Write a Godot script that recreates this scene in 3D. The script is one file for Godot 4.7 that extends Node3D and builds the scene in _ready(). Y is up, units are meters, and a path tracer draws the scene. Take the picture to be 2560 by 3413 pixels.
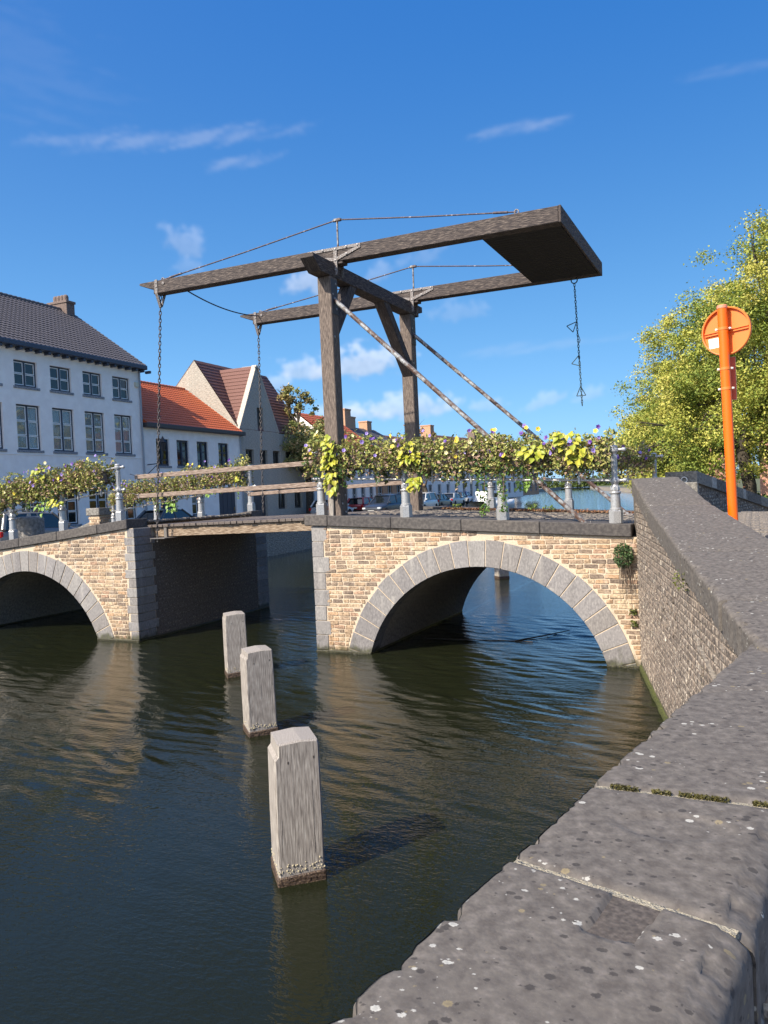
extends Node3D

var rng := RandomNumberGenerator.new()
var taken := {}
var mats := {}
var tex_cache := {}
var noise_a := FastNoiseLite.new()

# ------------------------------------------------------------------ mesh builder
class MB:
	var v := PackedVector3Array()
	var n := PackedVector3Array()
	var uv := PackedVector2Array()
	var col := PackedColorArray()
	var use_col := false
	var cur := Color(1, 1, 1)

	func vert(p: Vector3, nn: Vector3, u := Vector2.ZERO) -> void:
		v.push_back(p)
		n.push_back(nn)
		uv.push_back(u)
		if use_col:
			col.push_back(cur)

	# a, b, c counter-clockwise seen from outside
	func tri(a: Vector3, b: Vector3, c: Vector3) -> void:
		var nn := (b - a).cross(c - a).normalized()
		vert(a, nn)
		vert(c, nn)
		vert(b, nn)

	func quad(a: Vector3, b: Vector3, c: Vector3, d: Vector3) -> void:
		tri(a, b, c)
		tri(a, c, d)

	func tri_n(a: Vector3, b: Vector3, c: Vector3, na: Vector3, nb: Vector3, nc: Vector3) -> void:
		vert(a, na)
		vert(c, nc)
		vert(b, nb)

	func quad_n(a: Vector3, b: Vector3, c: Vector3, d: Vector3, na: Vector3, nb: Vector3, nc: Vector3, nd: Vector3) -> void:
		tri_n(a, b, c, na, nb, nc)
		tri_n(a, c, d, na, nc, nd)

	# eight corners: index bit0 = x, bit1 = y, bit2 = z
	func hexa(p: Array) -> void:
		quad(p[4], p[5], p[7], p[6])
		quad(p[1], p[0], p[2], p[3])
		quad(p[5], p[1], p[3], p[7])
		quad(p[0], p[4], p[6], p[2])
		quad(p[6], p[7], p[3], p[2])
		quad(p[0], p[1], p[5], p[4])

	func box(lo: Vector3, hi: Vector3, xf := Transform3D()) -> void:
		var p := []
		for i in 8:
			p.append(xf * Vector3(hi.x if i & 1 else lo.x, hi.y if i & 2 else lo.y, hi.z if i & 4 else lo.z))
		hexa(p)

	# chamfered box, corners moved by jit (callable index -> Vector3) when given
	func cbox(lo: Vector3, hi: Vector3, b: float, xf := Transform3D(), jit := []) -> void:
		var c := []
		for i in 8:
			var s := Vector3(1.0 if i & 1 else -1.0, 1.0 if i & 2 else -1.0, 1.0 if i & 4 else -1.0)
			var p := Vector3(hi.x if i & 1 else lo.x, hi.y if i & 2 else lo.y, hi.z if i & 4 else lo.z)
			if jit.size() == 8:
				p += jit[i]
			c.append([xf * (p - Vector3(0, s.y, s.z) * b), xf * (p - Vector3(s.x, 0, s.z) * b), xf * (p - Vector3(s.x, s.y, 0) * b)])
		# faces: x faces use [0], y faces [1], z faces [2]
		quad(c[4][2], c[5][2], c[7][2], c[6][2])
		quad(c[1][2], c[0][2], c[2][2], c[3][2])
		quad(c[5][0], c[1][0], c[3][0], c[7][0])
		quad(c[0][0], c[4][0], c[6][0], c[2][0])
		quad(c[6][1], c[7][1], c[3][1], c[2][1])
		quad(c[0][1], c[1][1], c[5][1], c[4][1])
		# edges along x
		quad(c[6][2], c[7][2], c[7][1], c[6][1])
		quad(c[4][1], c[5][1], c[5][2], c[4][2])
		quad(c[2][1], c[3][1], c[3][2], c[2][2])
		quad(c[0][2], c[1][2], c[1][1], c[0][1])
		# edges along y
		quad(c[5][2], c[5][0], c[7][0], c[7][2])
		quad(c[4][0], c[4][2], c[6][2], c[6][0])
		quad(c[1][0], c[1][2], c[3][2], c[3][0])
		quad(c[0][2], c[0][0], c[2][0], c[2][2])
		# edges along z
		quad(c[7][0], c[3][0], c[3][1], c[7][1])
		quad(c[6][1], c[2][1], c[2][0], c[6][0])
		quad(c[5][1], c[1][1], c[1][0], c[5][0])
		quad(c[4][0], c[0][0], c[0][1], c[4][1])
		# corners
		for i in 8:
			var odd := (((i & 1) + ((i >> 1) & 1) + ((i >> 2) & 1)) & 1) == 1
			if odd:
				tri(c[i][0], c[i][1], c[i][2])
			else:
				tri(c[i][0], c[i][2], c[i][1])

	func tube(pts: Array, radii, sides := 8, caps := true) -> void:
		var rings := []
		var nrm := []
		var prev := Vector3.ZERO
		for i in pts.size():
			var d: Vector3 = (pts[min(i + 1, pts.size() - 1)] - pts[max(i - 1, 0)]).normalized()
			var u: Vector3
			if prev == Vector3.ZERO:
				u = d.cross(Vector3.UP if absf(d.y) < 0.9 else Vector3.RIGHT).normalized()
			else:
				u = (prev - d * prev.dot(d)).normalized()
			prev = u
			var w := d.cross(u)
			var r: float = radii[i] if radii is Array else radii
			var ring := []
			var nr := []
			for k in sides:
				var a := TAU * k / sides
				var o := u * cos(a) + w * sin(a)
				ring.append(pts[i] + o * r)
				nr.append(o)
			rings.append(ring)
			nrm.append(nr)
		for i in pts.size() - 1:
			for k in sides:
				var k2 := (k + 1) % sides
				quad_n(rings[i][k], rings[i][k2], rings[i + 1][k2], rings[i + 1][k], nrm[i][k], nrm[i][k2], nrm[i + 1][k2], nrm[i + 1][k])
		if caps:
			for k in range(1, sides - 1):
				tri(rings[0][0], rings[0][k + 1], rings[0][k])
				var e: Array = rings[-1]
				tri(e[0], e[k], e[k + 1])

	# profile of Vector2(radius, height) from bottom to top; sharp = flat shading between profile segments
	func lathe(prof: Array, sides: int, xf := Transform3D(), flat := false) -> void:
		for i in prof.size() - 1:
			var a: Vector2 = prof[i]
			var b: Vector2 = prof[i + 1]
			var t := (b - a)
			var sl := Vector2(t.y, -t.x).normalized()
			for k in sides:
				var a0 := TAU * k / sides
				var a1 := TAU * (k + 1) / sides
				var c0 := Vector3(cos(a0), 0, -sin(a0))
				var c1 := Vector3(cos(a1), 0, -sin(a1))
				var p0 := xf * (c0 * a.x + Vector3.UP * a.y)
				var p1 := xf * (c1 * a.x + Vector3.UP * a.y)
				var p2 := xf * (c1 * b.x + Vector3.UP * b.y)
				var p3 := xf * (c0 * b.x + Vector3.UP * b.y)
				if flat:
					quad(p0, p1, p2, p3)
				else:
					var n0 := xf.basis * (c0 * sl.x + Vector3.UP * sl.y)
					var n1 := xf.basis * (c1 * sl.x + Vector3.UP * sl.y)
					quad_n(p0, p1, p2, p3, n0, n1, n1, n0)
		var top: Vector2 = prof[-1]
		if top.x > 0.001:
			for k in sides:
				var a0 := TAU * k / sides
				var a1 := TAU * (k + 1) / sides
				tri(xf * Vector3(0, top.y, 0), xf * Vector3(cos(a0) * top.x, top.y, -sin(a0) * top.x), xf * Vector3(cos(a1) * top.x, top.y, -sin(a1) * top.x))

	# polygon in the xy plane (any winding) extruded from z0 to z1
	func prism(poly: PackedVector2Array, z0: float, z1: float, xf := Transform3D(), bev := 0.0) -> void:
		var p := poly
		if Geometry2D.is_polygon_clockwise(p):
			p = poly.duplicate()
			p.reverse()
		# Geometry2D works with y down: "clockwise" there is counter-clockwise here
		var area := 0.0
		for i in p.size():
			var q: Vector2 = p[(i + 1) % p.size()]
			area += p[i].x * q.y - q.x * p[i].y
		if area < 0:
			p = p.duplicate()
			p.reverse()
		var idx := Geometry2D.triangulate_polygon(p)
		var front := p
		if bev > 0.0:
			var off := Geometry2D.offset_polygon(p, -bev, Geometry2D.JOIN_MITER)
			if off.size() == 1 and off[0].size() == p.size():
				# match the corners by nearest
				front = PackedVector2Array()
				for q in p:
					var best: Vector2 = off[0][0]
					for o in off[0]:
						if o.distance_squared_to(q) < best.distance_squared_to(q):
							best = o
					front.push_back(best)
		var zb := z1 - bev if front != p else z1
		for i in range(0, idx.size(), 3):
			var a := idx[i]
			var b := idx[i + 1]
			var c := idx[i + 2]
			if (p[b] - p[a]).cross(p[c] - p[a]) < 0:
				var t := b
				b = c
				c = t
			tri(xf * Vector3(front[a].x, front[a].y, z1), xf * Vector3(front[b].x, front[b].y, z1), xf * Vector3(front[c].x, front[c].y, z1))
			tri(xf * Vector3(p[a].x, p[a].y, z0), xf * Vector3(p[c].x, p[c].y, z0), xf * Vector3(p[b].x, p[b].y, z0))
		for i in p.size():
			var j := (i + 1) % p.size()
			quad(xf * Vector3(p[i].x, p[i].y, z0), xf * Vector3(p[j].x, p[j].y, z0), xf * Vector3(p[j].x, p[j].y, zb), xf * Vector3(p[i].x, p[i].y, zb))
			if zb != z1:
				quad(xf * Vector3(p[i].x, p[i].y, zb), xf * Vector3(p[j].x, p[j].y, zb), xf * Vector3(front[j].x, front[j].y, z1), xf * Vector3(front[i].x, front[i].y, z1))

	# grid of points[row][col] with smooth normals
	func sheet(g: Array, flip := false) -> void:
		var rows := g.size()
		var cols: int = g[0].size()
		var nn := []
		for i in rows:
			var line := PackedVector3Array()
			for j in cols:
				var du: Vector3 = g[i][min(j + 1, cols - 1)] - g[i][max(j - 1, 0)]
				var dv: Vector3 = g[min(i + 1, rows - 1)][j] - g[max(i - 1, 0)][j]
				var k := du.cross(dv).normalized()
				line.push_back(-k if flip else k)
			nn.append(line)
		for i in rows - 1:
			for j in cols - 1:
				if flip:
					quad_n(g[i][j], g[i + 1][j], g[i + 1][j + 1], g[i][j + 1], nn[i][j], nn[i + 1][j], nn[i + 1][j + 1], nn[i][j + 1])
				else:
					quad_n(g[i][j], g[i][j + 1], g[i + 1][j + 1], g[i + 1][j], nn[i][j], nn[i][j + 1], nn[i + 1][j + 1], nn[i + 1][j])

	func mesh() -> ArrayMesh:
		var a := []
		a.resize(Mesh.ARRAY_MAX)
		a[Mesh.ARRAY_VERTEX] = v
		a[Mesh.ARRAY_NORMAL] = n
		a[Mesh.ARRAY_TEX_UV] = uv
		if use_col:
			a[Mesh.ARRAY_COLOR] = col
		var m := ArrayMesh.new()
		m.add_surface_from_arrays(Mesh.PRIMITIVE_TRIANGLES, a)
		return m

# ------------------------------------------------------------------ nodes
func numbered(called: String) -> String:
	var k: int = taken.get(called, 0)
	taken[called] = k + 1
	return called if k == 0 else "%s_%03d" % [called, k]

func tag(o: Node, label: String, category: String, group := "") -> void:
	o.set_meta("label", label)
	o.set_meta("category", category)
	if group:
		o.set_meta("group", group)

func thing(called: String, label: String, category: String, at := Vector3.ZERO, group := "", basis := Basis()) -> Node3D:
	var o := Node3D.new()
	o.name = numbered(called)
	add_child(o)
	o.transform = Transform3D(basis, at)
	tag(o, label, category, group)
	return o

func part_counter(parent: Node, called: String) -> String:
	var key := "n_" + called
	var k: int = parent.get_meta(key, 0) if parent.has_meta(key) else 0
	parent.set_meta(key, k + 1)
	return called if k == 0 else "%s_%03d" % [called, k]

# a mesh under parent; the mesh is given in the parent's own axes unless at is given
func part(called: String, m: Mesh, mat: Material, parent: Node, xf := Transform3D(), stuff := false) -> MeshInstance3D:
	var o := MeshInstance3D.new()
	o.name = part_counter(parent, called)
	o.mesh = m
	o.material_override = mat
	o.transform = xf
	parent.add_child(o, true)
	if stuff:
		o.set_meta("kind", "stuff")
	return o

func struct(called: String, m: Mesh, mat: Material) -> MeshInstance3D:
	var o := MeshInstance3D.new()
	o.name = numbered(called)
	o.mesh = m
	o.material_override = mat
	o.set_meta("kind", "structure")
	add_child(o)
	return o

func at(p: Vector3) -> Transform3D:
	return Transform3D(Basis(), p)

func multi(called: String, m: Mesh, mat: Material, xfs: Array, cols: Array, parent: Node) -> MultiMeshInstance3D:
	var mm := MultiMesh.new()
	mm.transform_format = MultiMesh.TRANSFORM_3D
	mm.use_colors = cols.size() > 0
	mm.mesh = m
	mm.instance_count = xfs.size()
	for i in xfs.size():
		mm.set_instance_transform(i, xfs[i])
		if cols.size():
			mm.set_instance_color(i, cols[i])
	var o := MultiMeshInstance3D.new()
	o.name = part_counter(parent, called)
	o.multimesh = mm
	o.material_override = mat
	o.set_meta("kind", "stuff")
	parent.add_child(o, true)
	return o

# ------------------------------------------------------------------ materials
func noise_tex(key: String, freq: float, octaves: int, ramp: Array, size := 512, kind := 0, seed_ := 1, warp := 0.0) -> NoiseTexture2D:
	if tex_cache.has(key):
		return tex_cache[key]
	var f := FastNoiseLite.new()
	f.seed = seed_
	f.frequency = freq
	f.noise_type = [FastNoiseLite.TYPE_SIMPLEX_SMOOTH, FastNoiseLite.TYPE_CELLULAR, FastNoiseLite.TYPE_PERLIN][kind]
	if kind == 1:
		f.cellular_return_type = FastNoiseLite.RETURN_DISTANCE
		f.cellular_jitter = 1.0
	f.fractal_type = FastNoiseLite.FRACTAL_FBM if octaves > 1 else FastNoiseLite.FRACTAL_NONE
	f.fractal_octaves = octaves
	f.fractal_gain = 0.6
	if warp > 0.0:
		f.domain_warp_enabled = true
		f.domain_warp_amplitude = warp
		f.domain_warp_frequency = freq * 0.7
	var t := NoiseTexture2D.new()
	t.width = size
	t.height = size
	t.seamless = true
	t.seamless_blend_skirt = 0.2
	t.noise = f
	if ramp.size():
		var g := Gradient.new()
		var off := PackedFloat32Array()
		var cl := PackedColorArray()
		for r in ramp:
			off.push_back(r[0])
			cl.push_back(r[1])
		g.offsets = off
		g.colors = cl
		t.color_ramp = g
	tex_cache[key] = t
	return t

func c8(r: int, g: int, b: int) -> Color:
	return Color(r / 255.0, g / 255.0, b / 255.0)

func bump_tex(which: String) -> NoiseTexture2D:
	match which:
		"fine":
			return noise_tex("b_fine", 0.06, 4, [], 512, 0, 11)
		"rough":
			return noise_tex("b_rough", 0.022, 5, [], 512, 0, 12)
		"grit":
			return noise_tex("b_grit", 0.16, 4, [], 512, 0, 15)
		"pits":
			return noise_tex("b_pits", 0.045, 3, [[0.0, Color.BLACK], [0.35, Color(0.7, 0.7, 0.7)], [1.0, Color.WHITE]], 512, 0, 13)
	return noise_tex("b_grain", 0.03, 4, [], 512, 2, 14)

# a procedural surface: colour noise between the given sRGB colours, relief in centimetres
func mat(key: String, ramp: Array, freq: float, octaves: int, scale: Vector3, rough: float, bump := "", bump_cm := 0.0, world := true, metal := 0.0) -> StandardMaterial3D:
	if mats.has(key):
		return mats[key]
	var m := StandardMaterial3D.new()
	m.resource_name = key
	m.albedo_texture = noise_tex("c_" + key, freq, octaves, ramp, 512, 0, key.hash() % 1000)
	m.uv1_triplanar = true
	m.uv1_world_triplanar = world
	m.uv1_scale = scale
	m.uv1_triplanar_sharpness = 6.0
	m.roughness = rough
	m.metallic = metal
	if bump:
		m.heightmap_enabled = true
		m.heightmap_texture = bump_tex(bump)
		m.heightmap_scale = bump_cm
	mats[key] = m
	return m

func plain(key: String, c: Color, rough := 0.6, metal := 0.0, spec := 0.5) -> StandardMaterial3D:
	if mats.has(key):
		return mats[key]
	var m := StandardMaterial3D.new()
	m.resource_name = key
	m.albedo_color = c
	m.roughness = rough
	m.metallic = metal
	m.metallic_specular = spec
	mats[key] = m
	return m

func rr(a: float, b: float) -> float:
	return rng.randf_range(a, b)

func rv(a: float) -> Vector3:
	return Vector3(rr(-a, a), rr(-a, a), rr(-a, a))

func jitter8(a: float) -> Array:
	var j := []
	for i in 8:
		j.append(rv(a))
	return j

func random_basis() -> Basis:
	return Basis(Vector3(rr(-1, 1), rr(-1, 1), rr(-1, 1)).normalized(), rr(0, TAU))

# ------------------------------------------------------------------ sky
func sky_panorama() -> ImageTexture:
	var sunv := sun_towards()
	# clear air first, small, then enlarged smoothly
	var w := 512
	var h := 256
	var im := Image.create(w, h, false, Image.FORMAT_RGBF)
	var top := Vector3(0.013, 0.138, 0.49)
	var hor := Vector3(0.29, 0.68, 1.08)
	for y in h:
		var el := (0.5 - (y + 0.5) / h) * PI
		for x in w:
			var az := (x + 0.5) / w * TAU
			var c: Vector3
			if el >= 0.0:
				var t := pow(1.0 - sin(el), 3.7)
				c = top.lerp(hor, t)
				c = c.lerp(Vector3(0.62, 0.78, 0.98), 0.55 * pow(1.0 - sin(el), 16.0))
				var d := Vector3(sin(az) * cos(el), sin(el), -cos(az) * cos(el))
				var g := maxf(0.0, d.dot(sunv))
				c += Vector3(1.0, 0.95, 0.86) * (0.16 * pow(0.5 + 0.5 * d.dot(sunv), 4.0) + 1.1 * pow(g, 4.0) + 2.4 * pow(g, 30.0))  # sunward glow made stronger and whiter to brighten faces in shade
			else:
				c = Vector3(0.16, 0.15, 0.12)
			im.set_pixel(x, y, Color(c.x, c.y, c.z))
	im.resize(2048, 1024, Image.INTERPOLATE_BILINEAR)
	var n1 := FastNoiseLite.new()
	n1.seed = 5
	n1.frequency = 1.0
	n1.fractal_octaves = 5
	n1.fractal_gain = 0.55
	var r2 := RandomNumberGenerator.new()
	r2.seed = 77
	# azimuth, elevation, half width, half height (degrees), density, kind (0 puff, 1 wisp), tilt
	var clouds := [
		[-26.8, 9.3, 3.9, 1.25, 1.0, 0, 0.02], [-31.0, 9.0, 2.2, 0.9, 0.75, 0, 0.0], [-23.6, 6.0, 4.2, 1.1, 0.85, 0, 0.03], [-29.6, 15.3, 2.2, 1.4, 0.75, 0, 0.2],
		[-38.9, 17.6, 1.7, 1.1, 0.36, 0, -0.25], [-38.7, 16.2, 1.0, 0.7, 0.22, 0, 0.0], [-19.4, 12.6, 2.4, 0.9, 0.22, 0, 0.0], [-17.6, 6.0, 1.5, 0.55, 0.4, 0, 0.1],
		[-13.5, 6.0, 1.7, 0.55, 0.42, 0, 0.35], [-10.2, 6.2, 1.3, 0.5, 0.33, 0, 0.1], [-33.0, 8.1, 1.3, 0.7, 0.6, 0, 0.0], [-33.2, 6.6, 1.8, 0.9, 0.6, 0, 0.0],
		[-21.6, 16.6, 1.8, 0.7, 0.22, 0, 0.15], [-24.8, 15.6, 1.2, 0.8, 0.3, 0, 0.3], [-28.0, 5.8, 2.6, 0.7, 0.7, 0, 0.0],
		[-39.5, 24.2, 9.5, 0.85, 0.19, 1, 0.125], [-34.2, 23.1, 3.6, 0.5, 0.19, 1, 0.16], [-14.6, 24.1, 4.2, 0.42, 0.19, 1, 0.045], [-0.8, 25.1, 3.6, 0.4, 0.09, 1, -0.1],
		[-49.0, 27.5, 7.0, 4.0, 0.035, 1, -0.25], [-14.0, 9.9, 7.0, 0.5, 0.10, 1, 0.04],
	]
	for i in 150:  # clouds out of view, their number raised to brighten faces in shade
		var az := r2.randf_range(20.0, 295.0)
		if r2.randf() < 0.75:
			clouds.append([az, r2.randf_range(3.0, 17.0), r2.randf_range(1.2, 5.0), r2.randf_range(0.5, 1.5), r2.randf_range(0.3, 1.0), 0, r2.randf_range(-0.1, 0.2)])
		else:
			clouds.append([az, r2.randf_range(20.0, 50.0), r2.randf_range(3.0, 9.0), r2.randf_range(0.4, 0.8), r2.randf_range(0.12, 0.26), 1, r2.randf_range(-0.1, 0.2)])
	for c in clouds:
		var az0: float = c[0]
		var el0: float = c[1]
		var hw: float = c[2] * 1.5
		var hh: float = c[3] * 1.7 + hw * absf(c[6])
		var k := 1.0 / cos(deg_to_rad(el0))
		var x0 := int((az0 - hw * k) / 360.0 * 2048.0)
		var x1 := int((az0 + hw * k) / 360.0 * 2048.0) + 1
		var y0 := int((90.0 - el0 - hh) / 180.0 * 1024.0)
		var y1 := int((90.0 - el0 + hh) / 180.0 * 1024.0) + 1
		for y in range(maxi(0, y0), mini(511, y1)):
			var el := 90.0 - (y + 0.5) / 1024.0 * 180.0
			for x in range(x0, x1):
				var az := (x + 0.5) / 2048.0 * 360.0
				var dx := (az - az0) / k
				var dy: float = el - el0 - dx * c[6]
				var a: float
				var tone: float
				if c[5] == 0:
					var q: float = 1.0 - Vector2(dx / c[2], (dy / c[3]) * (1.5 if dy < 0 else 0.8)).length()
					var nz := n1.get_noise_3d(dx * 0.55 + az0 * 3.1, dy * 0.75, el0) + 0.5 * n1.get_noise_3d(dx * 1.7 + az0, dy * 2.0, 9.0)
					a = smoothstep(-0.05, 0.5, q + nz * 0.75) * c[4] * 0.56
					tone = clampf(0.80 + 0.25 * dy / c[3] + nz * 0.25, 0.55, 1.05)
				else:
					var q2: float = 1.0 - Vector2(dx / c[2], dy / c[3]).length()
					var nz2 := n1.get_noise_3d(dx * 0.25 + az0, dy * 1.6 - dx * 0.2, el0)
					a = smoothstep(0.0, 0.8, q2 + nz2 * 0.7) * c[4] * clampf(0.8 + nz2, 0.2, 1.0)
					tone = 0.85
				if a > 0.003:
					var px := posmod(x, 2048)
					var o := im.get_pixel(px, y)
					im.set_pixel(px, y, o.lerp(Color(0.86 * tone, 0.90 * tone, 1.0 * tone), minf(a * 0.92, 0.95)))
	return ImageTexture.create_from_image(im)

func sun_towards() -> Vector3:
	var el := deg_to_rad(40.0)
	var az := deg_to_rad(26.0)
	return Vector3(-sin(az) * cos(el), sin(el), cos(az) * cos(el))

# ------------------------------------------------------------------ water and ground
func build_water() -> void:
	var m := StandardMaterial3D.new()
	m.resource_name = "canal_water"
	m.albedo_color = Color(0.0104, 0.0124, 0.0056).linear_to_srgb()
	m.roughness = 0.025
	m.metallic_specular = 0.34
	m.uv1_triplanar = true
	m.uv1_world_triplanar = true
	m.uv1_scale = Vector3(0.5, 1.0, 1.0)
	m.heightmap_enabled = true
	m.heightmap_texture = noise_tex("ripple", 0.016, 3, [], 1024, 0, 31, 8.0)
	m.heightmap_scale = 0.3
	# rippled sheet near the camera: crests lie across the canal
	var r2 := RandomNumberGenerator.new()
	r2.seed = 9
	var wx := PackedFloat32Array()
	var wz := PackedFloat32Array()
	var wa := PackedFloat32Array()
	var wp := PackedFloat32Array()
	var base := deg_to_rad(-28.0)
	for i in 13:
		var lam := 0.15 * pow(1.13, i)
		var ang := base + r2.randf_range(-0.6, 0.6)
		var k := TAU / lam
		wx.push_back(k * sin(ang))
		wz.push_back(k * cos(ang))
		wa.push_back(0.021 / k)
		wp.push_back(r2.randf() * TAU)
	var amp := FastNoiseLite.new()
	amp.seed = 4
	amp.frequency = 0.35
	amp.fractal_octaves = 2
	var x0 := -10.1
	var z0 := -5.0
	var st := 0.038
	var nx := 456
	var nz := 430
	var pos := PackedVector3Array()
	var nor := PackedVector3Array()
	pos.resize(nx * nz)
	nor.resize(nx * nz)
	for j in nz:
		var z := z0 + st * j
		for i in nx:
			var x := x0 + st * i
			var d := Vector2(x - 7.2, z - 12.0).length()
			var calm := smoothstep(5.2, 9.5, d + 0.25 * (x - 2.0))
			var a := (0.16 + 1.05 * calm) * (1.0 + 0.9 * amp.get_noise_2d(x, z * 1.6))
			var rim := minf(minf(x - x0, z - z0), minf(x0 + st * (nx - 1) - x, z0 + st * (nz - 1) - z))
			a *= clampf(rim * 0.8, 0.0, 1.0)
			var y := 0.0
			var sx := 0.0
			var sz := 0.0
			for q in 13:
				var ph := wx[q] * x + wz[q] * z + wp[q]
				var cs := cos(ph) * wa[q]
				y += sin(ph) * wa[q]
				sx += cs * wx[q]
				sz += cs * wz[q]
			pos[j * nx + i] = Vector3(x, y * a, z)
			nor[j * nx + i] = Vector3(-sx * a, 1.0, -sz * a).normalized()
	var idx := PackedInt32Array()
	for j in nz - 1:
		for i in nx - 1:
			var b := j * nx + i
			idx.append_array([b, b + 1, b + nx, b + 1, b + nx + 1, b + nx])
	# the rest of the canal as large faces round the rippled sheet
	var x1 := x0 + st * (nx - 1)
	var z1 := z0 + st * (nz - 1)
	for r in [[-700.0, -900.0, 700.0, z0], [-700.0, z0, x0, z1], [x1, z0, 700.0, z1], [-700.0, z1, 700.0, 120.0]]:
		var b := pos.size()
		for q in [Vector3(r[0], 0, r[1]), Vector3(r[2], 0, r[1]), Vector3(r[0], 0, r[3]), Vector3(r[2], 0, r[3])]:
			pos.push_back(q)
			nor.push_back(Vector3.UP)
		idx.append_array([b, b + 1, b + 2, b + 1, b + 3, b + 2])
	var arr := []
	arr.resize(Mesh.ARRAY_MAX)
	arr[Mesh.ARRAY_VERTEX] = pos
	arr[Mesh.ARRAY_NORMAL] = nor
	arr[Mesh.ARRAY_INDEX] = idx
	var me := ArrayMesh.new()
	me.add_surface_from_arrays(Mesh.PRIMITIVE_TRIANGLES, arr)
	struct("canal_water", me, m)

const LEFT_QUAY := [[-10.2, 60.0], [-10.2, 0.2], [-10.2, -4.9], [-12.5, -11.0], [-14.1, -19.5], [-14.7, -26.0], [-16.0, -40.0], [-20.0, -62.0], [-28.6, -91.6], [-40.0, -137.0], [-84.0, -337.0], [-121.0, -560.0]]
const RIGHT_QUAY := [[5.6, -5.2], [7.1, -11.5], [7.6, -18.0], [7.4, -30.0], [5.0, -60.0], [2.6, -80.0], [-7.0, -137.0], [-47.0, -310.0], [-100.0, -560.0]]

func ground_right(x: float, z: float) -> float:
	var f := 1.0
	if z > -0.3:
		f = 1.0 - smoothstep(-0.3, 7.5, z)
	elif z < -4.8:
		f = 1.0 - smoothstep(4.8, 12.5, -z)
	return 1.13 + 0.98 * f * (1.0 - smoothstep(6.2, 17.0, x))

func build_ground() -> void:
	var street := mat("street_paving", [[0.3, c8(118, 113, 107)], [0.5, c8(138, 132, 125)], [0.7, c8(154, 147, 138)]], 0.05, 4, Vector3(0.4, 0.4, 0.4), 0.9, "rough", 1.0)
	var soil := mat("bank_ground", [[0.3, c8(70, 78, 48)], [0.6, c8(98, 98, 66)]], 0.02, 4, Vector3(0.05, 0.05, 0.05), 0.95)
	# left bank street, a strip along the quay, then the ground behind it to the horizon
	var mb := MB.new()
	var g := []
	for far in [0.0, 14.0, 700.0]:
		var row := []
		for q in LEFT_QUAY:
			row.append(Vector3(q[0] - far, 1.1, q[1]))
		g.append(row)
	for i in 2:
		for j in LEFT_QUAY.size() - 1:
			mb.quad(g[i][j], g[i][j + 1], g[i + 1][j + 1], g[i + 1][j])
	struct("street", mb.mesh(), street)
	# right bank: the pavement that climbs to the bridge
	mb = MB.new()
	g = []
	for i in 61:
		var z := 16.0 - 0.5 * i
		var row := []
		for j in 41:
			var t := j / 40.0
			var xa := 6.2
			if z > 6.8:
				xa = 6.7
			elif z > -0.3:
				xa = 5.75 + 0.2 * z
			elif z < -4.8:
				xa = 5.65 + maxf(0.0, (-4.8 - z)) * 0.2
			else:
				xa = 5.55
			var x := lerpf(xa, 40.0, t * t)
			row.append(Vector3(x, ground_right(x, z), z))
		g.append(row)
	mb.sheet(g, false)
	var pave := mat("pavement_stone", [[0.3, c8(98, 92, 86)], [0.5, c8(120, 113, 105)], [0.7, c8(140, 131, 120)]], 0.03, 5, Vector3(0.7, 0.7, 0.7), 0.9, "rough", 1.2)
	struct("pavement", mb.mesh(), pave)
	mb = MB.new()
	for j in RIGHT_QUAY.size() - 1:
		var a: Array = RIGHT_QUAY[j]
		var b: Array = RIGHT_QUAY[j + 1]
		mb.quad(Vector3(a[0], 1.06, a[1]), Vector3(a[0] + 700, 1.06, a[1]), Vector3(b[0] + 700, 1.06, b[1]), Vector3(b[0], 1.06, b[1]))
	mb.quad(Vector3(-900, 1.0, -560), Vector3(900, 1.0, -560), Vector3(900, 1.0, -900), Vector3(-900, 1.0, -900))
	mb.quad(Vector3(6.9, 1.0, 120), Vector3(700, 1.0, 120), Vector3(700, 1.0, -5), Vector3(6.9, 1.0, -5))
	struct("ground", mb.mesh(), soil)

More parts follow.
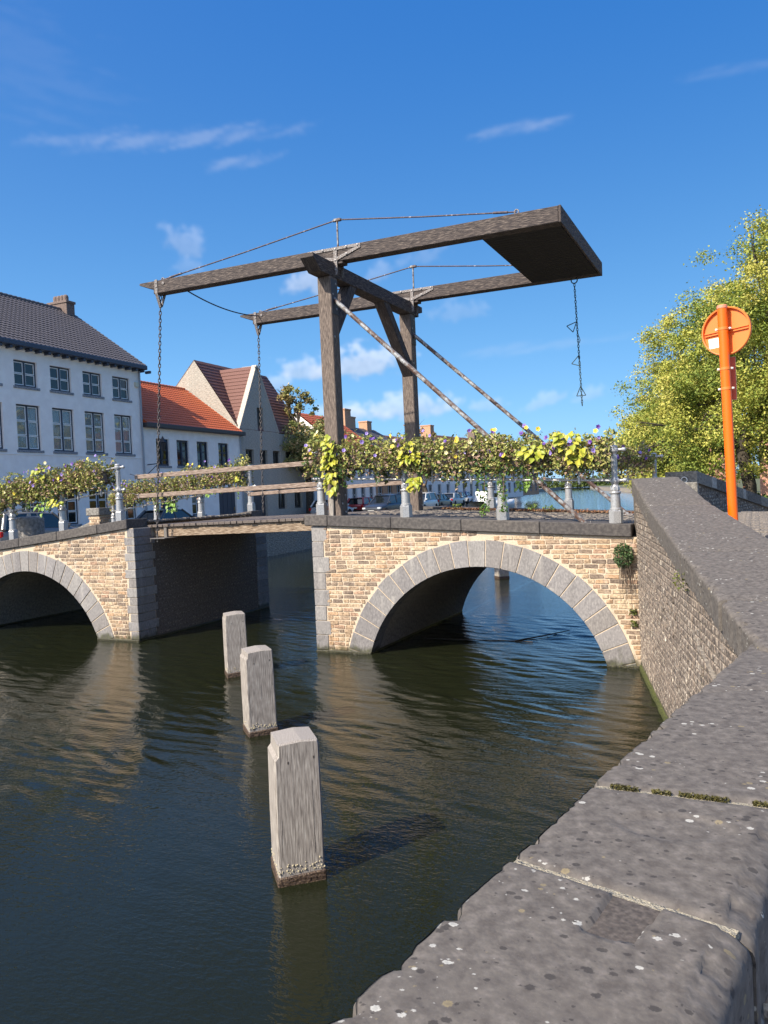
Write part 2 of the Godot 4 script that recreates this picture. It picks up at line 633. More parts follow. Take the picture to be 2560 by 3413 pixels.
func build_quays() -> void:
	var wall := mat("quay_masonry", [[0.25, c8(112, 103, 95)], [0.5, c8(156, 145, 133)], [0.75, c8(190, 177, 160)]], 0.03, 5, Vector3(0.5, 0.9, 0.5), 0.9, "rough", 3.0)
	var cop := mat("quay_coping", [[0.3, c8(104, 101, 100)], [0.7, c8(134, 131, 128)]], 0.03, 4, Vector3(0.6, 0.6, 0.6), 0.85, "fine", 0.4)
	var defs := [[LEFT_QUAY, 1.0, "long grey quay wall along the far left bank below the parked cars"], [RIGHT_QUAY, -1.0, "shaded quay wall along the right bank beneath the yellow-green trees"]]
	for d in defs:
		var t := thing("quay_wall", d[2], "quay wall")
		var s: float = d[1]
		var line: Array = d[0]
		var mb := MB.new()
		var mc := MB.new()
		for j in line.size() - 1:
			var a := Vector3(line[j][0], 0, line[j][1])
			var b := Vector3(line[j + 1][0], 0, line[j + 1][1])
			var o := Vector3(s, 0, 0)
			var up := Vector3.UP
			var p := [a - o * 0.5 - up, b - o * 0.5 - up, a - o * 0.5 + up * 1.18, b - o * 0.5 + up * 1.18, a - up, b - up, a + up * 1.18, b + up * 1.18]
			if s < 0:
				p = [b - o * 0.5 - up, a - o * 0.5 - up, b - o * 0.5 + up * 1.18, a - o * 0.5 + up * 1.18, b - up, a - up, b + up * 1.18, a + up * 1.18]
			mb.hexa(p)
			var cc := []
			for i in 8:
				cc.append(p[i] * Vector3(1, 0, 1) + up * (1.36 if i & 2 else 1.185) + (o * 0.04 if i & 4 else -o * 0.04))
			mc.hexa(cc)
		part("wall", mb.mesh(), wall, t)
		part("coping", mc.mesh(), cop, t)

# ------------------------------------------------------------------ bridge masonry
# tide mark and run-off stains by height above the water: algae low down, pale and dark runs above
func stain_texture() -> ImageTexture:
	if tex_cache.has("stain"):
		return tex_cache["stain"]
	var s := 512
	var im := Image.create(s, s, false, Image.FORMAT_RGBA8)
	im.fill(Color(0.2, 0.2, 0.15, 0.0))
	var f := FastNoiseLite.new()
	f.seed = 17
	f.frequency = 0.02
	f.fractal_octaves = 4
	for x in s:
		var line := 9.0 + 7.0 * f.get_noise_2d(x * 1.0, 0.0) + 4.0 * f.get_noise_2d(x * 5.0, 50.0)
		for y in 60:
			var a := smoothstep(line + 7.0, line - 3.0, y + 5.0 * f.get_noise_2d(x * 3.0, y * 3.0)) * 0.8
			var b := 0.35 * smoothstep(46.0, 8.0, y) * smoothstep(0.0, 0.35, f.get_noise_2d(x * 2.0, y * 1.2 + 300.0))
			var col := Color(0.17, 0.17, 0.10).lerp(Color(0.27, 0.28, 0.13), clampf(0.5 + f.get_noise_2d(x * 4.0, y * 4.0), 0, 1))
			im.set_pixel(x, s - 1 - y, Color(col.r, col.g, col.b, maxf(a, b)))
	var r2 := RandomNumberGenerator.new()
	r2.seed = 5
	for i in 46:
		var x0 := r2.randi() % s
		var top := r2.randi_range(90, 240)
		var ln := r2.randi_range(25, 110)
		var w := r2.randi_range(2, 7)
		var pale := r2.randf() < 0.55
		for y in range(maxi(20, top - ln), top):
			var t := float(top - y) / ln
			for dx in range(-w, w + 1):
				var a := 0.34 * (1.0 - t) * (1.0 - absf(dx) / (w + 1.0)) * (0.6 + 0.8 * absf(f.get_noise_2d((x0 + dx) * 9.0, y * 0.8)))
				var px := posmod(x0 + dx, s)
				var o := im.get_pixel(px, s - 1 - y)
				if a > o.a:
					im.set_pixel(px, s - 1 - y, Color(0.80, 0.78, 0.74, a) if pale else Color(0.24, 0.22, 0.20, a))
	tex_cache["stain"] = ImageTexture.create_from_image(im)
	return tex_cache["stain"]

func stained(m: StandardMaterial3D) -> StandardMaterial3D:
	m.detail_enabled = true
	m.detail_blend_mode = BaseMaterial3D.BLEND_MODE_MIX
	m.detail_uv_layer = BaseMaterial3D.DETAIL_UV_2
	m.uv2_triplanar = true
	m.uv2_world_triplanar = true
	m.uv2_scale = Vector3(0.2, 0.2, 0.2)
	m.uv2_triplanar_sharpness = 6.0
	m.detail_albedo = stain_texture()
	return m

var brick_meshes := []
var half_meshes := []
var brick_mats := []
var wall_brick_mats := []

func brick_mesh(w: float, h: float, d: float) -> ArrayMesh:
	var mb := MB.new()
	mb.cbox(Vector3(-w / 2, -h / 2, -d), Vector3(w / 2, h / 2, 0.005), 0.007, Transform3D(), jitter8(0.0055))
	return mb.mesh()

func build_brick_stock() -> void:
	for i in 6:
		brick_meshes.append(brick_mesh(0.205, 0.062, 0.05))
		half_meshes.append(brick_mesh(0.098, 0.062, 0.05))
	var tones := [[162, 139, 114], [172, 148, 121], [152, 131, 110], [138, 120, 103], [170, 140, 111], [122, 107, 94], [160, 132, 110], [180, 159, 132]]
	var k := 0
	for t in tones:
		var a := c8(int(t[0] * 0.80), int(t[1] * 0.78), int(t[2] * 0.78))
		var b := c8(t[0], t[1], t[2])
		var e := c8(mini(255, int(t[0] * 1.12)), mini(255, int(t[1] * 1.12)), mini(255, int(t[2] * 1.12)))
		brick_mats.append(stained(mat("yellow_brick_%d" % k, [[0.25, a], [0.5, b], [0.75, e]], 0.02, 5, Vector3(1.7, 1.7, 1.7), 0.92, "rough", 0.4)))
		k += 1
	k = 0
	for t in [[100, 90, 82], [112, 101, 92], [124, 111, 100], [136, 122, 110], [148, 134, 121]]:
		wall_brick_mats.append(stained(mat("weathered_brick_%d" % k, [[0.2, c8(int(t[0] * 0.55), int(t[1] * 0.55), int(t[2] * 0.56))], [0.48, c8(t[0], t[1], t[2])], [0.62, c8(t[0] + 16, t[1] + 14, t[2] + 12)], [0.8, c8(196, 186, 170)]], 0.022, 5, Vector3(1.1, 0.8, 1.1), 0.95, "rough", 2.2)))
		k += 1

# one wall face of bricks: courses from y0 up; free(y_low, y_high) gives the open spans [xa, xb] of a course.
# every brick is placed on its own; those past most go into one joined part
func lay_bricks(parent: Node3D, y0: float, y1: float, pitch: float, free: Callable, place: Transform3D, materials: Array, most: int, keep: Callable, dark := 0.0) -> void:
	var placed := 0
	var rest := MB.new()
	var y := y0
	var row := 0
	var join := 0.016
	while y < y1:
		for span in free.call(y, y + 0.064):
			var x: float = span[0] + join * 0.5
			if row % 2 == 1:
				x += 0.0
			var first := true
			while x < span[1] - 0.035:
				var want_half := (first and row % 2 == 1) or rng.randf() < 0.28
				first = false
				var w: float = (0.098 if want_half else 0.205) + rr(-0.008, 0.01)
				var left: float = span[1] - x
				if left < w + 0.05:
					w = left - 0.006
				if w < 0.025:
					break
				var p := Vector3(x + w / 2, y + 0.032 + rr(-0.003, 0.003), rr(-0.004, 0.004))
				var b := Basis(Vector3.BACK, rr(-0.012, 0.012)) * Basis(Vector3.UP, rr(-0.02, 0.02))
				var half := w < 0.15
				b = b.scaled_local(Vector3(w / (0.098 if half else 0.205), rr(0.94, 1.06), 1))
				var xf := place * Transform3D(b, p)
				if placed < most and keep.call(xf.origin):
					var im: int = rng.randi() % materials.size()
					if dark > 0.0:
						# washed pale near the water, darker towards the coping
						im = clampi(int((1.0 - p.y / dark) * 4.0 + rr(-1.0, 2.2)), 0, materials.size() - 1)
					part("brick", (half_meshes if half else brick_meshes)[rng.randi() % 6], materials[im], parent, xf)
					placed += 1
				else:
					rest.cbox(Vector3(-w / 2, -0.031, -0.05), Vector3(w / 2, 0.031, 0), 0.007, place * Transform3D(Basis(), p))
				x += w + join
		y += pitch
		row += 1
	if rest.v.size():
		part("brickwork", rest.mesh(), materials[2], parent, Transform3D(), true)

func deck_y(x: float) -> float:
	# top of the bridge's edge stones along its axis
	if x > -0.045:
		return 2.476 - 0.0547 * (x + 0.045)
	if x < -4.2:
		return 2.524 + 0.1044 * (x + 4.2)
	return 2.40

func arch_poly(x0: float, x1: float, top: Callable, cx: float, cy: float, r: float) -> PackedVector2Array:
	var p := PackedVector2Array()
	p.push_back(Vector2(x0, -0.7))
	for i in 13:
		var x := lerpf(x0, x1, i / 12.0)
		p.push_back(Vector2(x, top.call(x)))
	p.push_back(Vector2(x1, -0.7))
	var half := sqrt(maxf(0.0, r * r - (-0.7 - cy) * (-0.7 - cy)))
	var aa := atan2(-0.7 - cy, half)
	for i in 37:
		var a := lerpf(aa, PI - aa, i / 36.0)
		p.push_back(Vector2(cx + cos(a) * r, cy + sin(a) * r))
	return p

func build_bridge() -> void:
	build_brick_stock()
	var mortar := stained(mat("lime_mortar", [[0.3, c8(190, 171, 149)], [0.6, c8(206, 188, 165)]], 0.05, 4, Vector3(1.5, 1.5, 1.5), 0.95, "fine", 0.5))
	var soffit := mat("vault_masonry", [[0.25, c8(128, 119, 110)], [0.5, c8(158, 148, 137)], [0.75, c8(184, 173, 160)]], 0.03, 5, Vector3(0.5, 1.0, 1.3), 0.9, "rough", 2.5)
	var blue := []
	var bt := [[121, 118, 116], [113, 110, 109], [129, 126, 123], [117, 113, 110], [124, 121, 120]]
	for k in 5:
		var t: Array = bt[k]
		blue.append(stained(mat("bluestone_%d" % k, [[0.15, c8(t[0] - 8, t[1] - 8, t[2] - 7)], [0.4, c8(t[0] + 8, t[1] + 7, t[2] + 8)], [0.6, c8(t[0] + 14, t[1] + 13, t[2] + 13)], [0.9, c8(t[0] + 34, t[1] + 33, t[2] + 32)]], 0.03, 5, Vector3(1.6, 0.8, 1.6), 0.8, "fine", 0.10)))
	var capm := []
	for k in 3:
		var t2: Array = [[80, 76, 74], [86, 81, 78], [75, 71, 70]][k]
		capm.append(mat("coping_stone_%d" % k, [[0.22, c8(t2[0] - 12, t2[1] - 12, t2[2] - 11)], [0.5, c8(t2[0], t2[1], t2[2])], [0.78, c8(t2[0] + 15, t2[1] + 14, t2[2] + 12)]], 0.03, 6, Vector3(0.8, 0.8, 0.8), 0.85, "grit", 0.12))
	var wet := mat("wet_waterline", [[0.3, c8(34, 34, 22)], [0.6, c8(62, 58, 40)], [0.8, c8(84, 84, 52)]], 0.06, 4, Vector3(1, 1, 1), 0.45, "fine", 0.6)
	var setts := []
	for k in 3:
		var t3: Array = [[112, 104, 96], [98, 92, 87], [124, 115, 104]][k]
		setts.append(mat("sett_%d" % k, [[0.25, c8(t3[0] - 22, t3[1] - 20, t3[2] - 18)], [0.5, c8(t3[0], t3[1], t3[2])], [0.75, c8(t3[0] + 24, t3[1] + 22, t3[2] + 20)]], 0.03, 4, Vector3(1.3, 1.3, 1.3), 0.85, "rough", 0.8))
	# --- right abutment with the large arch
	var r := thing("brick_bridge_abutment", "yellow brick bridge half with the large round arch, right of the wooden deck", "bridge", Vector3.ZERO)
	var l := thing("brick_bridge_abutment", "left half of the brick bridge, its arch cut by the picture's left edge", "bridge", Vector3.ZERO)
	var sides := [
		{"node": r, "x0": 0.0, "x1": 5.58, "cx": 3.10, "cy": -0.563, "ri": 2.093, "ro": 2.52, "n": 23, "qx": 1.0, "most": 300, "joints": [-0.12, 0.36, 1.60, 2.87, 4.17, 5.55], "qh": 0.275, "qw": [0.235, 0.315]},
		{"node": l, "x0": -10.4, "x1": -4.2, "cx": -7.40, "cy": -0.766, "ri": 2.206, "ro": 2.645, "n": 25, "qx": -1.0, "most": 300, "joints": [-10.4, -8.8, -7.5, -6.32, -5.15, -4.33], "qh": 0.168, "qw": [0.19, 0.27]},
	]
	for s in sides:
		var t: Node3D = s.node
		var top := func(x: float) -> float: return deck_y(x) - 0.195
		var core := MB.new()
		core.prism(arch_poly(s.x0 + 0.02, s.x1 + (0.05 if s.qx > 0 else -0.02), top, s.cx, s.cy, s.ri + 0.015), -4.72, -0.004)
		part("mortar_face", core.mesh(), mortar, t)
		# vault lining, set just inside the ring
		var lin := MB.new()
		var g := []
		for i in 49:
			var a := lerpf(-0.32, PI + 0.32, i / 48.0)
			g.append([Vector3(s.cx + cos(a) * (s.ri + 0.012), s.cy + sin(a) * (s.ri + 0.012), -4.72), Vector3(s.cx + cos(a) * (s.ri + 0.012), s.cy + sin(a) * (s.ri + 0.012), -0.3)])
		lin.sheet(g, false)
		part("vault", lin.mesh(), soffit, t)
		# arch ring: every voussoir its own stone, thick enough to line the first 35 cm of the vault
		for zz in [0, 1]:
			for k in s.n:
				var a_low := asin((-0.10 - s.cy) / s.ro)
				var a0 := lerpf(a_low - 0.05, PI - a_low + 0.05, float(k) / s.n) + 0.0034
				var a1 := lerpf(a_low - 0.05, PI - a_low + 0.05, float(k + 1) / s.n) - 0.0034
				var ro: float = s.ro + rr(-0.012, 0.018)
				var pl := PackedVector2Array()
				for q in [[a0, s.ri], [(a0 + a1) / 2, s.ri], [a1, s.ri], [a1, ro], [(a0 + a1) / 2, ro], [a0, ro]]:
					pl.push_back(Vector2(s.cx + cos(q[0]) * q[1], s.cy + sin(q[0]) * q[1]))
				var v := MB.new()
				if zz == 0:
					v.prism(pl, -0.34, 0.008 + rr(-0.003, 0.003), Transform3D(), 0.006)
					part("voussoir", v.mesh(), blue[rng.randi() % 5], t)
		# dark wet band at the waterline of the piers
		var wb := MB.new()
		for span in [[s.x0 + 0.0, s.cx - sqrt(s.ri * s.ri - s.cy * s.cy)], [s.cx + sqrt(s.ri * s.ri - s.cy * s.cy), s.x1]]:
			wb = MB.new()
			wb.cbox(Vector3(span[0] - 0.012, -0.5, -4.7), Vector3(span[1] + 0.012, 0.035, 0.03), 0.012)
			part("waterline_plinth", wb.mesh(), wet, t)
		# quoins at the opening for the deck
		var y := 0.04
		var k2 := 0
		var tops: float = (deck_y(0.0) if s.qx > 0 else 2.524) - 0.2
		while y < tops - 0.05:
			var h := minf(s.qh + rr(-0.03, 0.03), tops - y)
			if tops - y - h < 0.08:
				h = tops - y
			var w: float = s.qw[k2 % 2] + rr(-0.02, 0.02)
			var q := MB.new()
			if s.qx > 0:
				q.cbox(Vector3(-0.005, y, -0.5), Vector3(w, y + h - 0.008, 0.008 + rr(-0.003, 0.003)), 0.008, Transform3D(), jitter8(0.003))
			else:
				q.cbox(Vector3(s.x1 - w, y, -0.52 - 0.08 * (k2 % 2)), Vector3(s.x1 + 0.005, y + h - 0.008, 0.008 + rr(-0.003, 0.003)), 0.008, Transform3D(), jitter8(0.003))
			part("quoin", q.mesh(), blue[rng.randi() % 5], t)
			# far corner of the same opening
			q = MB.new()
			if s.qx > 0:
				q.cbox(Vector3(-0.005, y, -4.73), Vector3(w, y + h - 0.008, -4.2), 0.008)
			else:
				q.cbox(Vector3(s.x1 - w, y, -4.73), Vector3(s.x1 + 0.005, y + h - 0.008, -4.25), 0.008)
			part("far_quoin", q.mesh(), blue[rng.randi() % 5], t)
			y += h
			k2 += 1
		# bricks of the front face
		var inset: float = 0.245
		var free := func(ya: float, yb: float) -> Array:
			var out := []
			var xa: float = s.x0 + (inset if s.qx > 0 else 0.0)
			var xb: float = s.x1 - (-0.035 if s.qx > 0 else inset)
			# the course must stay below the edge stones
			if s.qx > 0:
				xb = minf(xb, -0.045 + (2.476 - 0.20 - yb) / 0.0547)
			else:
				xa = maxf(maxf(xa, -8.75), -4.2 - (2.524 - 0.20 - yb) / 0.1044)
			var ro2: float = s.ro + 0.022
			var d: float = ya - s.cy
			if d >= ro2:
				out.append([xa, xb])
			else:
				var half := sqrt(ro2 * ro2 - d * d)
				out.append([xa, s.cx - half])
				out.append([s.cx + half, xb])
			var good := []
			for o in out:
				if o[1] - o[0] > 0.06:
					good.append(o)
			return good
		lay_bricks(t, 0.05, 2.36, 0.0765, free, at(Vector3(0, 0, 0.0)), brick_mats, s.most, func(_p): return true)
		# edge stones along the top
		var js: Array = s.joints
		for k in js.size() - 1:
			var xa: float = js[k] + 0.004
			var xb: float = js[k + 1] - 0.004
			var cb := MB.new()
			var p := []
			for i in 8:
				var x: float = xb if i & 1 else xa
				p.append(Vector3(x, deck_y(clampf(x, s.x0, s.x1)) - (0.0 if i & 2 else 0.192), 0.058 + rr(-0.003, 0.003) if i & 4 else -0.56))
			var j8 := []
			for i in 8:
				var x: float = xb if i & 1 else xa
				j8.append(p[i] - Vector3(x, 1.0 if i & 2 else 0.0, 0.058 if i & 4 else -0.56))
			cb.cbox(Vector3(xa, 0, -0.56), Vector3(xb, 1, 0.058), 0.012, Transform3D(), j8)
			part("coping_stone", cb.mesh(), capm[(k + 1) % 3], t)
			# the far edge of the bridge
			cb = MB.new()
			for i in 8:
				j8[i].z = 0.0
			cb.cbox(Vector3(xa, 0, -4.80), Vector3(xb, 1, -4.32), 0.012, Transform3D(), j8)
			part("far_coping_stone", cb.mesh(), capm[k % 3], t)
		# roadway of setts between the edge stones
		var bed := MB.new()
		var xs: float = s.x0
		bed.quad(Vector3(s.x0, deck_y(s.x0) - 0.075, -0.55), Vector3(s.x1, deck_y(s.x1) - 0.075, -0.55), Vector3(s.x1, deck_y(s.x1) - 0.075, -4.33), Vector3(s.x0, deck_y(s.x0) - 0.075, -4.33))
		part("road_bed", bed.mesh(), mortar, t)
		var sb := [MB.new(), MB.new(), MB.new()]
		var row := 0
		while xs < s.x1 - 0.1:
			var z := -0.57 - (0.09 if row % 2 else 0.0)
			while z > -4.28:
				var zl := rr(0.15, 0.2)
				var hy := deck_y(xs + 0.06) - 0.05 + rr(-0.008, 0.01)
				sb[rng.randi() % 3].cbox(Vector3(xs, hy - 0.05, maxf(z - zl, -4.31)), Vector3(xs + 0.115, hy, z - 0.014), 0.014)
				z -= zl
			xs += 0.13
			row += 1
		for k in 3:
			part("paving_setts", sb[k].mesh(), setts[k], t, Transform3D(), true)
	# inner face of the left pier, the deep shade below the deck put into darker joint and brick colours
	var inner := MB.new()
	var yy := 0.05
	var row3 := 0
	while yy < 2.05:
		var zz := -0.56 - (0.1 if row3 % 2 else 0.0)
		while zz > -4.2:
			var wl := 0.205 if rng.randf() < 0.7 else 0.098
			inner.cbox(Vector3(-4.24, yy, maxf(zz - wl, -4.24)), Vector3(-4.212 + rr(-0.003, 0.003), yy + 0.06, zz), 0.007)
			zz -= wl + 0.014
		yy += 0.0765
		row3 += 1
	var shade_sheet := MB.new()
	shade_sheet.box(Vector3(-4.3, 0.02, -4.26), Vector3(-4.2165, 2.1, -0.55))
	part("shaded_joints", shade_sheet.mesh(), plain("shade_dark_mortar", c8(104, 95, 87), 0.95), l)  # dark sheet over the pale mortar, standing for shade in the joints
	part("shaded_brickwork", inner.mesh(), mat("sooty_brick", [[0.3, c8(84, 75, 69)], [0.6, c8(120, 108, 98)], [0.85, c8(152, 138, 126)]], 0.03, 5, Vector3(1.2, 1.2, 1.2), 0.9, "rough", 1.5), l, Transform3D(), true)  # no soot on them: bricks coloured darker to stand for the shade here
	# plants that root in the joints
	build_wall_plant()

func build_wall_plant() -> void:
	var t := thing("wall_plant", "dark green bushy plant rooted high in the corner of bridge and wing wall", "plant", Vector3(5.42, 1.72, 0.08))
	var xfs := []
	var cols := []
	for i in 900:
		var d := Vector3(rr(-1, 1), rr(-1, 1), rr(-0.3, 1))
		if d.length() > 1.0:
			continue
		d = d * pow(d.length(), -0.35)
		var p := Vector3(d.x * 0.15, d.y * 0.19 - 0.02, d.z * 0.13)
		xfs.append(Transform3D(random_basis().scaled(Vector3.ONE * rr(0.014, 0.026)), p))
		cols.append(Color(0.035, 0.075, 0.03).lerp(Color(0.09, 0.15, 0.055), rng.randf()))
	multi("foliage", leaf_mesh(), leaf_mat(), xfs, cols, t)
	var tw := MB.new()
	for i in 26:
		var a := Vector3(rr(-0.05, 0.12), rr(-0.2, -0.05), rr(0, 0.05))
		tw.tube([a, a + Vector3(rr(-0.03, 0.05), rr(-0.3, -0.1), rr(-0.02, 0.03)), a + Vector3(rr(-0.02, 0.1), rr(-0.62, -0.3), 0.0)], [0.004, 0.003, 0.0015], 4, false)
	part("roots", tw.mesh(), plain("dry_root", c8(96, 84, 74), 0.9), t)
	var k := 0
	for q in [[Vector3(5.52, 0.86, 0.02), 0.05, "small green tuft in the bridge corner, above the other"], [Vector3(5.53, 0.68, 0.02), 0.045, "small green tuft in the bridge corner, nearest the water"], [Vector3(6.62, 1.88, 4.55), 0.09, "yellow-green weed growing under the wing wall's coping"]]:
		var o := thing("wall_weed", q[2], "weed", q[0])
		xfs = []
		cols = []
		for i in 90:
			xfs.append(Transform3D(random_basis().scaled(Vector3.ONE * rr(0.012, 0.024)), rv(q[1])))
			cols.append(Color(0.05, 0.09, 0.02).lerp(Color(0.2, 0.2, 0.05), rng.randf()))
		multi("foliage", leaf_mesh(), leaf_mat(), xfs, cols, o)
		k += 1

var _leaf: ArrayMesh
func leaf_mesh() -> ArrayMesh:
	if _leaf == null:
		var mb := MB.new()
		var a := Vector3(0, 0, -1)
		var b := Vector3(0.62, 0.16, -0.1)
		var c := Vector3(0, -0.05, 1.1)
		var d := Vector3(-0.62, 0.16, -0.1)
		mb.tri(a, c, b)
		mb.tri(a, d, c)
		_leaf = mb.mesh()
	return _leaf

func leaf_mat() -> StandardMaterial3D:
	if mats.has("leaf"):
		return mats["leaf"]
	var m := StandardMaterial3D.new()
	m.resource_name = "leaf"
	m.vertex_color_use_as_albedo = true
	m.roughness = 0.5
	m.metallic_specular = 0.35
	m.backlight_enabled = true
	m.backlight = Color(0.55, 0.55, 0.55)
	mats["leaf"] = m
	return m

# ------------------------------------------------------------------ wing walls and the near parapet
# coping stone as a rounded, worn slab: the outline is given by functions of t (0..1) along and u (0..1) across
func worn_slab(a0: Vector3, b0: Vector3, a1: Vector3, b1: Vector3, thick: float, nu: int, nt: int, wear: float, seed_: int, dents := []) -> ArrayMesh:
	# a0 -> b0 across the near end, a1 -> b1 across the far end; all on the top plane
	var f := FastNoiseLite.new()
	f.seed = seed_
	f.frequency = 2.2
	f.fractal_octaves = 4
	f.fractal_gain = 0.55
	var f2 := FastNoiseLite.new()
	f2.seed = seed_ + 50
	f2.frequency = 11.0
	f2.fractal_octaves = 3
	var rnd := 0.028
	var mb := MB.new()
	var g := []
	# profile across: side bottom, side, rounded edge, top ..., rounded edge, side, bottom
	var prof := []
	for q in [[0.0, 1.0], [0.0, 0.72], [0.0, 0.45], [0.0, 0.2]]:
		prof.append([q[0], q[1] * thick, 0.0])
	for k in 5:
		var a := PI / 2 * k / 4.0
		prof.append([0.0, rnd * (1.0 - sin(a)), rnd * (1.0 - cos(a))])
	for k in range(1, nu):
		if wear > 0.9 and float(k) / nu > 0.885:
			continue
		prof.append([float(k) / nu, 0.0, 0.0])
	var rb := rnd * (2.2 if wear > 0.9 else 1.0)
	for k in 7:
		var a := PI / 2 * (6 - k) / 6.0
		prof.append([1.0, rb * (1.0 - sin(a)), -rb * (1.0 - cos(a))])
	for q in [[1.0, 0.35], [1.0, 0.55], [1.0, 0.75], [1.0, 1.0]]:
		prof.append([q[0], q[1] * thick, 0.0])
	var across := (b0 - a0).normalized()
	var along := (a1 - a0).normalized()
	for i in nt + 1:
		var t := float(i) / nt
		var row := []
		for q in prof:
			var top := a0.lerp(a1, t).lerp(b0.lerp(b1, t), q[0])
			var p: Vector3 = top + across * q[2] + Vector3.DOWN * q[1]
			var nz := f.get_noise_3d(p.x, p.y, p.z)
			var nf := f2.get_noise_3d(p.x, p.y, p.z)
			var endf := minf(t, 1.0 - t) * (a1 - a0).length()
			var left: bool = q[0] < 0.5
			var ep: Vector3 = a0.lerp(a1, t) if left else b0.lerp(b1, t)
			var side := -1.0 if left else 1.0
			var edge: float = (q[0] if left else 1.0 - q[0]) * (b0 - a0).length()
			var chip := maxf(0.0, f.get_noise_3d(ep.x * 2.7 + 9.0, 0.0, ep.z * 2.7) - 0.10) * wear
			chip += maxf(0.0, f2.get_noise_3d(ep.x * 1.1, 4.0, ep.z * 1.1) - 0.18) * wear * 0.5
			if not left:
				chip *= 0.45
			var fall := exp(-edge / 0.035)
			var out := f.get_noise_3d(ep.x, 3.0, ep.z) * 0.012 * wear + f2.get_noise_3d(ep.x, 1.0 + p.y * 0.4, ep.z) * 0.004 * wear - chip * (0.085 if left else 0.03)
			p += across * side * out * fall
			if q[0] > 0.0 and q[0] < 1.0:
				p.y += nz * 0.004 * wear + nf * 0.0013 * wear - (chip * 0.05 + 0.006 * wear) * exp(-edge / 0.022)
				for d in dents:
					var rel: Vector3 = p - d[0]
					var c := cos(d[3])
					var s := sin(d[3])
					var lx := rel.x * c - rel.z * s
					var lz := rel.x * s + rel.z * c
					var inside: float = 0.0
					if d[5] == 0:
						inside = smoothstep(1.0, 0.9, maxf(absf(lx) / d[1], absf(lz) / d[2]) + 0.06 * nf)
					else:
						inside = smoothstep(1.0, 0.75, Vector2(lx / d[1], lz / d[2]).length() + 0.25 * nz)
					p.y -= d[4] * inside
			elif q[1] < 0.03:
				p.y -= chip * 0.05 + 0.006 * wear
			if endf < 0.02:
				p.y -= 0.012 * wear * (1.0 - endf / 0.02)
			row.append(p)
		g.append(row)
	# choose the winding so that the top faces up
	var du: Vector3 = g[0][8 + nu / 2] - g[0][7 + nu / 2]
	var dv: Vector3 = g[1][8] - g[0][8]
	mb.sheet(g, du.cross(dv).y < 0)
	for e in [0, nt]:
		var c := Vector3.ZERO
		for q in g[e]:
			c += q
		c /= g[e].size()
		for j in g[e].size() - 1:
			if (e == 0) == (du.cross(dv).y < 0):
				mb.tri(c, g[e][j + 1], g[e][j])
			else:
				mb.tri(c, g[e][j], g[e][j + 1])
	return mb.mesh()

func near_stone_mat() -> StandardMaterial3D:
	if mats.has("near_bluestone"):
		return mats["near_bluestone"]
	var m := mat("near_bluestone", [[0.20, c8(80, 74, 69)], [0.42, c8(90, 84, 79)], [0.52, c8(94, 88, 82)], [0.62, c8(97, 91, 85)], [0.82, c8(109, 102, 96)]], 0.05, 6, Vector3(0.62, 0.62, 0.62), 0.88, "grit", 0.16)
	# lichen: pale spots where a cellular pattern is nearest to its points, sparse by a second noise
	m.detail_enabled = true
	m.detail_blend_mode = BaseMaterial3D.BLEND_MODE_MIX
	m.detail_albedo = lichen_texture()
	return m

# pale lichen rings, ochre lichen and dark pits scattered on clear; alpha says where
func lichen_texture() -> ImageTexture:
	var s := 1024
	var im := Image.create(s, s, false, Image.FORMAT_RGBA8)
	im.fill(Color(0.4, 0.38, 0.37, 0.0))
	var r2 := RandomNumberGenerator.new()
	r2.seed = 21
	var f := FastNoiseLite.new()
	f.seed = 8
	f.frequency = 0.09
	var clumps := []
	for i in 22:
		clumps.append(Vector2(r2.randf() * s, r2.randf() * s))
	# fine grain over everything
	for i in 60000:
		var x := r2.randi() % s
		var y := r2.randi() % s
		var d := r2.randf()
		im.set_pixel(x, y, Color(0.2, 0.19, 0.19, 0.4 * d) if r2.randf() < 0.6 else Color(0.6, 0.58, 0.56, 0.35 * d))
	for i in 1500:
		var kind := r2.randf()
		var p := Vector2(r2.randf() * s, r2.randf() * s)
		var rad := 2.0 + 7.0 * pow(r2.randf(), 2.5)
		var col := Color(0.20, 0.185, 0.18, 0.8)
		if kind > 0.66 or i < 8:
			p = clumps[r2.randi() % 22] + Vector2(r2.randfn(), r2.randfn()) * 44.0
			rad = 1.8 + 7.0 * pow(r2.randf(), 3.0)
			col = Color(0.74, 0.73, 0.70, 0.8) if r2.randf() < 0.7 else Color(0.56, 0.50, 0.36, 0.6)
		var hgt := 0.6 + 0.4 * r2.randf()
		for y in range(int(p.y - rad - 3), int(p.y + rad + 4)):
			for x in range(int(p.x - rad - 3), int(p.x + rad + 4)):
				var d := Vector2(x - p.x, (y - p.y) / hgt).length() + f.get_noise_2d(x * 3.0, y * 3.0) * 2.5
				var a := smoothstep(rad, rad - 1.6, d)
				if kind > 0.66:
					a *= 0.75 + 0.25 * smoothstep(rad * 0.3, rad * 0.8, d)
				if a > 0.02:
					var px := posmod(x, s)
					var py := posmod(y, s)
					var o := im.get_pixel(px, py)
					if a * col.a > o.a:
						im.set_pixel(px, py, Color(col.r, col.g, col.b, a * col.a))
	return ImageTexture.create_from_image(im)

func wing_x(z: float) -> float:
	return 5.62 + 0.2325 * z

# inner edge of the coping: the wall widens towards the viewer, then meets the parapet
func wing_in(z: float) -> float:
	return 6.24 + 0.295 * (z - 0.18) if z < 4.4 else lerpf(7.485, 7.62, clampf((z - 4.4) / 2.8, 0.0, 1.0))

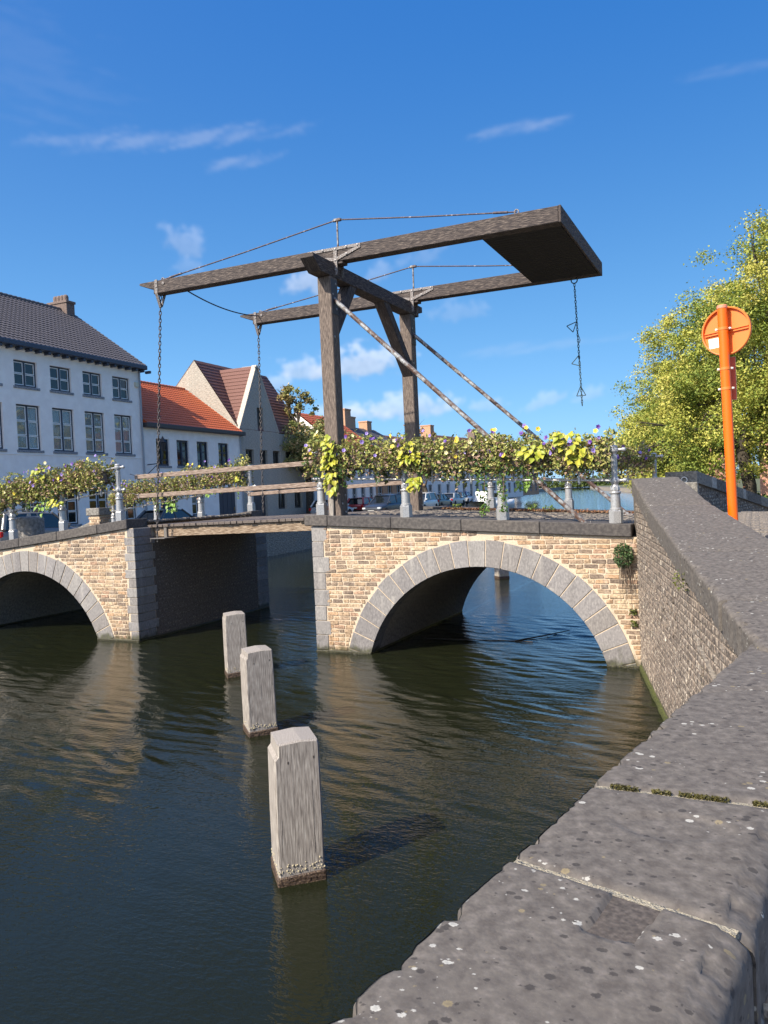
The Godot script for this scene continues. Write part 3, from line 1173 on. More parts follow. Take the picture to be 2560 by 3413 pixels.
func wing_h(z: float) -> float:
	var pts := [[0.2, 2.855], [1.4, 2.60], [2.77, 2.335], [4.85, 2.085], [7.0, 1.82]]
	if z <= 0.2:
		return 2.855
	for i in 4:
		if z <= pts[i + 1][0]:
			return lerpf(pts[i][1], pts[i + 1][1], (z - pts[i][0]) / (pts[i + 1][0] - pts[i][0]))
	return 1.82

func build_near_walls() -> void:
	var stone := near_stone_mat()
	var core := mat("wall_core", [[0.25, c8(72, 65, 59)], [0.5, c8(104, 94, 84)], [0.75, c8(134, 122, 108)]], 0.03, 5, Vector3(0.8, 0.8, 0.8), 0.95, "rough", 2.0)
	var w := thing("wing_wall", "weathered brick wing wall with sloping grey coping, from the bridge towards the viewer", "wall")
	# core
	var mb := MB.new()
	var zs := [-0.3, 0.2, 1.4, 2.77, 4.85, 7.1]
	for i in zs.size() - 1:
		var p := []
		for q in 8:
			var z: float = zs[i + 1] if q & 4 else zs[i]
			var xo := wing_x(z) - 0.004
			p.append(Vector3(wing_in(maxf(z, 0.18)) - 0.06 if q & 1 else xo, wing_h(z) - 0.24 if q & 2 else -0.6, z))
		mb.hexa(p)
	part("wall_core", mb.mesh(), core, w)
	# bricks on the water side: x runs along the wall from the far end
	var dirw := Vector3(0.2325, 0, 1).normalized()
	var outw := Vector3(-1, 0, 0.2325).normalized()
	var place := Transform3D(Basis(dirw, Vector3.UP, outw), Vector3(wing_x(0), 0, 0) + outw * 0.012)
	if place.basis.determinant() < 0:
		place.basis = Basis(-dirw, Vector3.UP, outw)
	var sgn := 1.0 if place.basis.x.dot(dirw) > 0 else -1.0
	var ln := sqrt(1.0 + 0.2325 * 0.2325)
	var free := func(ya: float, yb: float) -> Array:
		var zmax := 6.9
		for i in 60:
			var z := 0.12 * i
			if wing_h(z) - 0.23 < yb:
				zmax = z
				break
		return [[0.02, zmax * ln]] if sgn > 0 else [[-zmax * ln, -0.02]]
	lay_bricks(w, 0.06, 2.68, 0.0765, free, place, wall_brick_mats, 300, func(p): return p.z < 3.6 and p.y > 0.2 + 0.28 * p.z or p.z < 1.6, 2.4)
	# coping stones of the wing wall
	var zj := [0.18, 1.95, 4.4, 6.05, 7.2]
	for i in 4:
		var za: float = zj[i] + 0.003
		var zb: float = zj[i + 1] - 0.003
		var steps := 1
		var a0 := Vector3(wing_x(za) - 0.065, wing_h(za), za)
		var a1 := Vector3(wing_x(zb) - 0.065, wing_h(zb), zb)
		var b0 := Vector3(wing_in(za), wing_h(za), za)
		var b1 := Vector3(wing_in(zb), wing_h(zb), zb)
		if i == 3:
			b1.y = 1.82
		part("coping_stone", worn_slab(a0, b0, a1, b1, 0.235, 12, 24, 0.7, 30 + i), stone, w)
	# moss at the waterline
	var moss := mat("moss", [[0.3, c8(40, 46, 18)], [0.6, c8(78, 82, 34)], [0.8, c8(104, 104, 50)]], 0.06, 4, Vector3(1.5, 1.5, 1.5), 0.9, "rough", 1.0)
	mb = MB.new()
	var g := []
	for i in 60:
		var z := 0.02 + 0.12 * i
		var o := Vector3(wing_x(z), 0, z) + outw * 0.0
		var b := 0.016 * noise_a.get_noise_2d(z * 300.0, 5.0)
		g.append([o + outw * 0.05 + Vector3(0, -0.3, 0), o + outw * (0.045 + b) + Vector3(0, 0.02, 0), o + outw * (0.04 + b) + Vector3(0, 0.06 + b * 2, 0), o + Vector3(0, 0.085 + b * 2, 0)])
	mb.sheet(g, true)
	part("moss_band", mb.mesh(), moss, w)

	# --- the parapet right below the viewer
	var n := thing("parapet_wall", "grey bluestone parapet with worn slabs in the right foreground, running to the bottom edge", "wall")
	# outer and inner edge as functions of z
	var xo := func(z: float) -> float: return 7.195 - 0.1835 * (z - 6.75)
	var xi := func(z: float) -> float: return 7.625 - 0.150 * (z - 7.3)
	# joints slant across the wall: [z at the outer edge, z at the inner edge]
	var js := [[6.78, 6.95], [8.20, 7.85], [9.47, 9.47], [10.06, 10.22], [12.3, 12.4], [13.6, 13.6], [15.0, 15.0]]
	for i in js.size() - 1:
		var za: Array = js[i]
		var zb: Array = js[i + 1]
		var y: float = 1.80 + [0.0, 0.002, 0.0, 0.004, 0.0, 0.0][i]
		var gap := 0.004
		var a0 := Vector3(xo.call(za[0] + gap), y, za[0] + gap)
		var b0 := Vector3(xi.call(za[1] + gap), y, za[1] + gap)
		var a1 := Vector3(xo.call(zb[0] - gap), y, zb[0] - gap)
		var b1 := Vector3(xi.call(zb[1] - gap), y, zb[1] - gap)
		var dents := []
		if i == 3:
			dents = [[Vector3(6.92, y, 10.25), 0.062, 0.105, -0.2, 0.016, 0], [Vector3(6.60, y, 10.9), 0.16, 0.10, 0.5, 0.004, 1]]
		if i == 2:
			dents = [[Vector3(6.98, y, 9.72), 0.19, 0.10, 0.15, 0.007, 1]]
		var fine := i >= 1 and i <= 4
		part("parapet_slab", worn_slab(a0, b0, a1, b1, 0.24, 52 if fine else 20, int((zb[0] - za[0]) / (0.014 if fine else 0.05)), 1.0 if fine else 0.7, 60 + i, dents), stone, n)
	# infill of an old iron cramp's recess, and a dark worn patch of cement
	for q in [[Vector3(6.92, 1.7975, 10.25), 0.064, 0.108, -0.2, 4, "cramp_infill"]]:
		var ol := PackedVector2Array()
		for k in q[4]:
			if q[4] == 4:
				var sg: Vector2 = [Vector2(-1, -1), Vector2(1, -1), Vector2(1, 1), Vector2(-1, 1)][k]
				ol.push_back(Vector2(sg.x * q[1], sg.y * q[2]) + Vector2(rr(-0.006, 0.006), rr(-0.006, 0.006)))
			else:
				var aa: float = TAU * k / q[4]
				ol.push_back(Vector2(cos(aa) * q[1], sin(aa) * q[2]) * rr(0.82, 1.1))
		mb = MB.new()
		mb.prism(ol, -0.02, 0.0, Transform3D(Basis(Vector3.UP, q[3]) * Basis(Vector3.RIGHT, -PI / 2), q[0] + (Vector3(0, -0.006, 0) if q[4] == 4 else Vector3(0, 0.0015, 0))), 0.002)
		part(q[5], mb.mesh(), mat("dark_infill", [[0.2, c8(64, 58, 54)], [0.5, c8(78, 71, 66)], [0.8, c8(94, 86, 80)]], 0.12, 5, Vector3(0.7, 0.7, 0.7), 0.9, "grit", 0.2), n)
	# mortar in the joints
	var jm := mat("pale_joint", [[0.3, c8(120, 112, 96)], [0.6, c8(160, 152, 134)]], 0.1, 3, Vector3(3, 3, 3), 0.95, "rough", 1.0)
	for i in range(1, js.size() - 1):
		var q: Array = js[i]
		var za: float = q[0]
		var zb: float = q[1]
		var a := Vector3(xo.call(za) + 0.02, 1.6, za)
		var b := Vector3(xi.call(zb) - 0.03, 1.6, zb)
		var d := (b - a).normalized()
		var side := d.cross(Vector3.UP) * 0.012
		mb = MB.new()
		mb.hexa([a + side, b + side, a + side + Vector3(0, 0.192, 0), b + side + Vector3(0, 0.192, 0), a - side, b - side, a - side + Vector3(0, 0.192, 0), b - side + Vector3(0, 0.192, 0)])
		part("joint", mb.mesh(), jm, n)
	# moss tufts in the widest joint
	var xfs := []
	var cols := []
	for i in 1500:
		var t := rng.randf()
		var p := Vector3(lerpf(xo.call(9.47) + 0.05, xi.call(9.47), t), 1.80 + rr(-0.006, 0.006), 9.47 + rr(-0.008, 0.008))
		if noise_a.get_noise_2d(t * 500.0, 3.0) < -0.05:
			continue
		xfs.append(Transform3D(random_basis().scaled(Vector3.ONE * rr(0.003, 0.0065)), p))
		cols.append(Color(0.05, 0.05, 0.02).lerp(Color(0.14, 0.12, 0.04), rng.randf()))
	multi("moss_tuft", leaf_mesh(), leaf_mat(), xfs, cols, n)
	# body of the wall below the slabs
	mb = MB.new()
	var bd := [6.9, 15.0]
	var p8 := []
	for q in 8:
		var z: float = bd[1] if q & 4 else bd[0]
		p8.append(Vector3((xi.call(z) - 0.05) if q & 1 else (xo.call(z) + 0.05), 1.575 if q & 2 else -0.6, z))
	mb.hexa(p8)
	part("wall_core", mb.mesh(), core, n)
	# rough bricks on the land side, seen at the lower right edge
	var inn := MB.new()
	var y2 := 1.12
	while y2 < 1.54:
		var z := 8.4 + rr(0, 0.1)
		while z < 12.0:
			var wl := 0.2 if rng.randf() < 0.7 else 0.1
			var x: float = xi.call(z)
			inn.cbox(Vector3(x - 0.1, y2, z), Vector3(x - 0.045 + rr(-0.008, 0.008), y2 + 0.062, z + wl), 0.01, Transform3D(), jitter8(0.006))
			z += wl + 0.014
		y2 += 0.0765
	part("land_side_brickwork", inn.mesh(), wall_brick_mats[1], n, Transform3D(), true)

	# --- wing wall on the far side of the bridge
	var f := thing("wing_wall", "far wing wall beyond the bridge, patched coping over dark brick, behind the orange pole", "wall")
	mb = MB.new()
	var mc := MB.new()
	var fx := func(z: float) -> float: return 5.60 + 0.22 * (-4.85 - z)
	var fh := func(z: float) -> float: return 2.965 - 0.125 * (-4.95 - z) if z > -12.0 else 2.1
	var zz := [-4.95, -6.2, -7.6, -9.0, -10.4, -12.0]
	var patched := plain_stone("patched_coping", 118, 114, 108)
	for i in 5:
		var c8p := []
		var w8p := []
		for q in 8:
			var z: float = zz[i] - 0.004 if q & 4 else zz[i + 1] + 0.004
			c8p.append(Vector3(fx.call(z) + (0.55 if q & 1 else -0.06), fh.call(z) - (0.0 if q & 2 else 0.24), z))
			w8p.append(Vector3(fx.call(z) + (0.49 if q & 1 else 0.0), fh.call(z) - 0.24 if q & 2 else -0.5, zz[i] - 0.03 if (q & 4) and i == 0 else (zz[i] if q & 4 else zz[i + 1])))
		mc = MB.new()
		mc.hexa(c8p)
		part("coping_stone", mc.mesh(), patched if i % 2 == 0 else plain_stone("dark_coping", 92, 88, 85), f)
		mb.hexa(w8p)
	part("wall_core", mb.mesh(), core, f)
	# pale cement patches on the coping
	for q in [[-6.0, 0.33], [-8.6, 0.22]]:
		mc = MB.new()
		var z: float = q[0]
		var w8 := []
		for k in 8:
			var zq: float = z if k & 4 else z - q[1]
			w8.append(Vector3(fx.call(zq) + (0.556 if k & 1 else 0.3), fh.call(zq) + (0.004 if k & 2 else -0.225), zq))
		mc.hexa(w8)
		part("cement_patch", mc.mesh(), plain_stone("cement", 158, 154, 148), f)
	# bricks on the road side
	var dir2 := Vector3(0.22, 0, -1).normalized()
	var out2 := Vector3(1, 0, 0.22).normalized()
	var pl2 := Transform3D(Basis(dir2, Vector3.UP, out2), Vector3(fx.call(-4.95) + 0.502, 0, -4.98))
	lay_bricks(f, 1.3, 2.72, 0.0765, func(_a: float, yb: float) -> Array: return [[0.02, minf(7.0, (2.725 - yb) / 0.125)]] if yb < 2.7 else [], pl2, wall_brick_mats, 150, func(p): return p.y > 1.9, 4.0)
	# stepped end stone and the iron ring on it
	mc = MB.new()
	mc.cbox(Vector3(5.86, 2.3, -4.93), Vector3(6.20, 2.74, -4.62), 0.015)
	part("step_stone", mc.mesh(), patched, f)
	var ring := thing("mooring_ring", "white iron ring fixed to the end of the far wing wall's coping", "ring", Vector3(5.93, 2.79, -4.93))
	var rm := MB.new()
	var rp := []
	for i in 21:
		var a := TAU * i / 20.0
		rp.append(Vector3(cos(a) * 0.055, sin(a) * 0.055, 0.016))
	rm.tube(rp, 0.010, 8, false)
	rm.box(Vector3(-0.012, -0.075, -0.03), Vector3(0.012, -0.045, 0.02))
	part("loop", rm.mesh(), plain("white_iron", c8(216, 212, 206), 0.6), ring)
	# grass at the foot of that wall
	var gr := thing("grass_strip", "green weeds along the foot of the far wing wall", "grass")
	gr.set_meta("kind", "stuff")
	xfs = []
	cols = []
	for i in 1500:
		var z := rr(-13.0, -5.2)
		var x: float = fx.call(z) + 0.52 + absf(rng.randfn()) * 0.12
		xfs.append(Transform3D(Basis(Vector3.UP, rr(0, TAU)) * Basis(Vector3.RIGHT, rr(-1.4, -0.3)).scaled(Vector3(0.012, 0.03, 0.05)), Vector3(x, ground_right(x, z) + 0.04, z)))
		cols.append(Color(0.04, 0.08, 0.02).lerp(Color(0.13, 0.16, 0.04), rng.randf()))
	multi("blades", leaf_mesh(), leaf_mat(), xfs, cols, gr)
	# setts of the pavement by the walls
	var ps := thing("paving_setts", "rows of brown-grey paving setts with pale joints behind the wing wall", "paving")
	ps.set_meta("kind", "stuff")
	mb = MB.new()
	for i in 60:
		for j in 18:
			var z := 3.0 - 0.2 * i
			var x := 6.95 + 0.24 * j + (0.12 if i % 2 else 0.0)
			if x < fx.call(minf(z, -4.8)) + 0.7:
				continue
			if z > 0.0 and x < 6.25 + 0.31 * z + 0.15:
				continue
			var y := ground_right(x + 0.1, z - 0.08) + rr(0.01, 0.02)
			mb.cbox(Vector3(x, y - 0.06, z - 0.18), Vector3(x + 0.215, y, z), 0.016)
	part("setts", mb.mesh(), mats["sett_0"], ps, Transform3D(), true)

func plain_stone(key: String, r: int, g: int, b: int) -> StandardMaterial3D:
	return mat(key, [[0.22, c8(r - 24, g - 24, b - 24)], [0.5, c8(r, g, b)], [0.8, c8(mini(255, r + 24), mini(255, g + 24), mini(255, b + 22))]], 0.025, 5, Vector3(0.8, 0.8, 0.8), 0.88, "fine", 0.6)

func wood_mat(key: String, axis: int, ramp: Array, bump_cm := 0.35) -> StandardMaterial3D:
	var s := Vector3(5.5, 5.5, 5.5)
	s[axis] = 0.35
	return mat(key, ramp, 0.03, 5, s, 0.82, "grain", bump_cm)

func build_mooring_posts() -> void:
	var ramp := [[0.2, c8(104, 97, 91)], [0.42, c8(143, 135, 128)], [0.58, c8(157, 149, 141)], [0.8, c8(184, 177, 168)]]
	var wood := wood_mat("grey_oak", 1, ramp, 0.16)
	var dark := mat("wet_oak", [[0.3, c8(44, 34, 28)], [0.6, c8(84, 66, 54)], [0.8, c8(118, 100, 74)]], 0.05, 4, Vector3(2, 2, 2), 0.6, "rough", 1.2)
	var shell := plain("barnacle", c8(172, 162, 136), 0.9)
	var defs := [
		[Vector3(4.06, 0, 7.215), -42.0, 0.335, 1.04, "nearest and tallest-looking grey timber mooring post in the canal"],
		[Vector3(1.76, 0, 4.36), -47.0, 0.335, 1.01, "middle grey timber mooring post of the row in the canal"],
		[Vector3(-0.37, 0, 1.92), -44.0, 0.33, 1.0, "farthest of the three grey mooring posts before the bridge"],
		[Vector3(0.06, 0, -11.2), -44.0, 0.33, 1.1, "grey mooring post standing behind the bridge, seen through the arch"],
	]
	for d in defs:
		var t := thing("mooring_post", d[4], "post", d[0], "timber mooring posts in the canal", Basis(Vector3.BACK, rr(-0.012, 0.012)) * Basis(Vector3.UP, deg_to_rad(-d[1])))
		var h: float = d[2] / 2
		var top: float = d[3]
		var mb := MB.new()
		var sh: float = [0.030, 0.026, 0.018, 0.02][int(taken["mooring_post"]) - 1]
		var drop: float = [0.095, 0.07, 0.06, 0.05][int(taken["mooring_post"]) - 1]
		mb.prism(PackedVector2Array([Vector2(-h, -0.8), Vector2(h, -0.8), Vector2(h + 0.003, 0.4), Vector2(h - 0.002, top - 0.03), Vector2(h - 0.012, top - 0.006), Vector2(h * 0.2, top + 0.004), Vector2(-h + sh, top - 0.012), Vector2(-h + sh - 0.004, top - drop), Vector2(-h + 0.002, top - drop - 0.03), Vector2(-h - 0.003, 0.5)]), -h, h, Transform3D(), 0.012)
		part("shaft", mb.mesh(), wood, t)
		mb = MB.new()
		mb.cbox(Vector3(-h - 0.012, -0.5, -h - 0.010), Vector3(h + 0.012, 0.075, h + 0.010), 0.010, Transform3D(), [Vector3.ZERO, Vector3.ZERO, Vector3(0, rr(-0.02, 0.02), 0), Vector3(0, rr(-0.02, 0.02), 0), Vector3.ZERO, Vector3.ZERO, Vector3(0, rr(-0.02, 0.02), 0), Vector3(0, rr(-0.02, 0.02), 0)])
		part("wet_foot", mb.mesh(), dark, t)
		# drying cracks as thin dark slivers, and nail holes
		mb = MB.new()
		for i in 4:
			var x := rr(-h * 0.85, h * 0.85)
			var y0 := rr(0.15, top - 0.4)
			var y1 := y0 + rr(0.12, 0.5)
			var wv := rr(-0.004, 0.004)
			var side := i % 3
			for q in 6:
				var ya := lerpf(y0, minf(y1, top - 0.12), q / 6.0)
				var yb := lerpf(y0, minf(y1, top - 0.12), (q + 1) / 6.0)
				var w2 := 0.0010 * sin(PI * (q + 0.5) / 6.0)
				var xa := x + wv * sin(q * 1.1)
				var lo := Vector3(xa - w2, ya, h - 0.004)
				var hi := Vector3(xa + w2, yb, h + 0.0012)
				if side == 1:
					lo = Vector3(-h - 0.0012, ya, xa - w2)
					hi = Vector3(-h + 0.004, yb, xa + w2)
				mb.box(lo, hi)
		for q in [Vector2(-h * 0.4, top - 0.15), Vector2(h * 0.72, top - 0.13)]:
			mb.box(Vector3(q.x - 0.005, q.y - 0.009, h - 0.003), Vector3(q.x + 0.005, q.y + 0.009, h + 0.0015))
		part("cracks", mb.mesh(), plain("crack_shade", c8(74, 67, 63), 0.95), t)
		mb = MB.new()
		for i in 90:
			var x := rr(-h, h)
			var y := 0.09 + absf(rng.randfn()) * 0.03
			var rad := rr(0.002, 0.0065)
			var c := Vector3(x, y, h + 0.002) if i % 3 else Vector3(-h - 0.002, y, x)
			mb.cbox(c - Vector3.ONE * rad, c + Vector3.ONE * rad, rad * 0.55)
		part("barnacles", mb.mesh(), shell, t, Transform3D(), true)
	# floating stick and scum line below the arch
	var st := thing("floating_branch", "dark thin branch with a line of scum floating below the large arch", "branch", Vector3(3.0, 0.004, -1.6))
	var mb2 := MB.new()
	mb2.tube([Vector3(-1.55, 0.0, 0.05), Vector3(-0.5, 0.0, 0.0), Vector3(0.22, 0.004, -0.02), Vector3(0.55, 0.012, 0.05)], [0.005, 0.007, 0.010, 0.008], 6)
	mb2.tube([Vector3(0.2, 0.004, -0.03), Vector3(0.62, 0.02, -0.55), Vector3(0.95, 0.02, -1.15)], [0.012, 0.013, 0.007], 6)
	part("stem", mb2.mesh(), plain("wet_bark", c8(62, 54, 46), 0.6), st)

# ------------------------------------------------------------------ drawbridge
func dark_ramp() -> Array:
	return [[0.18, c8(28, 25, 28)], [0.40, c8(50, 43, 44)], [0.53, c8(68, 59, 57)], [0.68, c8(101, 90, 83)], [0.85, c8(138, 126, 116)]]

func build_drawbridge() -> void:
	var wx := wood_mat("dark_oak_x", 0, dark_ramp(), 0.25)
	var wy := wood_mat("dark_oak_y", 1, dark_ramp(), 0.25)
	var wz := wood_mat("dark_oak_z", 2, dark_ramp(), 0.25)
	var iron := mat("painted_iron", [[0.25, c8(84, 60, 50)], [0.42, c8(104, 94, 90)], [0.6, c8(136, 134, 134)], [0.8, c8(172, 171, 170)]], 0.03, 4, Vector3(3, 3, 3), 0.6, "fine", 0.2)
	var rod := mat("rod_iron", [[0.3, c8(60, 50, 56)], [0.6, c8(78, 66, 74)], [0.74, c8(96, 84, 90)], [0.86, c8(190, 186, 186)]], 0.02, 4, Vector3(1.2, 1.2, 1.2), 0.6)
	var rust := mat("rusty_tube", [[0.3, c8(76, 56, 48)], [0.47, c8(98, 76, 67)], [0.53, c8(112, 108, 106)], [0.66, c8(132, 132, 134)], [0.8, c8(160, 162, 164)]], 0.012, 4, Vector3(1.0, 1.0, 1.0), 0.55, "fine", 0.2)
	var bolt_m := plain("bolt_iron", c8(150, 146, 146), 0.5, 0.3)
	# --- portal: posts, cross beam, knee braces, raking tubes
	var p := thing("drawbridge_portal", "dark timber gate frame of the drawbridge: two posts, cross beam and raking tubes", "drawbridge frame", Vector3(0.49, 2.4, -1.9))
	var o := Vector3(-0.49, -2.4, 1.9)
	var px := at(o)
	for q in [[-0.13, "near"], [-3.66, "far"]]:
		var mb := MB.new()
		var zc: float = q[0]
		mb.cbox(Vector3(0.36, 2.36, zc - 0.13), Vector3(0.62, 6.665, zc + 0.13), 0.012, px, jitter8(0.004))
		part("post", mb.mesh(), wood_mat("post_oak", 1, [[0.15, c8(50, 42, 39)], [0.38, c8(86, 75, 69)], [0.55, c8(106, 93, 85)], [0.75, c8(132, 118, 107)], [0.92, c8(160, 147, 134)]], 0.25), p)
	var cb := MB.new()
	var poly := PackedVector2Array([Vector2(4.22, 6.925), Vector2(-0.56, 6.925), Vector2(-0.56, 6.86), Vector2(-0.30, 6.665), Vector2(4.0, 6.665), Vector2(4.0, 6.74), Vector2(4.22, 6.80)])
	# drawn along -z: local x is -z of the scene
	cb.prism(poly, 0.365, 0.625, px * Transform3D(Basis(Vector3(0, 0, -1), Vector3(0, 1, 0), Vector3(1, 0, 0)), Vector3.ZERO), 0.01)
	part("cross_beam", cb.mesh(), wz, p)
	for s in [[-0.24, -0.98, 5.78], [-3.54, -2.32, 5.45]]:
		var a := Vector3(0.49, s[2], s[0])
		var b := Vector3(0.49, 6.72, s[1])
		var d := (b - a).normalized()
		var mb := MB.new()
		var bs := Basis(Vector3.RIGHT, d, Vector3.RIGHT.cross(d))
		mb.cbox(Vector3(-0.115, -0.12, -0.105), Vector3(0.115, (b - a).length() + 0.05, 0.105), 0.012, px * Transform3D(bs, a))
		part("knee_brace", mb.mesh(), wy, p)
	for s in [[Vector3(0.56, 6.32, -0.13), Vector3(4.87, 2.16, -0.12)], [Vector3(0.60, 6.24, -3.66), Vector3(4.97, 2.16, -3.75)]]:
		var mb := MB.new()
		var a: Vector3 = s[0] + o
		var b: Vector3 = s[1] + o
		mb.tube([a, a.lerp(b, 0.33), a.lerp(b, 0.66), b], 0.040, 14)
		part("raking_tube", mb.mesh(), rust, p)
		mb = MB.new()
		mb.cbox(b - Vector3(0.10, 0.02, 0.05), b + Vector3(0.10, 0.02, 0.05), 0.006)
		mb.tube([b + Vector3(-0.08, -0.03, -0.03), b + Vector3(-0.08, 0.10, -0.03)], 0.008, 6)
		mb.tube([b + Vector3(0.06, -0.03, 0.03), b + Vector3(0.06, 0.07, 0.03)], 0.008, 6)
		part("foot_plate", mb.mesh(), iron, p)
	# bolts down the posts' edges and small iron plates
	for q in [-0.13, -3.66]:
		var mb := MB.new()
		for i in 9:
			var y: float = [6.55, 6.35, 6.1, 5.6, 3.1, 2.95, 2.8, 2.65, 2.5][i]
			mb.lathe([Vector2(0.022, 0), Vector2(0.02, 0.012), Vector2(0.0, 0.018)], 8, px * Transform3D(Basis(Vector3(0, 0, 1), PI * -0.5), Vector3(0.62, y, q + (0.06 if i % 2 else -0.05))))
			if i < 4:
				mb.lathe([Vector2(0.022, 0), Vector2(0.02, 0.012), Vector2(0.0, 0.018)], 8, px * Transform3D(Basis(Vector3(0, 0, 1), PI * 0.5), Vector3(0.36, y - 0.1, q)))
		part("bolts", mb.mesh(), bolt_m, p)
		mb = MB.new()
		mb.cbox(Vector3(0.62, 6.0, q - 0.115), Vector3(0.628, 6.62, q + 0.115), 0.003, px)
		part("side_plate", mb.mesh(), plain("black_iron", c8(62, 60, 66), 0.5, 0.2), p)
	var stake := MB.new()
	stake.cbox(Vector3(0.40, 2.30, 0.012), Vector3(0.50, 2.78, 0.05), 0.015, px, jitter8(0.008))
	part("foot_board", stake.mesh(), mats.get("grey_oak"), p)

	# --- balance frame: two beams, counterweight platform, rods and straps
	var t := thing("balance_frame", "dark timber balance beams with plank counterweight and iron stay rods, on top", "balance beam", Vector3(0.49, 6.95, -1.95), "", Basis(Vector3.BACK, -0.0137))
	for z in [-0.31, -3.73]:
		var mb := MB.new()
		var pl := PackedVector2Array([Vector2(4.11, 0.0), Vector2(4.11, 0.255), Vector2(-4.38, 0.255), Vector2(-4.38, 0.215), Vector2(-4.02, 0.085), Vector2(-4.02, 0.0)])
		var zl: float = z + 1.95
		mb.prism(pl, zl - 0.11, zl + 0.11, Transform3D(), 0.01)
		part("balance_beam", mb.mesh(), wx, t)
		# hinge strap on both faces
		for f in [1.0, -1.0]:
			var sm := MB.new()
			var zf: float = zl + f * 0.112
			var z0 := minf(zf, zf + f * 0.012)
			var z1 := maxf(zf, zf + f * 0.012)
			sm.cbox(Vector3(-0.42, 0.195, z0), Vector3(0.66, 0.25, z1), 0.004)
			sm.cbox(Vector3(0.12, -0.24, z0 - 0.001), Vector3(0.19, 0.25, z1 + 0.006), 0.004)
			for e in [[Vector2(0.155, 0.03), Vector2(0.63, 0.19)], [Vector2(0.155, 0.03), Vector2(-0.36, 0.11)]]:
				var a2: Vector2 = e[0]
				var b2: Vector2 = e[1]
				var dd := (b2 - a2)
				var xf := Transform3D(Basis(Vector3.BACK, dd.angle()), Vector3(a2.x, a2.y, 0))
				sm.cbox(Vector3(-0.02, -0.03, z0 - 0.002), Vector3(dd.length() + 0.02, 0.03, z1 + 0.003), 0.004, xf)
			part("hinge_strap", sm.mesh(), iron, t)
			sm = MB.new()
			for q in [Vector2(-0.33, 0.22), Vector2(-0.1, 0.225), Vector2(0.155, 0.21), Vector2(0.38, 0.225), Vector2(0.6, 0.22), Vector2(0.38, 0.1), Vector2(0.155, 0.02), Vector2(0.155, -0.15), Vector2(-0.2, 0.07)]:
				sm.lathe([Vector2(0.02, 0), Vector2(0.018, 0.016), Vector2(0.0, 0.022)], 8, Transform3D(Basis(Vector3.RIGHT, PI / 2 * f), Vector3(q.x, q.y, zf + f * 0.012)))
			part("strap_bolts", sm.mesh(), bolt_m, t)
		# saddle block on the cross beam
		var sb := MB.new()
		sb.cbox(Vector3(-0.1, -0.045, zl - 0.1), Vector3(0.28, 0.0, zl + 0.1), 0.006)
		part("saddle_block", sb.mesh(), wx, t)
		# king rod and stays
		var kr := MB.new()
		kr.tube([Vector3(0.15, 0.25, zl), Vector3(0.15, 0.75, zl)], 0.018, 8)
		kr.cbox(Vector3(0.09, 0.735, zl - 0.03), Vector3(0.22, 0.785, zl + 0.03), 0.008)
		part("king_rod", kr.mesh(), rust, t)
		for e in [[Vector3(-3.86, 0.285, zl), 0], [Vector3(3.42, 0.31, zl), 1]]:
			kr = MB.new()
			var tip: Vector3 = e[0]
			var topp := Vector3(0.12 if e[1] == 0 else 0.19, 0.76, zl)
			kr.tube([topp, topp.lerp(tip, 0.5) + Vector3(0, -0.012, 0), tip], 0.013, 8)
			kr.tube([topp.lerp(tip, 0.88), topp.lerp(tip, 0.955)], 0.021, 8)
			kr.tube([topp, topp.lerp(tip, 0.012)], 0.028, 8)
			part("stay_rod", kr.mesh(), rod, t)
			kr = MB.new()
			var ring := []
			for i in 15:
				var a := TAU * i / 14.0
				ring.append(tip + Vector3(cos(a) * 0.035, sin(a) * 0.035, 0))
			kr.tube(ring, 0.013, 6, false)
			kr.tube([tip - Vector3(0, 0.08, 0), tip - Vector3(0, 0.03, 0)], 0.014, 6)
			part("stay_eye", kr.mesh(), iron, t)
		# chain hanger: two straps meeting below the beam
		var hg := MB.new()
		for f in [1.0, -1.0]:
			var zf: float = zl + f * 0.118
			var zk: float = zl + f * 0.02
			hg.hexa([Vector3(-3.975, 0.0, zf - 0.007), Vector3(-3.905, 0.0, zf - 0.007), Vector3(-3.975, 0.27, zf - 0.007), Vector3(-3.905, 0.27, zf - 0.007), Vector3(-3.975, 0.0, zf + 0.007), Vector3(-3.905, 0.0, zf + 0.007), Vector3(-3.975, 0.27, zf + 0.007), Vector3(-3.905, 0.27, zf + 0.007)])
			hg.hexa([Vector3(-3.965, -0.25, zk - 0.007), Vector3(-3.915, -0.25, zk - 0.007), Vector3(-3.975, 0.0, zf - 0.007), Vector3(-3.905, 0.0, zf - 0.007), Vector3(-3.965, -0.25, zk + 0.007), Vector3(-3.915, -0.25, zk + 0.007), Vector3(-3.975, 0.0, zf + 0.007), Vector3(-3.905, 0.0, zf + 0.007)])
			for y in [0.2, 0.12]:
				hg.lathe([Vector2(0.017, 0), Vector2(0.015, 0.012), Vector2(0.0, 0.016)], 8, Transform3D(Basis(Vector3.RIGHT, PI / 2 * f), Vector3(-3.94, y, zf + f * 0.007)))
		hg.tube([Vector3(-3.94, -0.21, zl - 0.04), Vector3(-3.94, -0.21, zl + 0.04)], 0.012, 8)
		hg.lathe([Vector2(0.034, 0), Vector2(0.03, 0.014), Vector2(0.0, 0.02)], 10, Transform3D(Basis(Vector3.RIGHT, PI / 2), Vector3(-3.76, 0.18, zl + 0.11)))
		part("chain_hanger", hg.mesh(), iron, t)
	# counterweight: planks along the beams with open gaps at the inner end
	var zc0 := -3.62 + 1.95
	var zc1 := -0.42 + 1.95
	var nb := 26
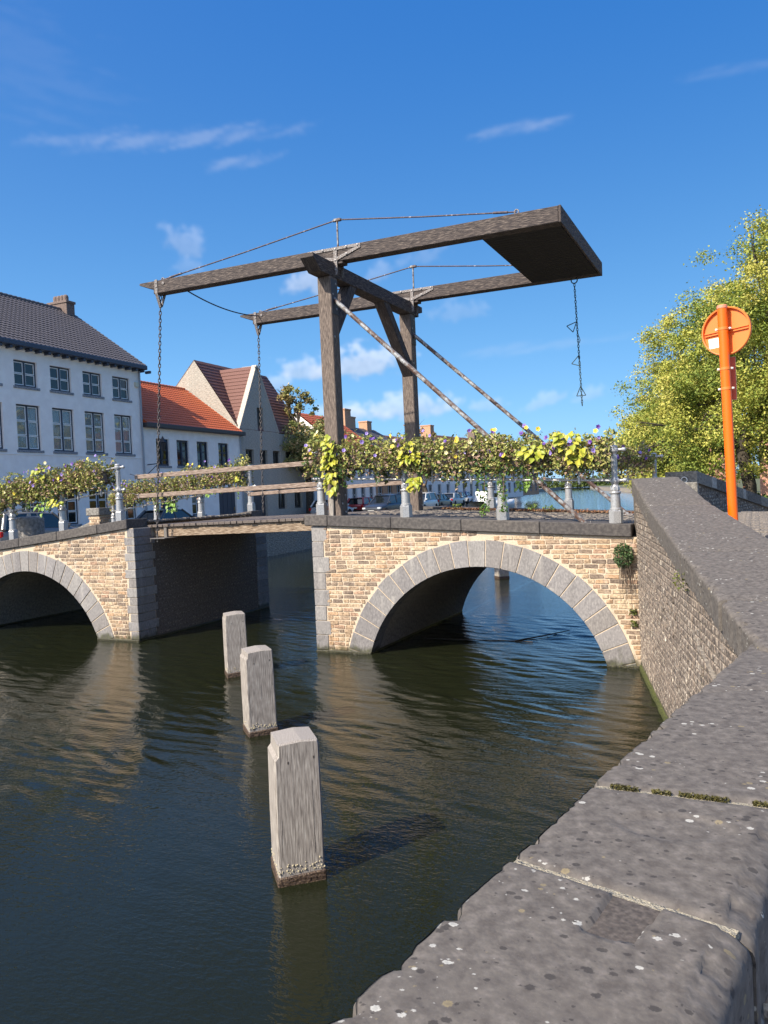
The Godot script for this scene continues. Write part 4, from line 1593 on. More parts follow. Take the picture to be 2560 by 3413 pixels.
	for i in nb:
		var za := lerpf(zc0, zc1, float(i) / nb) + 0.004
		var zb := lerpf(zc0, zc1, float(i + 1) / nb) - 0.004
		var mb := MB.new()
		mb.cbox(Vector3(2.80, 0.0, za), Vector3(4.10, 0.045, zb), 0.004)
		part("counterweight_plank", mb.mesh(), wood_mat("tarred_plank", 0, [[0.2, c8(22, 20, 21)], [0.5, c8(34, 31, 31)], [0.8, c8(50, 46, 45)]], 0.2), t)  # no tar on them: the shade of the underside is put into the colour
	var ends := MB.new()
	ends.cbox(Vector3(4.112, -0.005, zc0 - 0.22), Vector3(4.152, 0.262, zc1 + 0.22), 0.006)
	part("end_board", ends.mesh(), wz, t)
	ends = MB.new()
	ends.cbox(Vector3(2.80, 0.05, zc0), Vector3(2.86, 0.2, zc1), 0.005)
	ends.cbox(Vector3(3.12, 0.05, zc0), Vector3(4.09, 0.23, zc1), 0.005)
	part("ballast_box", ends.mesh(), wz, t)
	# slack cable between the beam tips
	var cab := MB.new()
	var ca := []
	for i in 21:
		var s := i / 20.0
		var c := Vector3(-3.30, 0.0, 1.6).lerp(Vector3(-3.84, 0.17, -1.66), s)
		c.y -= 0.11 * 4.0 * s * (1.0 - s)
		ca.append(c)
	cab.tube(ca, 0.013, 6)
	part("slack_cable", cab.mesh(), plain("black_cable", c8(42, 44, 54), 0.6), t)

	# --- chains
	var chain_m := plain("chain_iron", c8(84, 80, 80), 0.55, 0.3)
	chain("lifting_chain", "near lifting chain hanging from the front balance beam to the deck", Vector3(-3.45, 6.97, -0.31), Vector3(-3.84, 2.16, -0.28), 0.075, 0.010, chain_m)
	chain("lifting_chain", "far lifting chain hanging from the rear balance beam to the deck", Vector3(-3.45, 6.97, -3.73), Vector3(-3.58, 2.42, -3.74), 0.075, 0.010, chain_m)
	var green := plain("dark_green_iron", c8(52, 72, 76), 0.55, 0.2)
	var hc := chain("hand_chain", "thin dark pull chain with triangle handles hanging from the counterweight", Vector3(4.12, 6.78, -3.68), Vector3(4.18, 4.36, -3.68), 0.055, 0.007, green)
	var hm := MB.new()
	var rr2 := []
	for i in 17:
		var a := TAU * i / 16.0
		rr2.append(Vector3(cos(a) * 0.06, 0.07 + sin(a) * 0.06, 0))
	hm.tube(rr2, 0.012, 6, false)
	part("top_ring", hm.mesh(), green, hc)
	for q in [[-0.75, -0.10, 0.85], [-1.42, -0.05, 0.35], [-2.03, 0.0, 0.0]]:
		hm = MB.new()
		var y: float = q[0]
		var b := Basis(Vector3.BACK, -q[2])
		var tri := [Vector3.ZERO, Vector3(-0.085, -0.19, 0), Vector3(0.095, -0.19, 0), Vector3.ZERO]
		for i in 3:
			hm.tube([b * tri[i] + Vector3(0.05 * -y / 2.4, y, 0), b * tri[i + 1] + Vector3(0.05 * -y / 2.4, y, 0)], 0.009, 6)
		part("triangle_handle", hm.mesh(), green, hc)
	hm = MB.new()
	hm.tube([Vector3(0.02, -1.02, 0), Vector3(0.05, -1.05, 0), Vector3(0.07, -1.12, 0), Vector3(0.05, -1.18, 0)], 0.007, 6)
	part("hook", hm.mesh(), green, hc)

	# --- the wooden deck
	var d := thing("drawbridge_deck", "wooden plank deck of the drawbridge between the two brick halves", "bridge deck", Vector3(-2.2, 2.3, -2.35))
	var od := at(Vector3(2.2, -2.3, 2.35))
	var pw := wood_mat("deck_plank", 2, [[0.2, c8(66, 58, 54)], [0.5, c8(102, 92, 86)], [0.8, c8(136, 126, 118)]], 0.6)
	var bw := wood_mat("deck_beam", 0, [[0.2, c8(70, 54, 42)], [0.45, c8(128, 108, 88)], [0.65, c8(160, 142, 122)], [0.85, c8(190, 174, 156)]], 0.6)
	var x := -4.30
	while x < 0.0:
		var mb := MB.new()
		var w := rr(0.128, 0.138)
		var y := lerpf(2.362, 2.412, (x + 4.3) / 4.3)
		mb.cbox(Vector3(x, y - 0.055, -4.24 + rr(-0.02, 0.02)), Vector3(minf(x + w, -0.01), y + rr(-0.003, 0.003), -0.50 + rr(-0.012, 0.02)), 0.006, od)
		part("plank", mb.mesh(), pw, d)
		x += w + 0.01
	for z in [-0.62, -1.9, -3.0, -4.12]:
		var mb := MB.new()
		var z0: float = z - 0.06
		var z1: float = z + 0.06
		mb.hexa([od * Vector3(-4.02, 2.115, z0), od * Vector3(-0.02, 2.165, z0), od * Vector3(-4.02, 2.30, z0), od * Vector3(-0.02, 2.352, z0), od * Vector3(-4.02, 2.115, z1), od * Vector3(-0.02, 2.165, z1), od * Vector3(-4.02, 2.30, z1), od * Vector3(-0.02, 2.352, z1)])
		part("deck_beam", mb.mesh(), bw, d)
	var eb := MB.new()
	eb.cbox(Vector3(-4.19, 2.11, -4.2), Vector3(-4.03, 2.30, -0.58), 0.01, od)
	part("end_beam", eb.mesh(), bw, d)
	eb = MB.new()
	eb.box(Vector3(-3.98, 2.085, -0.60), Vector3(-3.6, 2.10, -0.22), od)
	eb.box(Vector3(-3.985, 2.02, -0.26), Vector3(-3.975, 2.10, -0.24), od)
	eb.box(Vector3(-3.845, 2.02, -0.30), Vector3(-3.83, 2.22, -0.27), od)
	eb.box(Vector3(-3.87, 2.10, -0.62), Vector3(-3.80, 2.36, -0.52), od)
	part("chain_bracket", eb.mesh(), plain("bracket_iron", c8(120, 116, 112), 0.5, 0.3), d)
	# --- wooden hand rails of the deck
	var rw := wood_mat("rail_wood", 0, [[0.2, c8(92, 76, 66)], [0.45, c8(128, 110, 98)], [0.65, c8(152, 134, 122)], [0.85, c8(178, 162, 150)]], 0.5)
	var rails := [
		["wooden_railing", "near wooden hand rail of the drawbridge deck, two grey-brown bars", -0.40, [[-4.45, 3.375, 0.36, 3.425], [-4.43, 2.975, 0.36, 3.03]]],
		["wooden_railing", "far wooden hand rail of the drawbridge deck, behind the near one", -4.18, [[-2.3, 3.38, -0.1, 3.47], [-4.3, 2.93, 0.3, 3.03]]],
	]
	for r in rails:
		var t2 := thing(r[0], r[1], "railing", Vector3(-2.1, 2.4, r[2]))
		for q in r[3]:
			var mb := MB.new()
			var a := Vector3(q[0] + 2.1, q[1] - 2.4, 0)
			var b := Vector3(q[2] + 2.1, q[3] - 2.4, 0)
			var h := 0.045
			var e := 0.032
			var pts := []
			for i in 8:
				var c: Vector3 = b if i & 1 else a
				pts.append(c + Vector3(0, h if i & 2 else -h, e if i & 4 else -e))
			var lo := Vector3(a.x, -h, -e)
			var j := []
			for i in 8:
				j.append(Vector3(0, (b.y if i & 1 else a.y), 0))
			mb.cbox(Vector3(a.x, -h, -e), Vector3(b.x, h, e), 0.008, Transform3D(), j)
			part("rail", mb.mesh(), rw, t2)
		var br := MB.new()
		for q in r[3]:
			var xx: float = q[0] + 2.1 + 0.07
			br.cbox(Vector3(xx - 0.012, q[1] - 2.4 - 0.055, -0.042), Vector3(xx + 0.012, q[1] - 2.4 + 0.055, 0.042), 0.003)
			br.tube([Vector3(xx, q[1] - 2.4 + 0.02, 0.04), Vector3(xx - 0.12, q[1] - 2.4 + 0.07, 0.1)], 0.008, 6)
		part("iron_clamp", br.mesh(), iron, t2)

func chain(called: String, label: String, a: Vector3, b: Vector3, pitch: float, wire: float, m: Material) -> Node3D:
	var t := thing(called, label, "chain", a)
	var mb := MB.new()
	var pts := []
	for i in 17:
		var u := TAU * i / 16.0
		pts.append(Vector3(cos(u) * wire * 2.1, sin(u) * pitch * 0.5 + (pitch * 0.12 if sin(u) > 0.01 else (-pitch * 0.12 if sin(u) < -0.01 else 0.0)), 0))
	mb.tube(pts, wire, 6, false)
	var link := mb.mesh()
	var n := int((b - a).length() / pitch)
	var d := (b - a).normalized()
	var bs := Basis(d.cross(Vector3.BACK).normalized(), -d, Vector3.ZERO)
	bs.z = bs.x.cross(bs.y)
	for i in n:
		var bb := bs * Basis(Vector3.UP, (PI / 2 if i % 2 else 0.0) + 0.5 + rr(-0.15, 0.15))
		part("link", link, m, t, Transform3D(bb, d * pitch * (i + 0.5)))
	return t

# ------------------------------------------------------------------ cast iron railings and flower boxes
var post_full: Dictionary = {}

func silver() -> StandardMaterial3D:
	return mat("silver_paint", [[0.2, c8(140, 140, 141)], [0.45, c8(172, 172, 173)], [0.7, c8(188, 188, 189)], [0.9, c8(164, 156, 148)]], 0.03, 4, Vector3(3, 3, 3), 0.34, "", 0.0, true, 0.4)

func post_meshes() -> Dictionary:
	if post_full.size():
		return post_full
	var base := MB.new()
	base.lathe([Vector2(0.1058, 0.0), Vector2(0.1058, 0.185), Vector2(0.0920, 0.205)], 6, Transform3D(Basis(Vector3.UP, 0.35), Vector3.ZERO), true)
	var drum := MB.new()
	drum.lathe([Vector2(0.0897, 0.2), Vector2(0.0897, 0.222), Vector2(0.0759, 0.235), Vector2(0.0736, 0.36), Vector2(0.0713, 0.44), Vector2(0.0851, 0.452), Vector2(0.0897, 0.468), Vector2(0.0828, 0.482)], 20)
	drum.lathe([Vector2(0.0575, 0.482), Vector2(0.0667, 0.51), Vector2(0.0633, 0.55), Vector2(0.0483, 0.585), Vector2(0.0529, 0.60), Vector2(0.0644, 0.62), Vector2(0.0690, 0.65), Vector2(0.0621, 0.68), Vector2(0.0483, 0.70)], 16)
	# leaf relief round the collar
	for i in 8:
		var a := TAU * i / 8.0
		drum.cbox(Vector3(-0.012, 0.495, 0.05), Vector3(0.012, 0.565, 0.073), 0.008, Transform3D(Basis(Vector3.UP, a), Vector3.ZERO))
		drum.cbox(Vector3(-0.012, 0.625, 0.055), Vector3(0.012, 0.675, 0.075), 0.007, Transform3D(Basis(Vector3.UP, a + 0.39), Vector3.ZERO))
	var shaft := MB.new()
	shaft.lathe([Vector2(0.0506, 0.70), Vector2(0.0506, 0.715), Vector2(0.0414, 0.725), Vector2(0.0368, 1.05), Vector2(0.0483, 1.06), Vector2(0.0506, 1.075)], 14)
	for i in 10:
		var a := TAU * i / 10.0
		shaft.cbox(Vector3(-0.0045, 0.74, 0.034), Vector3(0.0055, 1.03, 0.0465), 0.003, Transform3D(Basis(Vector3.UP, a), Vector3.ZERO))
	var cap := MB.new()
	cap.lathe([Vector2(0.0460, 1.075), Vector2(0.0713, 1.09), Vector2(0.0736, 1.125), Vector2(0.0575, 1.145), Vector2(0.0644, 1.16), Vector2(0.0517, 1.18), Vector2(0.0230, 1.19), Vector2(0.0000, 1.192)], 14)
	for i in 6:
		var a := TAU * i / 6.0
		cap.cbox(Vector3(-0.018, 1.085, 0.045), Vector3(0.018, 1.135, 0.072), 0.012, Transform3D(Basis(Vector3.UP, a), Vector3.ZERO))
	post_full = {"base": base.mesh(), "drum": drum.mesh(), "shaft": shaft.mesh(), "cap": cap.mesh()}
	return post_full

func stub(parent: Node3D, p: Vector3, dir: float, name_: String) -> void:
	var mb := MB.new()
	var xf := Transform3D(Basis(Vector3.BACK, -PI / 2 * dir), p)
	mb.lathe([Vector2(0.02, 0.0), Vector2(0.02, 0.12), Vector2(0.03, 0.125), Vector2(0.034, 0.145), Vector2(0.03, 0.17), Vector2(0.012, 0.182), Vector2(0.0, 0.184)], 12, xf)
	part(name_, mb.mesh(), silver(), parent)

# posts: list of x; y_of: height of the stone under x; the rails run from xa to xb
func railing(label: String, z: float, xs: Array, xa: float, xb: float, y_of: Callable, ends: Array, group: String) -> void:
	var t := thing("iron_railing", label, "railing", Vector3(xs[0], y_of.call(xs[0]), z), group)
	var o := -t.position
	var pm := post_meshes()
	var sm := silver()
	for x in xs:
		var p := Vector3(x, y_of.call(x), z) + o
		var base := part("post", pm.drum, sm, t, at(p))
		part("post_base", pm.base, sm, base)
		part("post_shaft", pm.shaft, sm, base)
		if x in ends or true:
			part("post_cap", pm.cap, sm, base)
	for h in [0.648, 1.115]:
		var mb := MB.new()
		var pts := []
		for i in 7:
			var x := lerpf(xa, xb, i / 6.0)
			pts.append(Vector3(x, y_of.call(x) + h, z) + o)
		mb.tube(pts, 0.0175 if h < 1.0 else 0.02, 10)
		part("rail", mb.mesh(), sm, t)
	# flat uprights that carry the boxes
	for i in xs.size() - 1:
		for f in [0.3, 0.7]:
			var x: float = lerpf(xs[i], xs[i + 1], f)
			var mb := MB.new()
			var y: float = y_of.call(x)
			mb.cbox(Vector3(x - 0.012, y + 0.58, z - 0.012) + o, Vector3(x + 0.012, y + 1.13, z + 0.012) + o, 0.004)
			mb.cbox(Vector3(x - 0.018, y + 0.60, z - 0.03) + o, Vector3(x + 0.018, y + 0.70, z + 0.03) + o, 0.006)
			part("upright", mb.mesh(), sm, t)
	for e in ends:
		var x: float = e[0]
		for h in [0.648, 1.115]:
			stub(t, Vector3(x, y_of.call(x) + h, z) + o, e[1], "end_knob")

func back_y(x: float) -> float:
	if x > -0.1:
		return 2.45 - 0.0 * x - 0.028 * maxf(0.0, x)
	return 2.43 + 0.01 * x * 0.0 - 0.028 * maxf(0.0, -x - 4.2)

func build_railings() -> void:
	railing("silver iron railing on the right bridge half's near edge, hung with flower boxes", -0.13, [0.159, 1.821, 3.525, 5.307], 0.16, 5.31, deck_y, [[5.307, 1.0], [0.159, -1.0]], "silver cast iron railings of the bridge")
	railing("silver iron railing along the bridge's near edge at far left, above the left arch", -0.13, [-9.43, -7.87, -6.30, -4.66], -9.45, -4.66, deck_y, [[-4.66, 1.0]], "silver cast iron railings of the bridge")
	railing("silver iron railing on the far edge, seen behind the wooden rails at left", -4.56, [-9.22, -7.65, -6.12, -4.50], -9.2, -4.5, deck_y, [[-4.5, 1.0]], "silver cast iron railings of the bridge")
	railing("silver iron railing on the far edge, behind the flowers at right", -4.56, [0.2, 1.93, 3.65, 5.40], 0.2, 5.4, deck_y, [[5.4, 1.0]], "silver cast iron railings of the bridge")

var lime_leaf: Array = []
var petal_meshes: Array = []

func big_leaf(w: float, l: float, fold: float) -> ArrayMesh:
	# heart-shaped leaf, stalk at the origin, tip along +z, upper side +y
	var mb := MB.new()
	var rows := []
	var out := [[0.0, -0.10, 0.30], [0.12, -0.02, 0.78], [0.3, 0.0, 1.0], [0.5, 0.0, 0.86], [0.7, 0.0, 0.55], [0.88, 0.0, 0.22], [1.0, 0.0, 0.0]]
	for r in out:
		var z: float = r[0] * l
		var hw: float = r[2] * w * 0.5
		var droop: float = -0.28 * l * r[0] * r[0]
		rows.append([Vector3(-hw, droop + fold * hw, z + r[1] * l), Vector3(-hw * 0.5, droop + fold * hw * 0.25, z + r[1] * l * 0.3), Vector3(0, droop, z), Vector3(hw * 0.5, droop + fold * hw * 0.25, z + r[1] * l * 0.3), Vector3(hw, droop + fold * hw, z + r[1] * l)])
	mb.sheet(rows, true)
	return mb.mesh()

func flower_mesh() -> ArrayMesh:
	# five-lobed trumpet facing +z
	var mb := MB.new()
	var n := 20
	for i in n:
		var a0 := TAU * i / n
		var a1 := TAU * (i + 1) / n
		var r0 := 1.0 + 0.14 * cos(a0 * 5.0)
		var r1 := 1.0 + 0.14 * cos(a1 * 5.0)
		var c0 := Vector3(cos(a0), sin(a0), 0)
		var c1 := Vector3(cos(a1), sin(a1), 0)
		mb.tri(Vector3(0, 0, -0.55), c0 * 0.3 + Vector3(0, 0, -0.12), c1 * 0.3 + Vector3(0, 0, -0.12))
		mb.quad(c0 * 0.3 + Vector3(0, 0, -0.12), c0 * r0 + Vector3(0, 0, 0.06), c1 * r1 + Vector3(0, 0, 0.06), c1 * 0.3 + Vector3(0, 0, -0.12))
	return mb.mesh()

func leaf_color(kind: float) -> Color:
	if kind < 0.30:
		return Color(0.16, 0.20, 0.055).lerp(Color(0.30, 0.33, 0.09), rng.randf())
	if kind < 0.68:
		return Color(0.33, 0.325, 0.09).lerp(Color(0.50, 0.46, 0.17), rng.randf())
	if kind < 0.90:
		return Color(0.26, 0.165, 0.115).lerp(Color(0.44, 0.30, 0.22), rng.randf())
	return Color(0.06, 0.12, 0.04)

# a box of flowers on the railing: xa..xb, y of the box's bottom at both ends
func flower_box(label: String, group: String, xa: float, xb: float, z: float, y_of: Callable, lush: float, dry: float, clusters: Array, trails: Array, n_flowers: int) -> void:
	var xm := (xa + xb) / 2
	var yb: float = y_of.call(xm) + 0.86
	var slope: float = (y_of.call(xb) - y_of.call(xa)) / (xb - xa)
	var t := thing("flower_box", label, "flower box", Vector3(xm, yb, z), group, Basis(Vector3.BACK, atan(slope)))
	var hw := (xb - xa) / 2
	var bm := mat("weathered_planter", [[0.25, c8(92, 80, 76)], [0.5, c8(124, 110, 104)], [0.75, c8(150, 136, 128)]], 0.02, 4, Vector3(0.8, 3, 3), 0.85, "fine", 0.3)
	var mb := MB.new()
	mb.cbox(Vector3(-hw + 0.12, 0, -0.13), Vector3(hw - 0.12, 0.225, 0.13), 0.008)
	part("box", mb.mesh(), bm, t)
	mb = MB.new()
	mb.cbox(Vector3(-hw + 0.10, 0.226, -0.145), Vector3(hw - 0.10, 0.25, 0.145), 0.006)
	part("box_rim", mb.mesh(), bm, t)
	var xfs := []
	var cols := []
	var nz := FastNoiseLite.new()
	nz.seed = int(absf(xa) * 100) + 3
	nz.frequency = 2.4
	var count := int(5900 * hw * lush)
	for i in count:
		var x := rr(-hw - 0.08, hw + 0.08)
		var nn := nz.get_noise_2d(x, 0.0)
		var n2 := nz.get_noise_2d(x * 2.5, 7.0)
		var up := 0.42 + 0.34 * nn + 0.18 * n2
		var dn := 0.02 - 0.42 * maxf(0.0, n2 + 0.18) - 0.08 * rng.randf()
		var v := rng.randf()
		v = v * v * (3.0 - 2.0 * v) * 0.5 + v * 0.5
		var y := lerpf(dn, up, v)
		var depth := 0.26 * sqrt(maxf(0.05, 1.0 - pow((y - 0.22) / 0.52, 2.0)))
		var zz := depth * (sqrt(rng.randf()) if rng.randf() < 0.5 else -sqrt(rng.randf()))
		if y < 0.2 and absf(zz) < 0.13:
			zz = (0.14 + rng.randf() * 0.1) * (1.0 if zz > 0 else -1.0)
			if nz.get_noise_2d(x * 1.3 + 40.0, y) > 0.0:
				continue
		var s := rr(0.020, 0.042)
		xfs.append(Transform3D(random_basis().scaled(Vector3.ONE * s), Vector3(x, y, zz)))
		var kd := clampf(rng.randf() * 0.9 + dry * (0.16 - 1.2 * (y - 0.12)) * 0.8 + 0.35 * nz.get_noise_3d(x * 0.7, y, zz + 20.0), 0.0, 0.99)
		cols.append(leaf_color(kd if kd < 0.88 or dry > 0.3 else 0.5))
	# sprigs that stand above the rest
	for i in int(14 * hw):
		var p := Vector3(rr(-hw, hw), 0.36, rr(-0.15, 0.15))
		var top := Vector3(rr(-0.08, 0.08), rr(0.12, 0.30), rr(-0.05, 0.05))
		for k in 14:
			var f := rng.randf()
			xfs.append(Transform3D(random_basis().scaled(Vector3.ONE * rr(0.010, 0.019)), p + top * f + rv(0.02)))
			cols.append(leaf_color(rng.randf() * 0.6))
	for q in trails:
		# [x, bottom y, width, count]
		for i in q[3]:
			var f := pow(rng.randf(), 0.8)
			var w: float = q[2] * (1.0 - 0.45 * f)
			xfs.append(Transform3D(random_basis().scaled(Vector3.ONE * rr(0.016, 0.034)), Vector3(q[0] - xm + rr(-w, w) + 0.03 * sin(f * 9.0), lerpf(0.25, q[1], f), rr(0.12, 0.24))))
			cols.append(Color(0.07, 0.15, 0.03).lerp(Color(0.17, 0.27, 0.06), rng.randf()))
	multi("foliage", leaf_mesh(), leaf_mat(), xfs, cols, t)
	# stems
	mb = MB.new()
	for i in int(150 * hw):
		var x := rr(-hw, hw)
		var zz := rr(-0.2, 0.24)
		var a := Vector3(x, rr(0.15, 0.32), zz)
		var b := a + Vector3(rr(-0.16, 0.16), rr(-0.28, 0.24), rr(-0.06, 0.1))
		mb.tube([a, (a + b) / 2 + rv(0.03), b], [0.0035, 0.003, 0.002], 4, false)
	for q in trails:
		mb.tube([Vector3(q[0] - xm, 0.2, 0.16), Vector3(q[0] - xm + 0.02, (0.2 + q[1]) / 2, 0.2), Vector3(q[0] - xm, q[1], 0.17)], [0.006, 0.005, 0.003], 5, false)
	part("stems", mb.mesh(), plain("dry_stem", c8(122, 92, 74), 0.9), t, Transform3D(), true)
	# bright lime leaves, each on its own
	if lime_leaf.is_empty():
		for i in 3:
			lime_leaf.append(big_leaf(0.078 + 0.008 * i, 0.085 + 0.01 * i, 0.25))
	var lm := []
	for k in 3:
		var c: Color = [Color(0.34, 0.345, 0.03), Color(0.27, 0.31, 0.03), Color(0.40, 0.37, 0.045)][k]
		var m := plain("lime_leaf_%d" % k, c.linear_to_srgb(), 0.45, 0.0, 0.4)
		m.backlight_enabled = true
		m.backlight = Color(0.4, 0.4, 0.4)
		lm.append(m)
	var gm := plain("fresh_leaf", Color(0.16, 0.27, 0.045).linear_to_srgb(), 0.45, 0.0, 0.4)
	gm.backlight_enabled = true
	gm.backlight = Color(0.4, 0.4, 0.4)
	for q in clusters:
		# [x, y above the box's bottom, half width, half height, count, green?]
		for i in q[4]:
			var a := rr(0, TAU)
			var r := sqrt(rng.randf())
			var p := Vector3(q[0] - xm + cos(a) * r * q[2], q[1] + sin(a) * r * q[3], rr(0.2, 0.31))
			var out := Vector3(cos(a) * 0.7 + rr(-0.4, 0.4), -0.5 + rr(-0.5, 0.4), 0.55 + rr(-0.2, 0.3)).normalized()
			var up := (Vector3(0, 0.75, 0.75) + rv(0.45)).normalized()
			var xax := up.cross(out).normalized()
			var b := Basis(xax, out.cross(xax), out).scaled(Vector3.ONE * rr(0.75, 1.15))
			var gr: bool = q.size() > 5 and q[5]
			part("green_leaf" if gr else "lime_leaf", lime_leaf[rng.randi() % 3], gm if gr else lm[rng.randi() % 3], t, Transform3D(b, p))
	# petunias
	if petal_meshes.is_empty():
		petal_meshes.append(flower_mesh())
	var pm := [plain("purple_petal", Color(0.10, 0.035, 0.26).linear_to_srgb(), 0.5), plain("violet_petal", Color(0.24, 0.17, 0.48).linear_to_srgb(), 0.5), plain("cream_petal", Color(0.72, 0.66, 0.36).linear_to_srgb(), 0.5), plain("yellow_petal", Color(0.68, 0.54, 0.06).linear_to_srgb(), 0.5), plain("deep_purple_petal", Color(0.05, 0.015, 0.12).linear_to_srgb(), 0.5)]
	for i in n_flowers:
		var x := rr(-hw, hw)
		var y := 0.12 + 0.42 * rng.randf()
		var p := Vector3(x, y, 0.25 + rr(-0.03, 0.05))
		if rng.randf() < 0.35:
			p = Vector3(x, 0.50 + 0.2 * nz.get_noise_2d(x, 0.0) + rr(-0.03, 0.12), rr(-0.1, 0.2))
		var d := Vector3(rr(-0.7, 0.7), rr(-0.3, 0.7), 1.0).normalized()
		var xa2 := Vector3.UP.cross(d).normalized()
		var b := Basis(xa2, d.cross(xa2), d).scaled(Vector3.ONE * rr(0.026, 0.038))
		var kd := rng.randf()
		var idx := 0 if kd < 0.42 else (1 if kd < 0.68 else (4 if kd < 0.76 else (2 if kd < 0.88 else 3)))
		part(["purple_flower", "pale_violet_flower", "cream_flower", "yellow_flower", "dark_flower"][idx], petal_meshes[0], pm[idx], t, Transform3D(b, p))

func build_flowers() -> void:
	var g := "flower boxes along the bridge railings"
	flower_box("flower box nearest the gate posts, lime vine cascade at its left end", g, 0.0, 1.72, -0.13, deck_y, 1.0, 0.75, [[0.50, 0.14, 0.13, 0.42, 64], [0.52, -0.30, 0.11, 0.20, 26]], [[0.72, -0.35, 0.10, 90]], 20)
	flower_box("middle near flower box right of the gate, grey box side and brown stems showing", g, 1.72, 3.48, -0.13, deck_y, 1.0, 0.9, [[2.02, 0.22, 0.17, 0.20, 36], [2.12, -0.24, 0.12, 0.15, 24]], [[3.30, -0.80, 0.13, 260], [2.25, -0.2, 0.08, 50]], 22)
	flower_box("rightmost near flower box, full of large lime-yellow leaves and purple petunias", g, 3.44, 5.2, -0.13, deck_y, 1.05, 0.6, [[4.15, 0.22, 0.22, 0.13, 30], [4.82, 0.15, 0.19, 0.12, 28], [4.62, 0.40, 0.24, 0.13, 34]], [[3.62, -0.72, 0.11, 170], [4.02, -0.25, 0.08, 50]], 26)
	flower_box("near flower box at the picture's left edge above the parked grey car", g, -8.75, -7.1, -0.13, deck_y, 0.95, 0.5, [[-7.9, 0.35, 0.15, 0.10, 8]], [[-7.2, -0.3, 0.12, 90]], 22)
	flower_box("near flower box beside the left end post, with bright lime leaf tuft hanging below", g, -6.95, -4.95, -0.13, deck_y, 1.1, 0.6, [[-6.55, 0.42, 0.22, 0.16, 26], [-6.25, -0.24, 0.17, 0.10, 26], [-6.7, -0.30, 0.12, 0.13, 12, true]], [[-6.55, -0.42, 0.18, 150]], 24)
	flower_box("far flower box right behind the left end post, low over the dark car", g, -9.15, -7.75, -4.56, deck_y, 0.85, 0.35, [], [[-8.8, -0.5, 0.12, 80]], 12)
	flower_box("far flower box in the middle behind the wooden rails, green vine trailing", g, -7.55, -6.2, -4.56, deck_y, 0.85, 0.35, [[-6.95, -0.35, 0.16, 0.20, 18, true]], [[-7.5, -0.5, 0.14, 90], [-6.9, -0.55, 0.16, 120]], 12)
	flower_box("far flower box at the deck end behind the wooden rails, one big green leaf below", g, -6.05, -4.6, -4.56, deck_y, 0.8, 0.5, [[-5.6, -0.22, 0.14, 0.10, 10, true], [-4.75, 0.0, 0.10, 0.08, 8]], [[-4.8, -0.5, 0.12, 60]], 10)
	flower_box("far flower box behind the gate posts, mostly hidden by the near flowers", g, 0.3, 1.85, -4.56, deck_y, 0.85, 0.9, [], [[1.3, -0.2, 0.15, 80]], 8)
	flower_box("far flower box in the middle of the right half, green leaves under its rail", g, 2.0, 3.6, -4.56, deck_y, 0.85, 0.7, [[2.75, -0.35, 0.16, 0.12, 20, true]], [[2.8, -0.4, 0.2, 120]], 8)
	flower_box("far flower box at the right end beneath the trees, by the far end post", g, 3.72, 5.35, -4.56, deck_y, 1.1, 0.0, [], [], 14)

